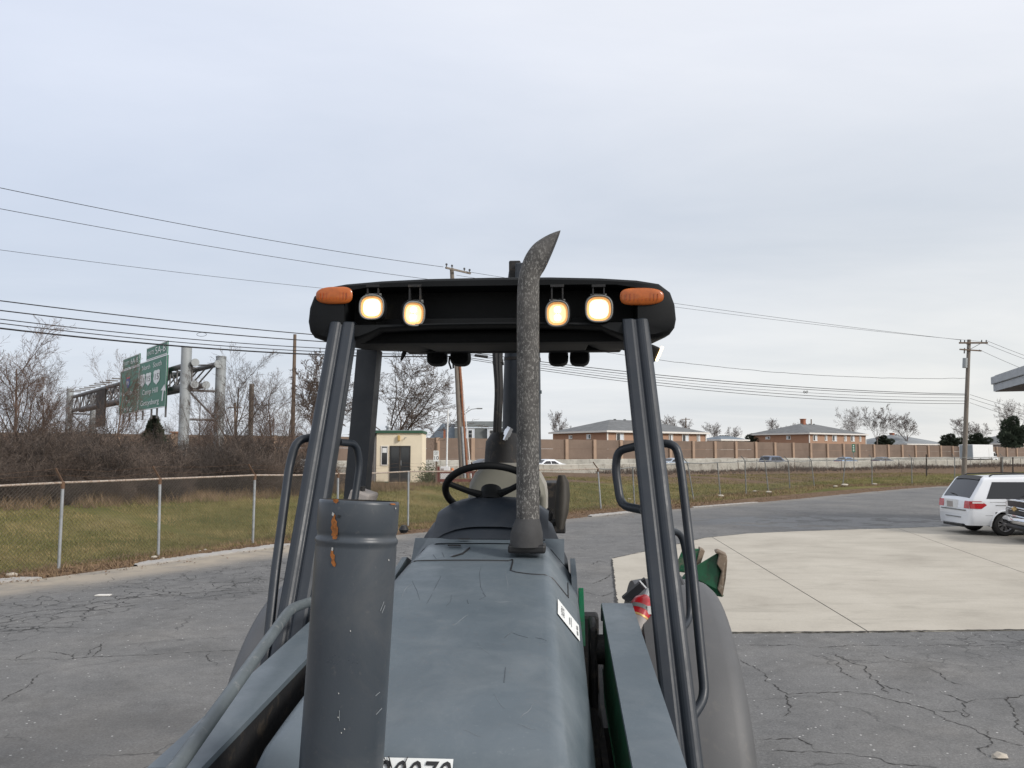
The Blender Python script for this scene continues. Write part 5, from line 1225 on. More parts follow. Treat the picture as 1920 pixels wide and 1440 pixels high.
# ---- white minivan
VB = Body(5.1, 1.96, [(0,.70),(.02,.80),(.05,1.0),(.09,1.06),(.30,1.37),(.50,1.66),(.56,1.705),(.9,1.735),(1.6,1.755),(2.6,1.75),(3.1,1.72),(3.4,1.64),(4.1,1.16),(4.3,1.10),(4.9,.93),(5.05,.82),(5.1,.6)], 1.06,
          [(0,.86),(.04,.915),(.12,.955),(.35,.985),(.7,1.0),(4.2,1.0),(4.7,.95),(5.0,.86),(5.1,.78)], bot=.30, tumble=.83)
VH = R(-2)
def minivan():
    p = Vector((13.60, 24.9, .012))
    c, s = math.cos(VH), math.sin(VH); off = Vector((c*0-s*0, 0, 0))
    r = car('minivan', 'white minivan parked with its tail toward the left on the concrete', 'van', VB, M['car_white'], p, VH, (1.02, 4.05), [(.50,1.95,.74,1.95),(2.02,3.0,2.02,2.95)], (.115,.50,.93), (3.42,4.05,.95), .335)
    # tail lamps, plate, wiper, bumper seam, roof rails
    for sg in (-1, 1):
        rows = []
        for z in np.linspace(.80, 1.02, 5):
            tip = .50-abs(z-.91)*1.4; rows.append([VB.side(.035+(tip-.035)*g, z, sg, .012) for g in np.linspace(0, 1, 8)])
        lp = MB().grid(rows).build('tail_lamp', M['tail_red'], r, True, fix=False)
        rows = []
        for z in np.linspace(.955, 1.0, 3):
            tip = .40; rows.append([VB.side(.10+(tip-.10)*g, z, sg, .017) for g in np.linspace(0, 1, 6)])
        MB().grid(rows).build('clear_lens', M['tail_white'], lp, True, fix=False)
        rows = [[Vector((interp([(.70,.0),(.80,.02),(1.0,.05),(1.06,.09)], z)-.012, sg*y, z)) for y in np.linspace(.60, .90-.0*z, 5)] for z in np.linspace(.80, 1.02, 5)]
        MB().grid(rows).build('inner_tail_lamp', M['tail_red'], lp, True, fix=False)
        MB().tube([(.75, sg*.70, 1.75), (.85, sg*.70, 1.80), (1.8, sg*.70, 1.825), (2.9, sg*.69, 1.81), (3.05, sg*.68, 1.76)], .022, 6).build('roof_rail', M['black'], r, True)
        MB().tube([VB.side(x, .90, sg, .004) for x in np.linspace(.75, 3.9, 16)], .012, 5).build('side_moulding', M['galv_dark'], r)
        MB().tube([VB.side(x, .99, sg, .001) for x in np.linspace(.6, 3.2, 12)], .006, 4).build('door_track', M['galv_dark'], r)
        for xd in (2.0, 3.05): MB().tube([VB.side(xd, z, sg, .001) for z in np.linspace(.4, 1.05, 8)], .005, 4).build('door_gap', M['black'], r)
        MB().tube([VB.side(x, .60-.0*x, sg, .001) for x in np.linspace(.45, .66, 4)], .005, 4).build('bumper_gap', M['galv_dark'], r)
    MB().box((-.004, 0, .74), (.03, 1.45, .03)).build('bumper_ledge', M['galv_dark'], r)
    MB().box((-.012, 0, .52), (.02, .9, .025)).build('bumper_slot', M['galv_dark'], r)
    pl = MB().box((.0, .18, .885), (.03, .33, .17)).build('licence_plate', M['greyside'], r); MB().box((.02, .15, .90), (.04, .75, .26)).build('plate_recess', M['white_paint'], r)
    MB().tube([VB.topp(.13, -.02, .02), VB.topp(.15, .1, .03), VB.topp(.17, .40, .025)], .012, 5).build('rear_wiper', M['black'], r)
    rows = [[VB.topp(x, y, .03) for y in np.linspace(-.66, .66, 8)] for x in (.47, .60)]
    MB().grid(rows).build('spoiler', M['black'], r, True, fix=False)
    MB().box((.08, .1, 1.035), (.01, .08, .06)).build('badge', M['chrome'], r)
    MB().cyl((-.05, -.55, .30), (.3, -.55, .33), .035, n=8).build('tailpipe', M['black'], r, True); MB().box((.25, 0, .28), (.5, 1.3, .10)).build('rear_valance', M['black'], r)
minivan()

# ---- dark pickup truck nosing in at the right edge
def pickup():
    PB = Body(5.6, 2.03, [(0,1.3),(.05,1.32),(1.5,1.32),(1.62,1.32),(1.72,1.85),(2.0,1.93),(3.1,1.93),(3.4,1.87),(4.0,1.33),(4.15,1.27),(5.0,1.2),(5.42,1.13),(5.55,1.0),(5.6,.9)], 1.25,
              [(0,.96),(.2,1.0),(5.0,1.0),(5.4,.965),(5.6,.92)], bot=.46, tumble=.82)
    ang = R(167); nose = P(1903, 850, 22.4); nose.z = 0; L = 5.6
    loc = nose-Vector((math.cos(ang)*L, math.sin(ang)*L, 0))+Vector((0, 0, .012))
    r = car('pickup_truck', 'dark pickup truck with chrome barred grille at the right edge', 'pickup truck', PB, M['car_black'], loc, ang, (1.2, 4.65), [(1.85,2.6,2.0,2.6),(2.68,3.6,2.68,3.35)], (1.63,1.72,.9), (3.42,3.98,.95), .39)
    x = 5.60
    MB().box2((x-.05, -.70, .72), (x+.02, .70, 1.13)).build('grille', M['black'], r, bevel=.02)
    for z, t in ((1.13, .05), (.93, .045), (.87, .022), (.70, .05)):
        MB().tube([(x-.02, -.78, z), (x+.05, -.6, z), (x+.06, 0, z+.01), (x+.05, .6, z), (x-.02, .78, z)], t*.55, 8).build('grille_bar', M['chrome'], r, True)
    pr = [(-.16,-.025),(-.06,-.025),(-.06,-.06),(.06,-.06),(.06,-.025),(.16,-.025),(.16,.025),(.06,.025),(.06,.06),(-.06,.06),(-.06,.025),(-.16,.025)]
    MB().prism([(x+.085, a+b*.3, .90+b) for a, b in pr], (.02, 0, 0)).build('emblem', M['gold'], r)
    MB().tube([(x-.18, -.98, .58), (x+.05, -.75, .58), (x+.09, 0, .58), (x+.05, .75, .58), (x-.18, .98, .58)], .10, 10).build('bumper', M['chrome'], r, True)
    MB().tube([(x-.2, -.9, .42), (x, -.7, .40), (x+.02, 0, .40), (x, .7, .40), (x-.2, .9, .42)], .09, 8).build('air_dam', M['black'], r, True)
    for sg in (-1, 1): MB().box2((x-.22, sg*.72, .78), (x-.01, sg*.96, 1.08)).build('headlamp', M['tail_white'], r, bevel=.03)
pickup()

# ---- cars and truck on the highway
SED = Body(4.7, 1.84, [(0,.75),(.05,.98),(.7,1.05),(1.3,1.40),(1.8,1.47),(2.5,1.46),(3.35,1.05),(4.3,.90),(4.65,.72),(4.7,.6)], .97, [(0,.85),(.3,1),(4.2,1),(4.7,.82)], bot=.24, tumble=.76)
SUV = Body(4.8, 1.90, [(0,.85),(.05,1.08),(.25,1.35),(.5,1.68),(.9,1.74),(2.3,1.73),(2.7,1.66),(3.4,1.15),(4.4,1.02),(4.75,.8),(4.8,.6)], 1.08, [(0,.9),(.3,1),(4.3,1),(4.8,.85)], bot=.3, tumble=.80)
def road_car(label, px, Y, b, col, rev, seed):
    m = mat('car_paint', col, .25, .2, .05, 1, coat=.4); c = P(px, 850, Y); a = ROTW+(math.pi if rev else 0)
    d = Vector((math.cos(a), math.sin(a), 0))*b.L/2
    sw = [(.75,1.9,1.15,1.9),(1.98,2.95,1.98,2.45)] if b is SED else [(.45,1.3,.75,1.3),(1.36,2.15,1.36,2.15),(2.2,3.05,2.2,2.55)]
    r = car('car', label, 'car', b, m, (c.x-d.x, c.y-d.y, .364), a, (.95, 3.75), sw, (.75,1.28,.9) if b is SED else (.12,.45,.88), (2.55,3.3,.92) if b is SED else (2.72,3.36,.92), .33, 'cars on the highway', False)
    MB().box((.0, 0, .8), (.06, 1.3, .14)).build('tail_lamp', M['tail_red'], r)
QL = lambda px, q: None
def onroad(px, q):                              # distance Y of the lane line q at a photo column
    d = ray(px, 850); k = d.x/d.y; # solve WN.(kY, Y) = q
    return q/(WN.x*k+WN.y)
road_car('white car roof showing over the barrier beside the operator seat', 1030, onroad(1030, QB+2.4), SED, (.75,.77,.8), False, 1)
road_car('pale blue grey sedan on the highway seen behind the machine post', 1265, onroad(1265, QB+10), SED, (.33,.38,.44), False, 2)
road_car('dark blue estate car on the highway left of the second brick house', 1452, onroad(1452, QB+6), SUV, (.10,.12,.17), False, 3)
road_car('blue sedan roof on the highway beside the small green sign', 1586, onroad(1586, QB+12), SED, (.16,.24,.36), False, 4)
road_car('dark grey car with red tail lamp on the highway under the bare trees', 1655, onroad(1655, QB+9), SED, (.10,.11,.13), False, 5)
road_car('dark car on the highway seen through the steering wheel', 905, onroad(905, QB+8), SED, (.05,.055,.065), True, 6)
def box_truck():
    Y = onroad(1838, QB+11); c = P(1838, 850, Y); t = thing('box_truck', 'white box truck driving on the highway past the right pole', 'truck', (c.x, c.y, .364), ROTW)
    MB().box2((-5.6, -1.25, 1.05), (2.6, 1.25, 3.75)).build('cargo_box', M['white_paint'], t, bevel=.04)
    MB().box2((-5.63, -1.15, 1.15), (-5.605, 1.15, 3.65)).build('rear_door', M['gantry_post'], t)
    MB().box2((.7, -1.275, 1.15), (1.6, -1.253, 3.2)).build('side_door', M['trim'], t); MB().box2((.76, -1.285, 1.21), (1.54, -1.2755, 3.14)).build('door_panel', M['white_paint'], t)
    MB().box2((-5.5, -1.0, .55), (2.7, 1.0, 1.0)).build('chassis', M['black'], t)
    cb = MB().prism([(2.75,-1.1,.5),(4.9,-1.1,.5),(4.9,-1.1,1.35),(4.2,-1.1,1.5),(3.7,-1.1,2.35),(2.75,-1.1,2.4)], (0,2.2,0)).build('cab', M['white_paint'], t, bevel=.06)
    MB().prism([(3.05,-1.112,1.55),(3.95,-1.112,1.55),(3.6,-1.112,2.2),(3.05,-1.112,2.2)], (0,.008,0)).build('cab_window', M['glass_tint'], cb); MB().box2((3.9,-1.35,1.5), (4.0,-1.2,2.0)).build('mirror', M['black'], cb)
    for x in (-2.8, -1.75, 3.9):
        for s in (-1, 1): MB().cyl((x, s*.85, .5), (x, s*1.15, .5), .5, n=20).build('wheel', M['rubber'], t, True)
box_truck()
ms = P(1601, 858, 92); gs = thing('mile_marker', 'small narrow green roadside marker on a thin post before the noise wall', 'sign', (ms.x, ms.y, .4))
zt = P(1601, 832.5, 92).z-.4; zb = P(1601, 848, 92).z-.4
MB().box((0, .05, zb/2+.3), (.08, .05, zb+.7)).build('post', M['galv_dark'], gs); MB().box2((-.17, -.02, zb), (.17, 0, zt)).build('panel', M['sign_green'], gs)
for k in range(4): MB().box2((-.09+.02*(k % 2), -.03, zb+.12+k*.2), (.07, -.021, zb+.22+k*.2)).build('marking', M['sign_white'], gs)
# ================================================================== the backhoe loader
def paint_mat(name, col, rough, scr=.35, dust=(.33,.33,.32), dustamt=.25):
    m, nt, b = new_mat(name); v = coords(nt)
    c = ramp(nt, noise(nt, v, 3.2, 7, .62), [(.3, tuple(k*.91 for k in col)), (.7, tuple(k*1.09 for k in col))])
    # dull rubbed dust patches
    du = ramp(nt, noise(nt, v, 5.5, 8, .72, .6), [(.46, 0.), (.72, dustamt)]); c = mixc(nt, du, c, dust)
    sp = ramp(nt, noise(nt, v, 75, 4, .7), [(.62, 0.), (.72, dustamt)]); c = mixc(nt, sp, c, dust)
    # fine scratches
    mp = nt.nodes.new('ShaderNodeMapping'); mp.inputs['Scale'].default_value = (26, 4, 8); mp.inputs['Rotation'].default_value = (.3, .2, .5); nt.links.new(v, mp.inputs[0])
    sc = ramp(nt, noise(nt, mp.outputs[0], 1.6, 3, .5, 2.0), [(.492, 0.), (.499, scr), (.506, 0.)])
    sc = math_n(nt, 'MULTIPLY', sc, ramp(nt, noise(nt, v, 2.3, 3), [(.5, 0.), (.62, 1.)])); c = mixc(nt, sc, c, (.03,.034,.04))
    nt.links.new(c, b.inputs['Base Color'])
    rr = ramp(nt, noise(nt, v, 7, 7, .7), [(.3, rough-.08), (.7, rough+.14)]); nt.links.new(rr, b.inputs['Roughness']); b.inputs['Specular IOR Level'].default_value = .5
    bump(nt, b, noise(nt, v, 130, 3, .6), .06, .002); return m
MG = paint_mat('machine_grey_paint', (.100,.125,.144), .36, .35, (.24,.26,.27), .24)
MG2 = paint_mat('machine_grey_shaded', (.016,.022,.031), .44, .15, (.09,.09,.09), .15)  # same machine grey, darkened: shade on sideways faces put into the colour
MPIPE = paint_mat('pipe_grey_paint', (.042,.052,.064), .34, .2, (.105,.105,.105), .40)
MPLAST = mat('grey_fender_plastic', (.088,.090,.094), .55, 0, .10, 5, .12, 160, .002, dirt=(.115,.112,.108), dirt_amt=.2)
MTUBE = mat('pale_worn_tube', (.10,.118,.126), .5, .1, .15, 9, dirt=(.28,.28,.27), dirt_amt=.2, stretch=(1,1,1))
MBLK = mat('canopy_black_plastic', (.010,.011,.012), .6, 0, .2, 5, .15, 200, .002, spec=.15)
MDARK = mat('grimy_and_shaded_metal', (.013,.013,.014), .7, 0, .3, 8, .3, 60, dirt=(.07,.055,.04), dirt_amt=.3)
MGREEN = mat('worn_shaded_green', (.008,.085,.036), .5, 0, .35, 7, .1, 80, dirt=(.03,.035,.02), dirt_amt=.4)  # worn green, darkened so the gap's shade sits in the colour
MGREEN2 = mat('bright_green_paint', (.014,.24,.10), .45, 0, .2, 7, .1, 80, dirt=(.11,.10,.06), dirt_amt=.1)
MWORN = mat('dirt_caked_green_steel', (.014,.145,.062), .6, 0, .3, 9, .25, 60, dirt=(.30,.255,.185), dirt_amt=.55)
MMUD = mat('caked_mud_steel', (.17,.13,.095), .9, 0, .3, 12, .4, 50, dirt=(.33,.30,.25), dirt_amt=.3)
MSEAT = mat('worn_seat_vinyl', (.20,.195,.16), .6, 0, .08, 9, .15, 200, .002)
MSEAT2 = mat('seat_piping', (.30,.29,.26), .6)
MRUST = mat('orange_rust', (.30,.105,.022), .85, 0, .5, 60, .4, 160, dirt=(.10,.05,.02), dirt_amt=.35)
MAMB = mat('amber_lens', (.40,.095,.012), .3, 0, .2, 30, coat=.2)
MCHIP = mat('bare_chip', (.5,.5,.48), .7)
def exhaust_mat():
    m, nt, b = new_mat('flaking_exhaust'); v = coords(nt); mp = nt.nodes.new('ShaderNodeMapping'); mp.inputs['Scale'].default_value = (1,1,.55); nt.links.new(v, mp.inputs[0])
    f = ramp(nt, noise(nt, mp.outputs[0], 150, 5, .72), [(.52, 0.), (.60, 1.)]); k = ramp(nt, noise(nt, v, 3.2, 4, .6), [(.33, .25), (.6, 1.)])
    c = ramp(nt, noise(nt, v, 16, 5, .6), [(.3, (.045,.044,.043)), (.7, (.105,.10,.094))]); c = mixc(nt, math_n(nt, 'MULTIPLY', f, k), c, (.27,.265,.25))
    nt.links.new(c, b.inputs['Base Color']); b.inputs['Roughness'].default_value = .8; b.inputs['Metallic'].default_value = .1
    bump(nt, b, noise(nt, mp.outputs[0], 62, 6, .72), .4, .004); return m
MEXH = exhaust_mat()

bh = thing('backhoe_loader', 'large dark grey backhoe loader with lit canopy lamps seen over its hood', 'backhoe loader', (MAX, MAY, 0), -MYAW)
def add(nm, mb, m, par=bh, smooth=False, bevel=0, fix=True, seg=2): return mb.build(nm, m, par, smooth, bevel, fix, seg)

# ---- hood: lofted top with rounded shoulders and sloping nose
HS = [(-1.80,1.20,1.0),(-1.79,1.50,1.0),(-1.783,1.64,1.0),(-1.768,1.745,1.0),(-1.74,1.812,1.0),(-1.705,1.858,1.0),(-1.69,1.871,1.0),(-1.66,1.884,1.0),(-1.55,1.906,1.0),(-1.2,1.967,1.0),(-.8,2.027,1.0),(-.45,2.068,1.0),(-.25,2.087,1.0),(-.14,2.098,1.0)]
HP = [(0,0),(.11,-.001),(.20,-.004),(.245,-.010),(.275,-.024),(.300,-.048),(.318,-.080),(.332,-.125),(.342,-.20),(.350,-.32)]
def hz(y): return interp([(a, b) for a, b, c in HS], y)
def hprof(y):
    wt = interp([(-1.72,.288),(-1.2,.268),(-.35,.240),(-.14,.232)], y); wb = interp([(-1.8,.352),(-1.6,.366),(-.2,.346)], y)
    return [(0,0),(.5*wt,-.001),(.92*wt,-.003),(wt-.004,-.006),(wt+.008,-.013),(wt+.018,-.024),(wb-.016,-.118),(wb-.004,-.135),(wb,-.155),(wb+.006,-.34)]
def hood_w(y): return interp([(-1.80,.97),(-1.6,1.04),(-1.0,1.0),(-.2,.985)], y)
def hood_pt(y, k, sg, off=0.0):
    a, b = hprof(y)[k]; return Vector((sg*a, y, hz(y)+b))
hys = sorted(set([a for a, _, _ in HS]+list(np.linspace(-1.60, -.14, 26))))
rows = [[hood_pt(y, k, -1) for k in range(len(HP)-1, 0, -1)]+[hood_pt(y, k, 1) for k in range(len(HP))] for y in hys]
hood = MB().grid(rows); k = len(rows[0]); hood.f.append(tuple(range(k))); hood.f.append(tuple((len(rows)-1)*k+i for i in range(k))[::-1])
hood = add('hood', hood, MG, smooth=True)
def hood_line(nm, pts, r, m, par=hood): return add(nm, MB().tube(pts, r, 5), m, par, True)
def hx(y, x, off=.003):                          # point on the hood top at local x
    z = interp(hprof(y), abs(x)); return Vector((x, y, hz(y)+z+off))
hood_line('panel_seam', [hx(-.42, x, .0005) for x in np.linspace(-.315, .10, 16)], .0035, M['black'])
hood_line('panel_seam', [hx(-.42+.02*t, .10+.015*t, .0005) for t in np.linspace(0, 1, 3)]+[hx(y, .118, .0005) for y in np.linspace(-.44, -.55, 4)]+[hx(-.56-.03*math.sin(math.pi*t), .118+.19*t, .0005) for t in np.linspace(.1, 1, 8)], .003, M['black'])
hood_line('panel_seam', [hx(y, .311, .0005) for y in np.linspace(-.56, -.36, 6)], .003, M['black'])
# filler flap at the left rear of the hood
fl = MB(); cr = [(-.30,-.37),(-.10,-.36),(-.075,-.32),(-.06,-.22),(-.10,-.17),(-.28,-.18)]
fl.add([hx(b, a, .006) for a, b in cr], [tuple(range(len(cr)))]); add('filler_flap', fl, MG, hood, fix=False)
hood_line('flap_gap', [hx(b, a, .002) for a, b in cr[0:5]], .004, M['black']); add('flap_slot', MB().box(hx(-.20, -.12, .008), (.05,.014,.004)), M['black'], hood)
st_ = MB(); st_.grid([[hx(y, x, .009) for x in (-.305, -.285)] for y in (-.33, -.26, -.22)]); add('flap_sticker', st_, M['cream'], hood, fix=False)
# hood lip toward the dash
lip = MB(); lip.grid([[hx(-.14, x, .004) for x in np.linspace(-.30, .30, 13)], [Vector((x, -.10+.05*(abs(x) > .17), hz(-.14)+.012)) for x in np.linspace(-.30, .30, 13)], [Vector((x, -.09+.05*(abs(x) > .17), hz(-.14)-.06)) for x in np.linspace(-.30, .30, 13)]]); add('hood_lip', lip, MG, hood, True, fix=False)
for px in (-.09, .20): add('lip_slot', MB().box(hx(-.125, px, .018), (.05,.012,.004)), M['black'], hood)
# side panel right of the hood with the green strip
for sg in (-1, 1):
    add('side_panel', MB().prism([(sg*.338,-.52,1.62),(sg*.338,.02,1.62),(sg*.325,.06,2.0),(sg*.322,-.10,2.04),(sg*.325,-.30,2.0)], (sg*.02,0,0)), MG, bh)
    add('frame_plate', MB().prism([(sg*.352,-.46,1.79),(sg*.352,-.22,1.79),(sg*.352,-.16,1.93),(sg*.352,-.24,1.95),(sg*.352,-.40,1.86)], (sg*.018,0,0)), MGREEN2, bh)
# number decal on the nose
n0 = Vector((0,-.035,.058)).normalized(); pc = Vector((.055,-1.684,1.858))
dec = MB(); y0, y1 = -1.703, -1.766
def nose(x, t): 
    y = y0+(y1-y0)*t; return Vector((x, y-.004, hz(y)+.006))
dec.grid([[nose(x, t) for x in np.linspace(-.075, .083, 8)] for t in np.linspace(0, 1, 8)]); dec = add('number_decal', dec, M['sign_white'], hood, fix=False)
tm = text_mb('20070', .070, Matrix.Identity(4), shear=.28); tv = []
for v in tm.v: tv.append(nose(.004+v[0]*.82, .36-(v[1])/.094)+Vector((0,-.0015,.0025)))
tm.v = [tuple(v) for v in tv]; add('decal_number', tm, M['sign_black'], dec, fix=False)
for (xa, xb) in ((-.052,-.03),(-.042,-.028),(-.005,-.03)):
    add('decal_scratch', MB().tube([nose(xa, .0)+Vector((0,-.003,.003)), nose((xa+xb)/2+.004, .25)+Vector((0,-.003,.003)), nose(xb, .55)+Vector((0,-.003,.003))], .0012, 4), MDARK, dec)

# ---- marks that lie on the hood: found by meeting the hood surface
from mathutils.bvhtree import BVHTree
_bv = BVHTree.FromPolygons([v.co for v in hood.data.vertices], [tuple(p.vertices) for p in hood.data.polygons])
def on_hood(px, py, off=.004):
    o = toL((0,0,H0)); w = ray(px, py); d = (toL(Vector((0,0,H0))+w)-o).normalized()
    h, n, _, _ = _bv.ray_cast(o, d)
    if h is None: return None
    if n.dot(d) > 0: n = -n
    return h+n*off
def hood_patch(nm, quad, m, nu, nv, par, off):
    rows = []
    for i in range(nu+1):
        r_ = []
        for j in range(nv+1):
            u, v = i/nu, j/nv
            x = (1-u)*((1-v)*quad[0][0]+v*quad[1][0])+u*((1-v)*quad[3][0]+v*quad[2][0]); y = (1-u)*((1-v)*quad[0][1]+v*quad[1][1])+u*((1-v)*quad[3][1]+v*quad[2][1])
            q = on_hood(x, y, off); r_.append(q if q is not None else Vector((0,0,1.5)))
        rows.append(r_)
    return add(nm, MB().grid(rows), m, par, fix=False)
def lerp2(a, b, t): return (a[0]+(b[0]-a[0])*t, a[1]+(b[1]-a[1])*t)
SQ = [(1044,1124),(1044,1152),(1085.5,1204),(1083.5,1174)]
stk = hood_patch('lot_sticker', SQ, M['sign_white'], 5, 4, hood, .004)
def sub(u0, u1, v0, v1):
    def at(u, v): return lerp2(lerp2(SQ[0], SQ[3], u), lerp2(SQ[1], SQ[2], u), v)
    return [at(u0, v0), at(u0, v1), at(u1, v1), at(u1, v0)]
tm = text_mb('0433740', 1.0, Matrix.Identity(4)); xs_ = [v[0] for v in tm.v]; ys_ = [v[1] for v in tm.v]
def stick_text(u0, u1, v0, v1):
    b = MB(); vs = []
    for v in tm.v:
        f = (v[0]-min(xs_))/(max(xs_)-min(xs_)); g = (v[1]-min(ys_))/(max(ys_)-min(ys_)); q = sub(u0+(u1-u0)*g, 1, v1+(v0-v1)*f, 1)[0]; vs.append(on_hood(q[0], q[1], .0055))
    b.add(vs, tm.f); return b
add('sticker_number', stick_text(.30, .14, .22, .80), M['sign_black'], stk, fix=False)
for (u0, u1, v0, v1) in ((.52,.55,.3,.75),(.60,.62,.2,.8),(.86,.92,.25,.48),(.86,.92,.58,.82)): hood_patch('sticker_text_line', sub(u0, u1, v0, v1), M['galv_dark'], 1, 1, stk, .0058)
SCR = [[(827,1080),(818,1098),(806,1122),(800,1132)],[(773,1090),(782,1108),(787,1125)],[(906,1045),(899,1075),(901,1100),(908,1115)],[(905,1112),(911,1118),(899,1124)],[(847,1115),(845,1128),(836,1137)],[(961,1185),(953,1190),(945,1197)],[(961,1187),(975,1192),(990,1196)],[(1004,1196),(1016,1198),(1025,1202)],[(876,1125),(878,1132)],[(948,1252),(945,1280)],[(812,1040),(818,1048)],[(829,1036),(833,1045)]]
msc = mat('dark_scuff', (.058,.072,.085), .5); msl = mat('pale_scratch', (.19,.21,.225), .5)
for i, L_ in enumerate(SCR):
    pts = [on_hood(*p, off=.0004) for p in L_]
    if all(p is not None for p in pts): add('scratch', MB().tube(pts, [.0004]+[.0013 if i in (3, 5) else .0007]*(len(pts)-2)+[.0004] if len(pts) > 2 else .001, 4), msc, hood, True)
rs_ = random.Random(31)
for i in range(9):
    x, y = rs_.uniform(770, 1010), rs_.uniform(1060, 1370); L_ = [(x, y)]; a = rs_.uniform(0, 6.28)
    for k in range(4): a += rs_.uniform(-.4, .4); L_.append((L_[-1][0]+9*math.cos(a), L_[-1][1]+9*math.sin(a)))
    pts = [on_hood(*p, off=.0002) for p in L_]
    if all(p is not None for p in pts): add('scratch', MB().tube(pts, [.0002,.0006,.0007,.0006,.0002], 4), msl, hood, True)

# ---- dash cowl, steering wheel, seat
cw = []
for y, zt, w in ((-.06,2.11,.31),(.02,2.185,.30),(.10,2.230,.275),(.20,2.240,.25),(.26,2.20,.235)):
    cw.append([Vector((w*1.04*f, y, zt-(.05 if abs(f) > .9 else 0)-.11*abs(f)**3)) for f in np.linspace(-1, 1, 17)])
cowl = MB().grid(cw); cowl.grid([[Vector((v.x*1.02, v.y, 1.6)) for v in cw[0]], cw[0]])
cowl.grid([cw[-1], [Vector((v.x, v.y, 1.6)) for v in cw[-1]]]); cowl.grid([[r_[0] for r_ in cw], [Vector((r_[0].x*1.05, r_[0].y, 1.6)) for r_ in cw]]); cowl.grid([[r_[-1] for r_ in cw], [Vector((r_[-1].x*1.05, r_[-1].y, 1.6)) for r_ in cw]])
cowl = add('dash_cowl', cowl, MG2, smooth=True)
top = MB(); top.grid([[Vector((f*.235, y, z-.06*abs(f)**3)) for f in np.linspace(-1, 1, 11)] for y, z in ((-.03,2.155),(.05,2.225),(.12,2.258),(.20,2.264),(.24,2.23))]); add('instrument_hood', top, MG2, cowl, True, fix=False)
sc_ = PL(921, 922, 3.52); nrm_ = Vector((0,.58,.81)); ux = Vector((1,0,0)); uy = nrm_.cross(ux)
sw = add('steering_wheel', MB().tube([sc_+ux*.200*math.cos(t)+uy*.200*math.sin(t) for t in np.linspace(0, 2*math.pi, 41)[:-1]], .0155, 10, closed=True), MBLK, smooth=True)
for a in (200, 330, 90): add('spoke', MB().tube([sc_-nrm_*.03, sc_-nrm_*.02+(ux*math.cos(R(a))+uy*math.sin(R(a)))*.1, sc_+(ux*math.cos(R(a))+uy*math.sin(R(a)))*.195], [.02,.013,.012], 8), MBLK, sw, True)
add('wheel_hub', MB().cyl(sc_-nrm_*.06, sc_+nrm_*.012, .052, .045, 18), MBLK, sw, True); add('steering_column', MB().cyl(sc_-nrm_*.06, sc_-nrm_*.5, .04, n=12), MDARK, sw, True)
def cushion(cx, y, z0, z1, w, dep, lean):
    rows = []
    for f in np.linspace(0, 1, 12):
        z = z0+(z1-z0)*f; ww = w*(1-.42*max(0, (f-.72)/.28)**2.4)*(.92+.08*min(1, f*4)); yy = y+lean*f
        rows.append([Vector((cx+ww*math.copysign(abs(math.cos(t))**.55, math.cos(t)), yy+dep*math.copysign(abs(math.sin(t))**.7, math.sin(t))*(1-.5*max(0, (f-.85)/.15)), z)) for t in np.linspace(0, 2*math.pi, 33)[:-1]])
    return MB().rings(rows)
seat = add('seat_back', cushion(.012, .78, 1.82, 2.385, .197, .055, .10), MSEAT, smooth=True)
add('seat_rim', cushion(.012, .815, 1.84, 2.40, .207, .045, .10), MSEAT2, seat, True)
add('seat_cushion', MB().box((.012,.60,1.74), (.44,.44,.14)), MSEAT, seat, bevel=.04); add('seat_base', MB().box((.012,.66,1.42), (.34,.34,.50)), MDARK, seat)
for sg, y in ((1, .66),):
    arm = [PL(1050, 992, 3.92), PL(1053, 960, 3.95), PL(1055, 930, 3.98), PL(1055, 905, 4.0), PL(1053, 891, 4.0)]
    rows = []
    for p, w in zip(arm, (.018,.036,.038,.034,.018)): rows.append([p+Vector((w*.95*math.cos(t), w*1.3*math.sin(t), 0)) for t in np.linspace(0, 2*math.pi, 17)[:-1]])
    add('armrest', MB().rings(rows), mat('worn_black_armrest', (.03,.026,.02), .65, 0, .3, 12), bh, True)
    add('armrest_bracket', MB().tube([PL(1030,985,4.0), PL(1048,975,3.97)], .018, 8), MDARK, bh, True); add('seat_lever', MB().tube([PL(1028,955,4.05), PL(1034,965,4.0), PL(1030,985,4.0)], .01, 6), MDARK, bh, True)
# small console left of the seat, work light knob left of the hood
add('side_console', MB().box(PL(680, 936, 3.75), (.09,.2,.08), Matrix.Rotation(.3, 3, 'Y')), M['greyside'], bh, bevel=.01); add('console_tab', MB().box(PL(676, 930, 3.72)+Vector((0,0,.02)), (.03,.05,.05)), M['black'], bh)
add('mirror_knob', MB().tube([PL(757,993,3.1)-Vector((0,0,.012)), PL(757,993,3.1), PL(757,993,3.1)+Vector((0,0,.016))], [.012,.02,.01], 10), M['black'], bh, True)

# ---- exhaust stack
ex = []; YE = 2.95
for (lx, ly), (rx, ry) in (((956,1024),(1018,1024)),((957,1000),(1018,1000)),((962,985),(1015,985)),((968,972),(1011.5,972)),((968.5,850),(1011,850)),((969,700),(1011,700)),((969,585),(1011,585)),((970,545),(1011,552)),((972,522),(1011,537)),((977,500),(1011,528)),((986,478),(1012,523)),((1000,459),(1013,519)),((1018,446),(1014.5,516)),((1036,437),(1016,513)),((1051,432),(1018,510))):
    a, b = PL(lx, ly, YE), PL(rx, ry, YE); c = (a+b)/2; u = (b-a)/2; dz = Vector((0,1,0))*(.042 if ly < 980 else u.length)
    ex.append([c+u*math.cos(t)+dz*math.sin(t) for t in np.linspace(0, 2*math.pi, 25)[:-1]])
def crom(A, B, C, D, t): return (B*2+(C-A)*t+(A*2-B*5+C*4-D)*t*t+(B*3-A-C*3+D)*t**3)*.5
fine_ = ex[3:7]
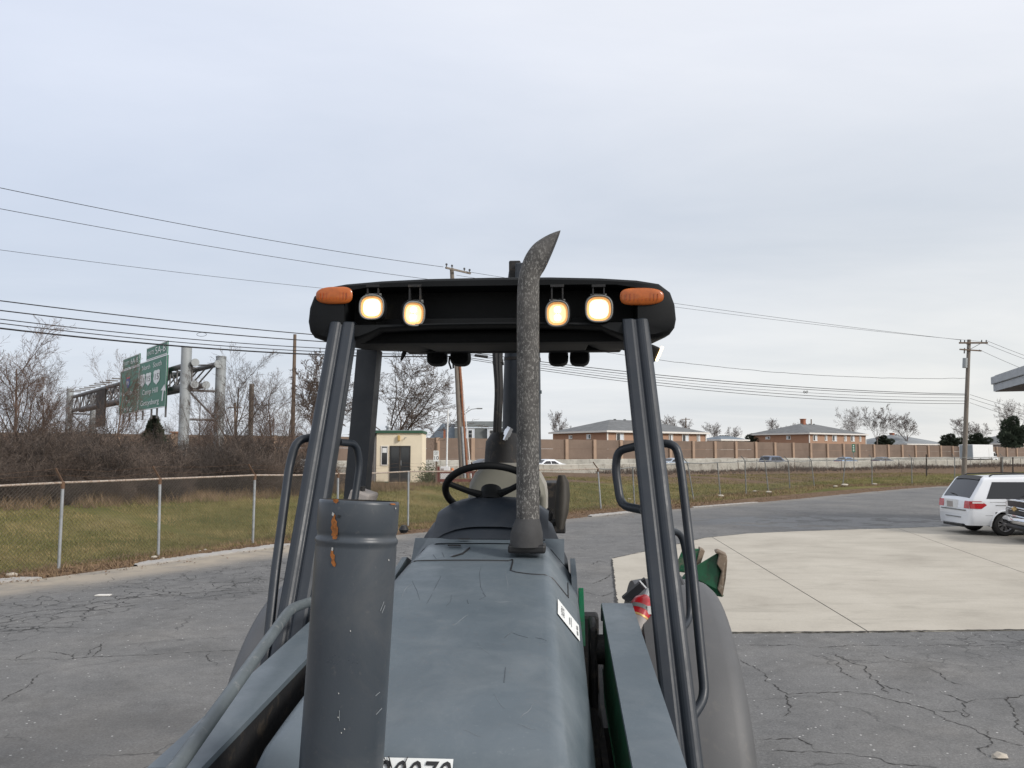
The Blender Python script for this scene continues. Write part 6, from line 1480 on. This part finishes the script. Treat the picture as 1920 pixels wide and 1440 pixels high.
for i in range(6, len(ex)-1):
    for t in (0, .25, .5, .75):
        if i == 6 and t == 0: continue
        fine_.append([crom(ex[i-1][k], ex[i][k], ex[i+1][k], ex[min(i+2, len(ex)-1)][k], t) for k in range(24)])
fine_.append(ex[-1])
exo = add('exhaust_stack', MB().rings(fine_, caps=False), MEXH, bh, True); add('exhaust_boot', MB().rings(ex[:4]), mat('boot_black', (.045,.045,.046), .75, 0, .2, 20, .2, 90), exo, True)
add('exhaust_bore', MB().rings([ex[-1], [v*.0+((v-sum(ex[-1], Vector())/24)*.9+sum(ex[-1], Vector())/24)+Vector((-.03,0,-.01)) for v in ex[-1]]]), MDARK, exo, fix=False)
add('boot_recess', MB().box(PL(988,1018,2.94)+Vector((0,.02,-.02)), (.136,.10,.03)), M['black'], hood, bevel=.008)

# ---- front pipe with bead and chipped paint
PY = 1.45; pt, pb = PL(674,938,PY), PL(640,1440,PY-.02); ax = (pb-pt).normalized(); Lp = (pb-pt).length; rp = .0715
rings = []; prof = [(0,.955),(.0015,.985),(.006,1.0),(.052,1.0),(.056,.985),(.061,.962),(.065,.985),(.068,1.02),(.073,1.022),(.077,.99),(.082,1.0),(.3,1.0),(Lp,1.0),(Lp+.75,1.0)]
e1 = ax.cross(Vector((0,1,0))).normalized(); e2 = ax.cross(e1)
for d, k_ in prof: rings.append([pt+ax*d+(e1*math.cos(t)+e2*math.sin(t))*rp*k_ for t in np.linspace(0, 2*math.pi, 49)[:-1]])
pipe = add('upright_pipe', MB().rings(rings, caps=False), MPIPE, bh, True)
add('pipe_bore', MB().rings([rings[0], [pt+ax*.10+(e1*math.cos(t)+e2*math.sin(t))*rp*.93 for t in np.linspace(0, 2*math.pi, 49)[:-1]], [pt+ax*.101+(e1*math.cos(t)+e2*math.sin(t))*.002 for t in np.linspace(0, 2*math.pi, 49)[:-1]]], caps=False), MDARK, pipe, True, fix=False)
def on_pipe(px, py, off=.0008):
    o = toL((0,0,H0)); d = (toL(Vector((0,0,H0))+ray(px, py))-o).normalized(); w = o-pt
    dd = d-ax*d.dot(ax); ww = w-ax*w.dot(ax); A = dd.dot(dd); B_ = 2*dd.dot(ww); C_ = ww.dot(ww)-(rp*1.0+off)**2; D = B_*B_-4*A*C_
    if D < 0: return None
    q = o+d*((-B_-math.sqrt(D))/(2*A)); return q
def pipe_mark(nm, poly, m, off=.0012, dz=None):
    vs = [on_pipe(*p, off=off) for p in poly]
    if any(v is None for v in vs): return
    c = sum(vs, Vector())/len(vs); add(nm, MB().add([c]+vs, [(0, i+1, (i+1) % len(vs)+1) for i in range(len(vs))]), m, pipe, fix=False)
pipe_mark('rust_patch', [(625,962),(629,966),(628,973),(632,979),(631,984),(634,990),(633,1003),(627,1006),(621,1004),(623,997),(620,990),(622,984),(621,977),(624,970)], MRUST)
pipe_mark('rust_patch', [(621,1030),(625,1033),(624,1038),(628,1041),(627,1050),(630,1058),(628,1063),(624,1061),(621,1055),(622,1048),(619,1042)], MRUST)
pipe_mark('rust_patch', [(624,935.5),(634,936),(635,940),(630,944),(625,941)], MRUST); pipe_mark('rust_patch', [(623,1006),(633,1005),(631,1011),(624,1011)], MRUST, .003)
pipe_mark('rust_patch', [(731,944),(741,944),(742,947),(733,946)], MRUST)
pipe_mark('bare_chip', [(623,960),(627,963),(625,968),(622,966)], MCHIP, .0016); pipe_mark('bare_chip', [(633,965),(639,967),(636,972),(632,971)], M['black'], .0014); pipe_mark('bare_chip', [(622,1026),(625,1027),(624,1033),(621,1032)], MCHIP, .0016)
for (x, y) in ((634,1345),(646,1367),(640,1374),(729,1050),(657,1183),(635,1300),(742,953)): pipe_mark('bare_chip', [(x-.8,y-1.6),(x+1.0,y-.6),(x+.6,y+1.8),(x-.6,y+1.2)], MCHIP, .0015)
for (x0, y0, x1, y1) in ((720,1128,713,1146),(704,1305,712,1298),(722,1135,716,1150),(636,1332,636,1352),(705,1340,716,1328)):
    pa, pb_ = on_pipe(x0, y0, .0008), on_pipe(x1, y1, .0008)
    if pa is not None and pb_ is not None: add('pipe_scratch', MB().tube([pa, (pa+pb_)/2, pb_], .0006, 4), msl, pipe)

# ---- canopy
ring_half = [(0,3.172),(.25,3.170),(.45,3.163),(.60,3.152),(.69,3.136),(.735,3.10),(.752,3.05),(.757,2.99),(.750,2.955),(.73,2.928),(.685,2.912),(.61,2.908),(.55,2.915),(.50,2.935),(.46,2.955),(.25,2.965),(0,2.967)]
def can_ring(y, k, dz=0, zs=1.0):
    R_ = [(x*k, z) for x, z in ring_half]; full = R_+[(-x, z) for x, z in R_[-2:0:-1]]; return [Vector((x, y, 3.03+(z-3.03)*zs+dz)) for x, z in full]
cst = [(-.085,.975,.0,.88),(-.075,.990,.0,.955),(-.05,.999,.0,1.0),(.10,1.0,.01,1.0),(.6,.995,.05,1.0),(1.2,.975,.115,.92),(1.5,.945,.135,.85),(1.60,.90,.13,.75),(1.63,.84,.12,.5)]
can = MB(); rr_ = [can_ring(*a) for a in cst]; nR = len(rr_[0]); can.rings(rr_, caps=False); can.f.append(tuple((len(rr_)-1)*nR+i for i in range(nR)))
# front face: frame round a lamp recess
rec_o = rr_[0]; rec_i = []
for v in rec_o: rec_i.append(Vector((max(-.60, min(.60, v.x*.88)), -.083, max(2.975, min(3.132, 3.04+(v.z-3.04)*.92)))))
rec_b = [Vector((v.x*.985, .05, v.z)) for v in rec_i]
base_i = len(can.v); can.add(rec_i+rec_b, []); 
for i in range(nR):
    j = (i+1) % nR; can.f.append((i, j, base_i+j, base_i+i)); can.f.append((base_i+i, base_i+j, base_i+nR+j, base_i+nR+i))
can.f.append(tuple(base_i+nR+i for i in range(nR)))
canopy = add('canopy', can, MBLK, bh, True)
add('underside_panel', MB().box((0,.70,3.005), (.86,1.10,.02), Matrix.Rotation(.07, 3, 'X')), MBLK, canopy, bevel=.006)
add('recess_crossbar', MB().box((0,.02,2.995), (.98,.05,.035)), MBLK, canopy, bevel=.006); add('front_lower_rail', MB().box((0,.12,2.945), (1.16,.10,.05)), MBLK, canopy, bevel=.012)
add('recess_rib', MB().box((0,.10,3.05), (.72,.03,.10)), MBLK, canopy, bevel=.01)
# amber markers
for (cx, cy, w, h_, s) in ((626.5,554,72,34,-1),(1203.5,556,82,33,1)):
    c = PLy(cx, cy, -.086); w2, h2 = w/1500*3.21/2, h_/1500*3.21/2; rows = []
    for f in (1.0,.97,.85,.6,.3,.05):
        d = math.sqrt(max(0, 1-f*f))*.012; out = []
        for t in np.linspace(0, 2*math.pi, 33)[:-1]:
            x, z = math.cos(t), math.sin(t); x = math.copysign(abs(x)**(.45 if x*s < 0 else .85), x); z = math.copysign(abs(z)**.75, z)
            out.append(c+Vector((x*w2*f, -d, z*h2*f)))
        rows.append(out)
    a = add('marker_lamp', MB().rings(rows), MAMB, canopy, True)
    for k in range(9): add('lens_rib', MB().box(c+Vector((-w2*.72+k*w2*.18, -.0105, -h2*.12)), (.0016,.002,h2*.8)), mat('amber_dark', (.35,.05,.006), .3) if k == 0 else bpy.data.materials['amber_dark'], a)
# lit work lamps
ML = emit('lit_lens', (1.0,.83,.56), 1.15); ML2 = emit('lit_lens_dim', (1.0,.72,.38), .85); MBULB = emit('lit_bulb', (1.0,.9,.72), 4.0); MRIM = emit('lit_rim', (1.0,.50,.17), .42)
def squircle(c, w, h_, U, V_, n=32): return [c+U*(w*math.copysign(abs(math.cos(t))**.74, math.cos(t)))+V_*(h_*math.copysign(abs(math.sin(t))**.74, math.sin(t))) for t in np.linspace(0, 2*math.pi, n+1)[:-1]]
for i, (cx, cy, w, h_, yaw, pit, dim) in enumerate(((697,576,20.5,20.5,0,0,0),(776,588,18,20,.42,.18,1),(1045,588,19,21,-.12,.10,1),(1123,579,22,22,0,0,0))):
    Yl = 3.2; c = PLy(cx, cy, -.095); F = Vector((math.sin(yaw), -math.cos(yaw), -math.sin(pit))).normalized(); U = Vector((0,0,1)).cross(F).normalized(); V_ = F.cross(U).normalized(); w, h_ = w/1500*Yl, h_/1500*Yl
    lp = add('work_lamp', MB().rings([squircle(c, w*1.04, h_*1.04, U, V_), squircle(c+F*.004, w*1.2, h_*1.2, U, V_), squircle(c-F*.01, w*1.3, h_*1.3, U, V_), squircle(c-F*.045, w*1.22, h_*1.22, U, V_), squircle(c-F*.075, w*.6, h_*.6, U, V_)], caps=False), MBLK, canopy, True)
    lp.data.polygons.foreach_set('use_smooth', [True]*len(lp.data.polygons))
    add('bezel', MB().tube(squircle(c+F*.003, w*1.13, h_*1.13, U, V_), .0035, 6, closed=True), M['galv_dark'], lp, True)
    add('reflector_rim', MB().rings([squircle(c-F*.001, w*1.06, h_*1.06, U, V_), squircle(c-F*.004, w*.84, h_*.84, U, V_)], caps=False), MRIM, lp, True, fix=False)
    add('reflector', MB().rings([squircle(c-F*.0042, w*.84, h_*.84, U, V_), squircle(c-F*.010, w*.5, h_*.5, U, V_), squircle(c-F*.013, w*.05, h_*.05, U, V_)], caps=False), ML2 if dim else ML, lp, True, fix=False)
    for k_ in (-.42, 0, .42): add('lens_flute', MB().tube([c-F*.002+U*w*k_-V_*h_*.8, c-F*.002+U*w*k_+V_*h_*.8], .0008, 4), ML2, lp)
    for s in ((-.38,.38) if dim else (-.3,.3)): add('bulb', MB().rings([squircle(c-F*.011+U*w*.18*s+V_*h_*s, w*.28*k_, h_*.30*k_, U, V_, 12)if False else squircle(c-F*(.011-d)+V_*h_*s, w*(.34 if dim else .66)*k_, h_*(.30 if dim else .50)*k_, U, V_, 12) for k_, d in ((1,0),(.8,.006),(.1,.008))]), MBULB, lp, True)
    bx = MB(); zt_ = PLy(cx, 546, -.06).z-.012
    for s in (-1, 1): bx.box((c.x+s*.022, c.y+.03, (c.z+h_+zt_)/2+.012), (.006,.03,zt_-c.z-h_+.05))
    bx.box((c.x, c.y+.03, zt_+.03), (.055,.04,.01)); add('lamp_bracket', bx, MDARK, lp); add('pivot_bolt', MB().cyl((c.x-.032, c.y+.03, c.z+h_+.012), (c.x+.032, c.y+.03, c.z+h_+.012), .008, n=8), M['galv_dark'], lp, True)
# rear work lamps, seen from their backs
for (cx, cy) in ((819,668),(863,668),(1047,668),(1087,668)):
    Yr = 4.92; c = PL(cx, cy, Yr); add('rear_lamp', MB().rings([[c+Vector((k_*.062*math.copysign(abs(math.cos(t))**.7, math.cos(t)), y, k_*.055*math.copysign(abs(math.sin(t))**.7, math.sin(t))-.005)) for t in np.linspace(0, 2*math.pi, 25)[:-1]] for k_, y in ((.45,-.05),(.85,-.04),(1.0,-.01),(1.0,.05))]), MBLK, canopy, True)
add('rear_header', MB().box((0,1.52,3.085), (1.30,.10,.05)), MBLK, canopy, bevel=.01)
add('hanging_latch', MB().tube([PL(762,652,4.7), PL(757,664,4.7), PL(752,676,4.7)], [.012,.014,.006], 8), MDARK, canopy, True)
c = PL(1227, 662, 4.1); add('lamp_arm', MB().tube([c+Vector((-.16,.0,.03)), c+Vector((-.02,.01,.005))], .014, 8), MBLK, canopy, True); sl = add('side_lamp', MB().box(c+Vector((-.01,.02,0)), (.06,.05,.085), Matrix.Rotation(R(24), 3, 'Y')), MBLK, canopy, bevel=.012); add('side_lamp_lens', MB().box(c+Vector((.025,-.002,-.004)), (.012,.05,.075), Matrix.Rotation(R(24), 3, 'Y')), emit('lit_side_lens', (1.0,.72,.4), 3.0), sl)
add('wiring_loop', MB().tube([PL(x, y, 4.85) for x, y in ((843,668),(842,680),(846,692),(850,690),(849,676))], .006, 5), MDARK, canopy, True)

# ---- roof posts
def post_loft(sg, x_t, x_b, y_t, y_b, z_t, z_b, m, nm, prof, s0=1.0):
    rings = []
    for f in (0, .5, 1): rings.append([Vector((sg*(x_t+(x_b-x_t)*f)+a*s0*sg, y_t+(y_b-y_t)*f+b*s0, z_t+(z_b-z_t)*f)) for a, b in prof])
    return add(nm, MB().rings(rings), m, bh, False, .0)
prof = [(a*1.0, b*.72) for a, b in [(-.054,-.04),(-.046,-.052),(-.012,-.058),(-.004,-.048),(-.001,-.040),(.004,-.046),(.012,-.060),(.028,-.068),(.044,-.060),(.053,-.042),(.054,.0),(.050,.06),(-.05,.06)]]
for sg in (-1, 1):
    o = post_loft(sg, .590 if sg > 0 else .607, .665 if sg > 0 else .622, -.045, -.79, 2.99, 1.40, MG2, 'front_post', prof); o.modifiers.new('bevel', 'BEVEL').width = .004
    post_loft(sg, .665 if sg > 0 else .622, .672 if sg > 0 else .63, -.792, -.90, 1.398, 1.15, MG2, 'post_foot', [(a*1.1, b*1.1) for a, b in prof])
    po = post_loft(sg, .735 if sg < 0 else .70, .84 if sg < 0 else .82, .92, .85, 3.0, 1.3, MG2, 'rear_post', [(-.055,-.06),(.055,-.06),(.055,.06),(-.055,.06)])
# grab handles
def handle(pts, r=.0165): return add('grab_handle', MB().tube(smooth_path([PL(*p) for p in pts]), r, 10), MG2, bh, True)
def smooth_path(P_, rad=.045, n=5):
    out = [P_[0]]
    for a, b, c in zip(P_[:-2], P_[1:-1], P_[2:]):
        d0, d1 = (a-b), (c-b); k_ = min(rad, d0.length*.45, d1.length*.45); p0, p1 = b+d0.normalized()*k_, b+d1.normalized()*k_
        for t in np.linspace(0, 1, n): out.append(p0*(1-t)**2+b*2*t*(1-t)+p1*t*t)
    return out+[P_[-1]]
handle([(605,820,3.13),(557,822,3.08),(543,872,3.06),(516,1075,2.85),(500,1230,2.72),(470,1420,2.6)])
handle([(636,829,3.13),(668,832,3.22),(675,870,3.24),(663,950,3.2),(655,1010,3.15)], .0145)
handle([(1196,836,3.1),(1158,845,3.16),(1154,880,3.16),(1164,948,3.12),(1205,956,3.02)])
handle([(1225,831,3.1),(1268,832,3.06),(1277,880,3.04),(1300,1080,2.88),(1322,1308,2.72),(1286,1362,2.62)])
handle([(1240,990,3.1),(1278,1000,3.2),(1290,1060,3.2),(1294,1160,3.15),(1272,1190,3.0)], .013)

# ---- fenders
def fender(sg):
    rows = []; C0 = (.72, .86); R0 = .97
    xs_ = [(.60,-.16),(.64,-.01),(.70,.0),(.85,.002),(.95,-.004),(.99,-.018),(1.02,-.045),(1.032,-.09),(1.032,-.16)]
    if sg < 0: xs_ = [(x+.065*(x > .66), d) for x, d in xs_]
    for a in np.linspace(172, 20, 34):
        rows.append([Vector((sg*x, C0[0]+(R0+d)*math.cos(R(a)), C0[1]+(R0+d)*math.sin(R(a)))) for x, d in xs_])
    b = MB().grid(rows); o = add('fender', b, MPLAST, bh, True, fix=False); s = o.modifiers.new('thick', 'SOLIDIFY'); s.thickness = .012; s.offset = -1
    for nm, m_, rr, w in (('rear_wheel', M['rubber'], .78, .46),):
        cx = sg*.83; rings = [[Vector((cx+x, C0[0]+r_*math.cos(t), .78+r_*math.sin(t))) for t in np.linspace(0, 2*math.pi, 41)[:-1]] for r_, x in ((.36,-.2),(.66,-.22),(.75,-.2),(.78,-.12),(.78,.12),(.75,.2),(.66,.22),(.36,.2))]
        tw = add('rear_tyre', MB().rings(rings, caps=False), m_, bh, True); lug = MB()
        for k in range(26):
            t = 2*math.pi*k/26
            for s2 in (-1, 1): lug.box((cx+s2*.1, C0[0]+.785*math.cos(t+s2*.06), .78+.785*math.sin(t+s2*.06)), (.22,.05,.045), Matrix.Rotation(math.pi/2-t, 3, 'X') @ Matrix.Rotation(s2*.5, 3, 'Z'))
        add('tread_lugs', lug, m_, tw); add('rear_rim', MB().rings([[Vector((cx+x, C0[0]+r_*math.cos(t), .78+r_*math.sin(t))) for t in np.linspace(0, 2*math.pi, 29)[:-1]] for r_, x in ((.37,-.2*sg),(.37,.17*sg),(.32,.12*sg),(.12,.05*sg),(.1,.10*sg))]), MG, tw, True)
for sg in (-1, 1):
    fender(sg)
    # front wheels and hubs
    rings = [[Vector((sg*.72+x, -1.25+r_*math.cos(t), .48+r_*math.sin(t))) for t in np.linspace(0, 2*math.pi, 33)[:-1]] for r_, x in ((.24,-.15),(.42,-.16),(.48,-.1),(.48,.1),(.42,.16),(.24,.15))]
    tw = add('front_tyre', MB().rings(rings, caps=False), M['rubber'], bh, True); add('front_rim', MB().cyl((sg*.66,-1.25,.48), (sg*.80,-1.25,.48), .245, n=24), MG, tw, True)
# ---- frame, axles, platform
add('firewall', MB().box2((-.43,-.16,1.2), (.43,-.06,1.83)), MDARK, bh, bevel=.01); add('inner_frame', MB().box2((-.405,-1.58,1.15), (.405,-.17,1.52)), MDARK, bh, bevel=.02)
add('main_frame', MB().box2((-.32,-1.70,.62), (.32,1.6,1.42)), MDARK, bh, bevel=.02); add('engine_block', MB().box2((-.27,-1.6,1.421), (.27,-.2,1.74)), MDARK, bh)
add('front_axle', MB().cyl((-.6,-1.25,.48), (.6,-1.25,.48), .10, n=12), MDARK, bh, True); add('rear_axle', MB().cyl((-.62,.72,.78), (.62,.72,.78), .14, n=12), MDARK, bh, True)
for sg in (-1, 1): add('step_plate', MB().box2((sg*.34,-1.02,1.08), (sg*.74,-.52,1.148)), MG2, bh, bevel=.008)
add('platform', MB().box2((-.62,-.60,1.15), (.62,1.5,1.22)), MDARK, bh, bevel=.01)
add('floor_cover', MB().box2((-.58,-.1,1.221), (.58,1.4,1.40)), MDARK, bh)
for sg in (-1, 1):
    add('platform_skirt', MB().prism([(sg*.59,-.80,1.05),(sg*.59,.20,1.05),(sg*.59,.20,1.70),(sg*.59,-.25,1.70),(sg*.59,-.80,1.45)], (sg*.02,0,0)), MG2, bh, bevel=.006)
add('pipe_mount', MB().box2((-.22,-1.95,.75), (.22,-1.702,1.15)), MDARK, bh, bevel=.02)
# ---- loader arms
for sg in (-1, 1):
    def q(y, z, x): return Vector((sg*(x-.008)+.017, y, z))
    P_top = [(-.37,1.86),(-.40,1.912),(-.46,1.930),(-1.75,1.835),(-2.3,1.62),(-2.75,1.0)]; P_bot = [(-2.62,.95),(-2.2,1.42),(-1.7,1.60),(-.5,1.62),(-.38,1.70)]
    poly = P_top+P_bot
    arm = add('loader_arm', MB().prism([q(y, z, .425) for y, z in poly], (sg*.012,0,0)).prism([q(y, z, .498) for y, z in poly], (sg*.012,0,0)), MGREEN if sg > 0 else MDARK, bh)  # left arm black: the shade on its inner side is painted in
    tp = MB(); tp.grid([[q(y, z+.006, .418) for y, z in P_top], [q(y, z+.006, .522) for y, z in P_top]]); tp = add('arm_top_plate', tp, MG, arm, fix=False); sm = tp.modifiers.new('thick', 'SOLIDIFY'); sm.thickness = .014
    add('arm_bottom_plate', MB().grid([[q(y, z-.006, .422) for y, z in P_bot], [q(y, z-.006, .518) for y, z in P_bot]]), MGREEN, arm, fix=False)
    add('arm_pivot', MB().cyl(q(-.46,1.78,.375), q(-.46,1.78,.54), .05, n=16), MDARK, arm, True); add('arm_outer_plate', MB().prism([q(y, z, .512) for y, z in poly], (sg*.004,0,0)), MG, arm)
    add('arm_tower', MB().prism([(sg*.385,-.65,.9),(sg*.385,-.1,.9),(sg*.385,-.30,1.86),(sg*.385,-.50,1.86)], (sg*.025,0,0)), MDARK, bh, bevel=.01)
    add('hydraulic_cylinder', MB().cyl(q(-.25,1.05,.472), q(-1.45,1.45,.472), .05, n=14), MDARK, arm, True); add('cylinder_rod', MB().cyl(q(-1.45,1.45,.472), q(-1.9,1.5,.472), .025, n=10), M['chrome'], arm, True)
    add('dark_filler_plate', MB().box2((sg*.40,-1.45,1.05), (sg*.418,-.30,1.60)), MDARK, bh)  # dark plate added to fill the black gap beside the arm
    add('side_frame', MB().box2((sg*.33,-1.5,1.0), (sg*.365,-.45,1.38)), MDARK, bh)
    add('engine_hose', MB().tube([q(-.25,1.55,.375), q(-.7,1.62,.385), q(-1.1,1.52,.38), q(-1.5,1.58,.375)], .016, 8), MDARK, bh, True)
add('guard_tube', MB().tube(smooth_path([Vector((-.44,-.46,1.90)), PL(594,1124,2.62), PL(545,1141,2.42), PL(326,1446,1.47), PL(262,1530,1.30), Vector((-.47,-2.35,1.58))], .06), .0150, 12), MTUBE, bh, True)
add('cross_tube', MB().cyl((-.53,-2.1,1.48), (.53,-2.1,1.48), .05, n=14), MG, bh, True)
# ---- backhoe boom behind the seat
def wbox(nm, px0, py0, px1, py1, Y, dep, m, par=bh, bv=.01):
    a, b = PL(px0, py1, Y), PL(px1, py0, Y); return add(nm, MB().box(((a.x+b.x)/2, (a.y+b.y)/2+dep/2, (a.z+b.z)/2), (abs(b.x-a.x), dep, abs(b.z-a.z))), m, par, bevel=bv)
Yb_ = 5.45; bm_ = MB(); rings = []
for px0, px1, py in ((938,1014,866),(940,1013,800),(941,1013,740),(944,1012,660),(944,1012,560),(952,1010,505)):
    a, b = PL(px0, py, Yb_), PL(px1, py, Yb_); w = (b-a).length/2; c = (a+b)/2; rings.append([c+Vector((w*math.copysign(abs(math.cos(t))**.6, math.cos(t)), .12+.12*math.copysign(abs(math.sin(t))**.6, math.sin(t)), 0)) for t in np.linspace(0, 2*math.pi, 25)[:-1]])
boom = add('boom', MB().rings(rings), MG2, bh, True)
add('boom_collar', MB().rings([[v*1.0+(v-sum(rings[3], Vector())/24)*.03+Vector((0,0,dz)) for v in rings[3]] for dz in (-.05,-.04,-.03)]), MDARK, boom, True)
wbox('boom_top_plate', 954, 488, 976, 530, Yb_, .16, MDARK, boom); wbox('boom_top_plate', 966, 492, 984, 530, Yb_-.06, .10, MG2, boom)
add('swing_casting', MB().rings([[PL(945, y, Yb_-.12)+Vector((w*math.cos(t)*k_, .2*math.sin(t), 0)) for t in np.linspace(0, 2*math.pi, 25)[:-1]] for y, w, k_ in ((905,.26,.6),(868,.13,1),(845,.125,1),(828,.12,1),(812,.08,1))]), MDARK, boom, True)
add('casting_boss', MB().cyl(PL(924,838,Yb_-.2), PL(940,838,Yb_-.2), .065, n=16), MDARK, boom, True); wbox('swing_frame', 880, 905, 1060, 1000, Yb_, .5, MDARK, bh)
for i, (x0, x1, x2) in enumerate(((930,934,931),(936,938,935))): add('boom_hose', MB().tube(smooth_path([PL(x0-2+4*i, 640, Yb_-.05), PL(x0, 680, Yb_-.06), PL(x1, 730, Yb_-.08), PL(x2, 790, Yb_-.1), PL(x2-2, 840, Yb_-.1)], .2), .022, 8), MDARK, boom, True)
add('hose_clamp', MB().cyl(PL(924,683,Yb_-.06), PL(944,679,Yb_-.06), .02, n=8), MDARK, boom, True)
for a, b, r_ in (((945,825),(950,815),.022),((949,817),(954,807),.028),((953,809),(957,802),.024)): add('hose_fitting', MB().cyl(PL(a[0],a[1],5.15), PL(b[0],b[1],5.15), r_, n=6), M['chrome'], boom)
add('boom_lug', MB().box(PL(1013,735,Yb_), (.02,.05,.02)), MG, boom)
# ---- stabiliser legs folded up beside the rear
def stab(nm, pts, d, m, extra=()):
    return add(nm, MB().prism([PL(*p) for p in pts], Vector(d)), m, bh, bevel=.006)
st1 = stab('stabiliser_pad', [(1262,1070,5.3),(1281,1026,5.3),(1312,1029,5.25),(1300,1075,5.2)], (.03,.10,-.02), MWORN)
add('pad_edge', MB().prism([PL(1313,1028,5.22), PL(1322,1033,5.25), PL(1308,1075,5.2), PL(1302,1072,5.2)], (.01,.12,0)), MMUD, st1, bevel=.004)
st2 = stab('stabiliser_pad', [(1298,1082,5.1),(1300,1064,5.1),(1346,1036,5.1),(1352,1066,5.08),(1345,1104,5.05),(1355,1120,5.05),(1300,1110,5.1)], (.02,.05,0), MGREEN)
add('pad_edge', MB().prism([PL(1340,1036,5.06), PL(1346,1033,5.06), PL(1363,1041,5.06), PL(1364,1052,5.06), PL(1361,1085,5.04), PL(1355,1120,5.04), PL(1345,1105,5.04), PL(1353,1072,5.04), PL(1344,1058,5.05), PL(1348,1040,5.06)], (.02,.14,0)), MMUD, st2, bevel=.006)
add('stabiliser_arm', MB().cyl(PL(1300,1090,5.15), PL(1120,1300,5.2), .07, n=10), MGREEN, bh, True)
add('stabiliser_pad', MB().prism([PL(545,1090,5.1), PL(545,1030,5.1), PL(562,1022,5.1), PL(566,1090,5.1)], (.02,.16,0)), MMUD, bh, bevel=.006); add('stabiliser_arm', MB().cyl(PL(575,1070,5.15), PL(700,1300,5.2), .07, n=10), MGREEN, bh, True)
# dark trim by the right fender and extinguisher bracket
add('fender_trim', MB().prism([PL(1264,1072,3.55), PL(1275,1082,3.5), PL(1282,1097,3.45), PL(1272,1096,3.45), PL(1272,1180,3.3), PL(1266,1180,3.3)], (.01,.03,0)), M['black'], bh)
add('extinguisher_bracket', MB().prism([PL(1166,1122,3.75), PL(1210,1084,3.75), PL(1214,1100,3.7), PL(1190,1122,3.7), PL(1178,1130,3.7)], (.0,.05,.0)), M['black'], bh, bevel=.004)

# ---- fire extinguisher strapped beside the seat (a thing of its own)
e0, e1_ = P(1184, 1196, 3.55), P(1211, 1118, 3.66); dirx = (e1_-e0).normalized(); fe = thing('fire_extinguisher', 'red fire extinguisher strapped behind the right machine post', 'fire extinguisher', e0)
rad = .052; Lx = (e1_-e0).length
prof = [(0,.7),(.01,1),(Lx*.78,1),(Lx*.88,.85),(Lx*.95,.5),(Lx,.3)]
add('cylinder', MB().tube([dirx*d for d, k_ in prof], [rad*k_ for d, k_ in prof], 20), mat('extinguisher_red', (.42,.012,.018), .3, 0, .1, 6, coat=.3), fe, True)
add('label_sheet', MB().tube([dirx*Lx*.08, dirx*Lx*.42], rad*1.012, 20, caps=False), M['greyside'], fe, True); add('label_stripe', MB().tube([dirx*Lx*.43, dirx*Lx*.47], rad*1.014, 20, caps=False), M['gold'], fe, True); add('strap', MB().tube([dirx*Lx*.60, dirx*Lx*.69], rad*1.02, 20, caps=False), M['galv_dark'], fe, True)
add('valve', MB().tube([dirx*Lx, dirx*(Lx+.035)], .014, 8), M['galv'], fe, True); add('lever', MB().tube([dirx*(Lx+.03)+Vector((.0,0,0)), dirx*(Lx+.06)+Vector((-.05,-.01,.02))], .006, 6), M['galv'], fe, True); add('tag', MB().box(dirx*Lx*.72+Vector((.03,-.055,0)), (.03,.004,.035)), M['sign_white'], fe)
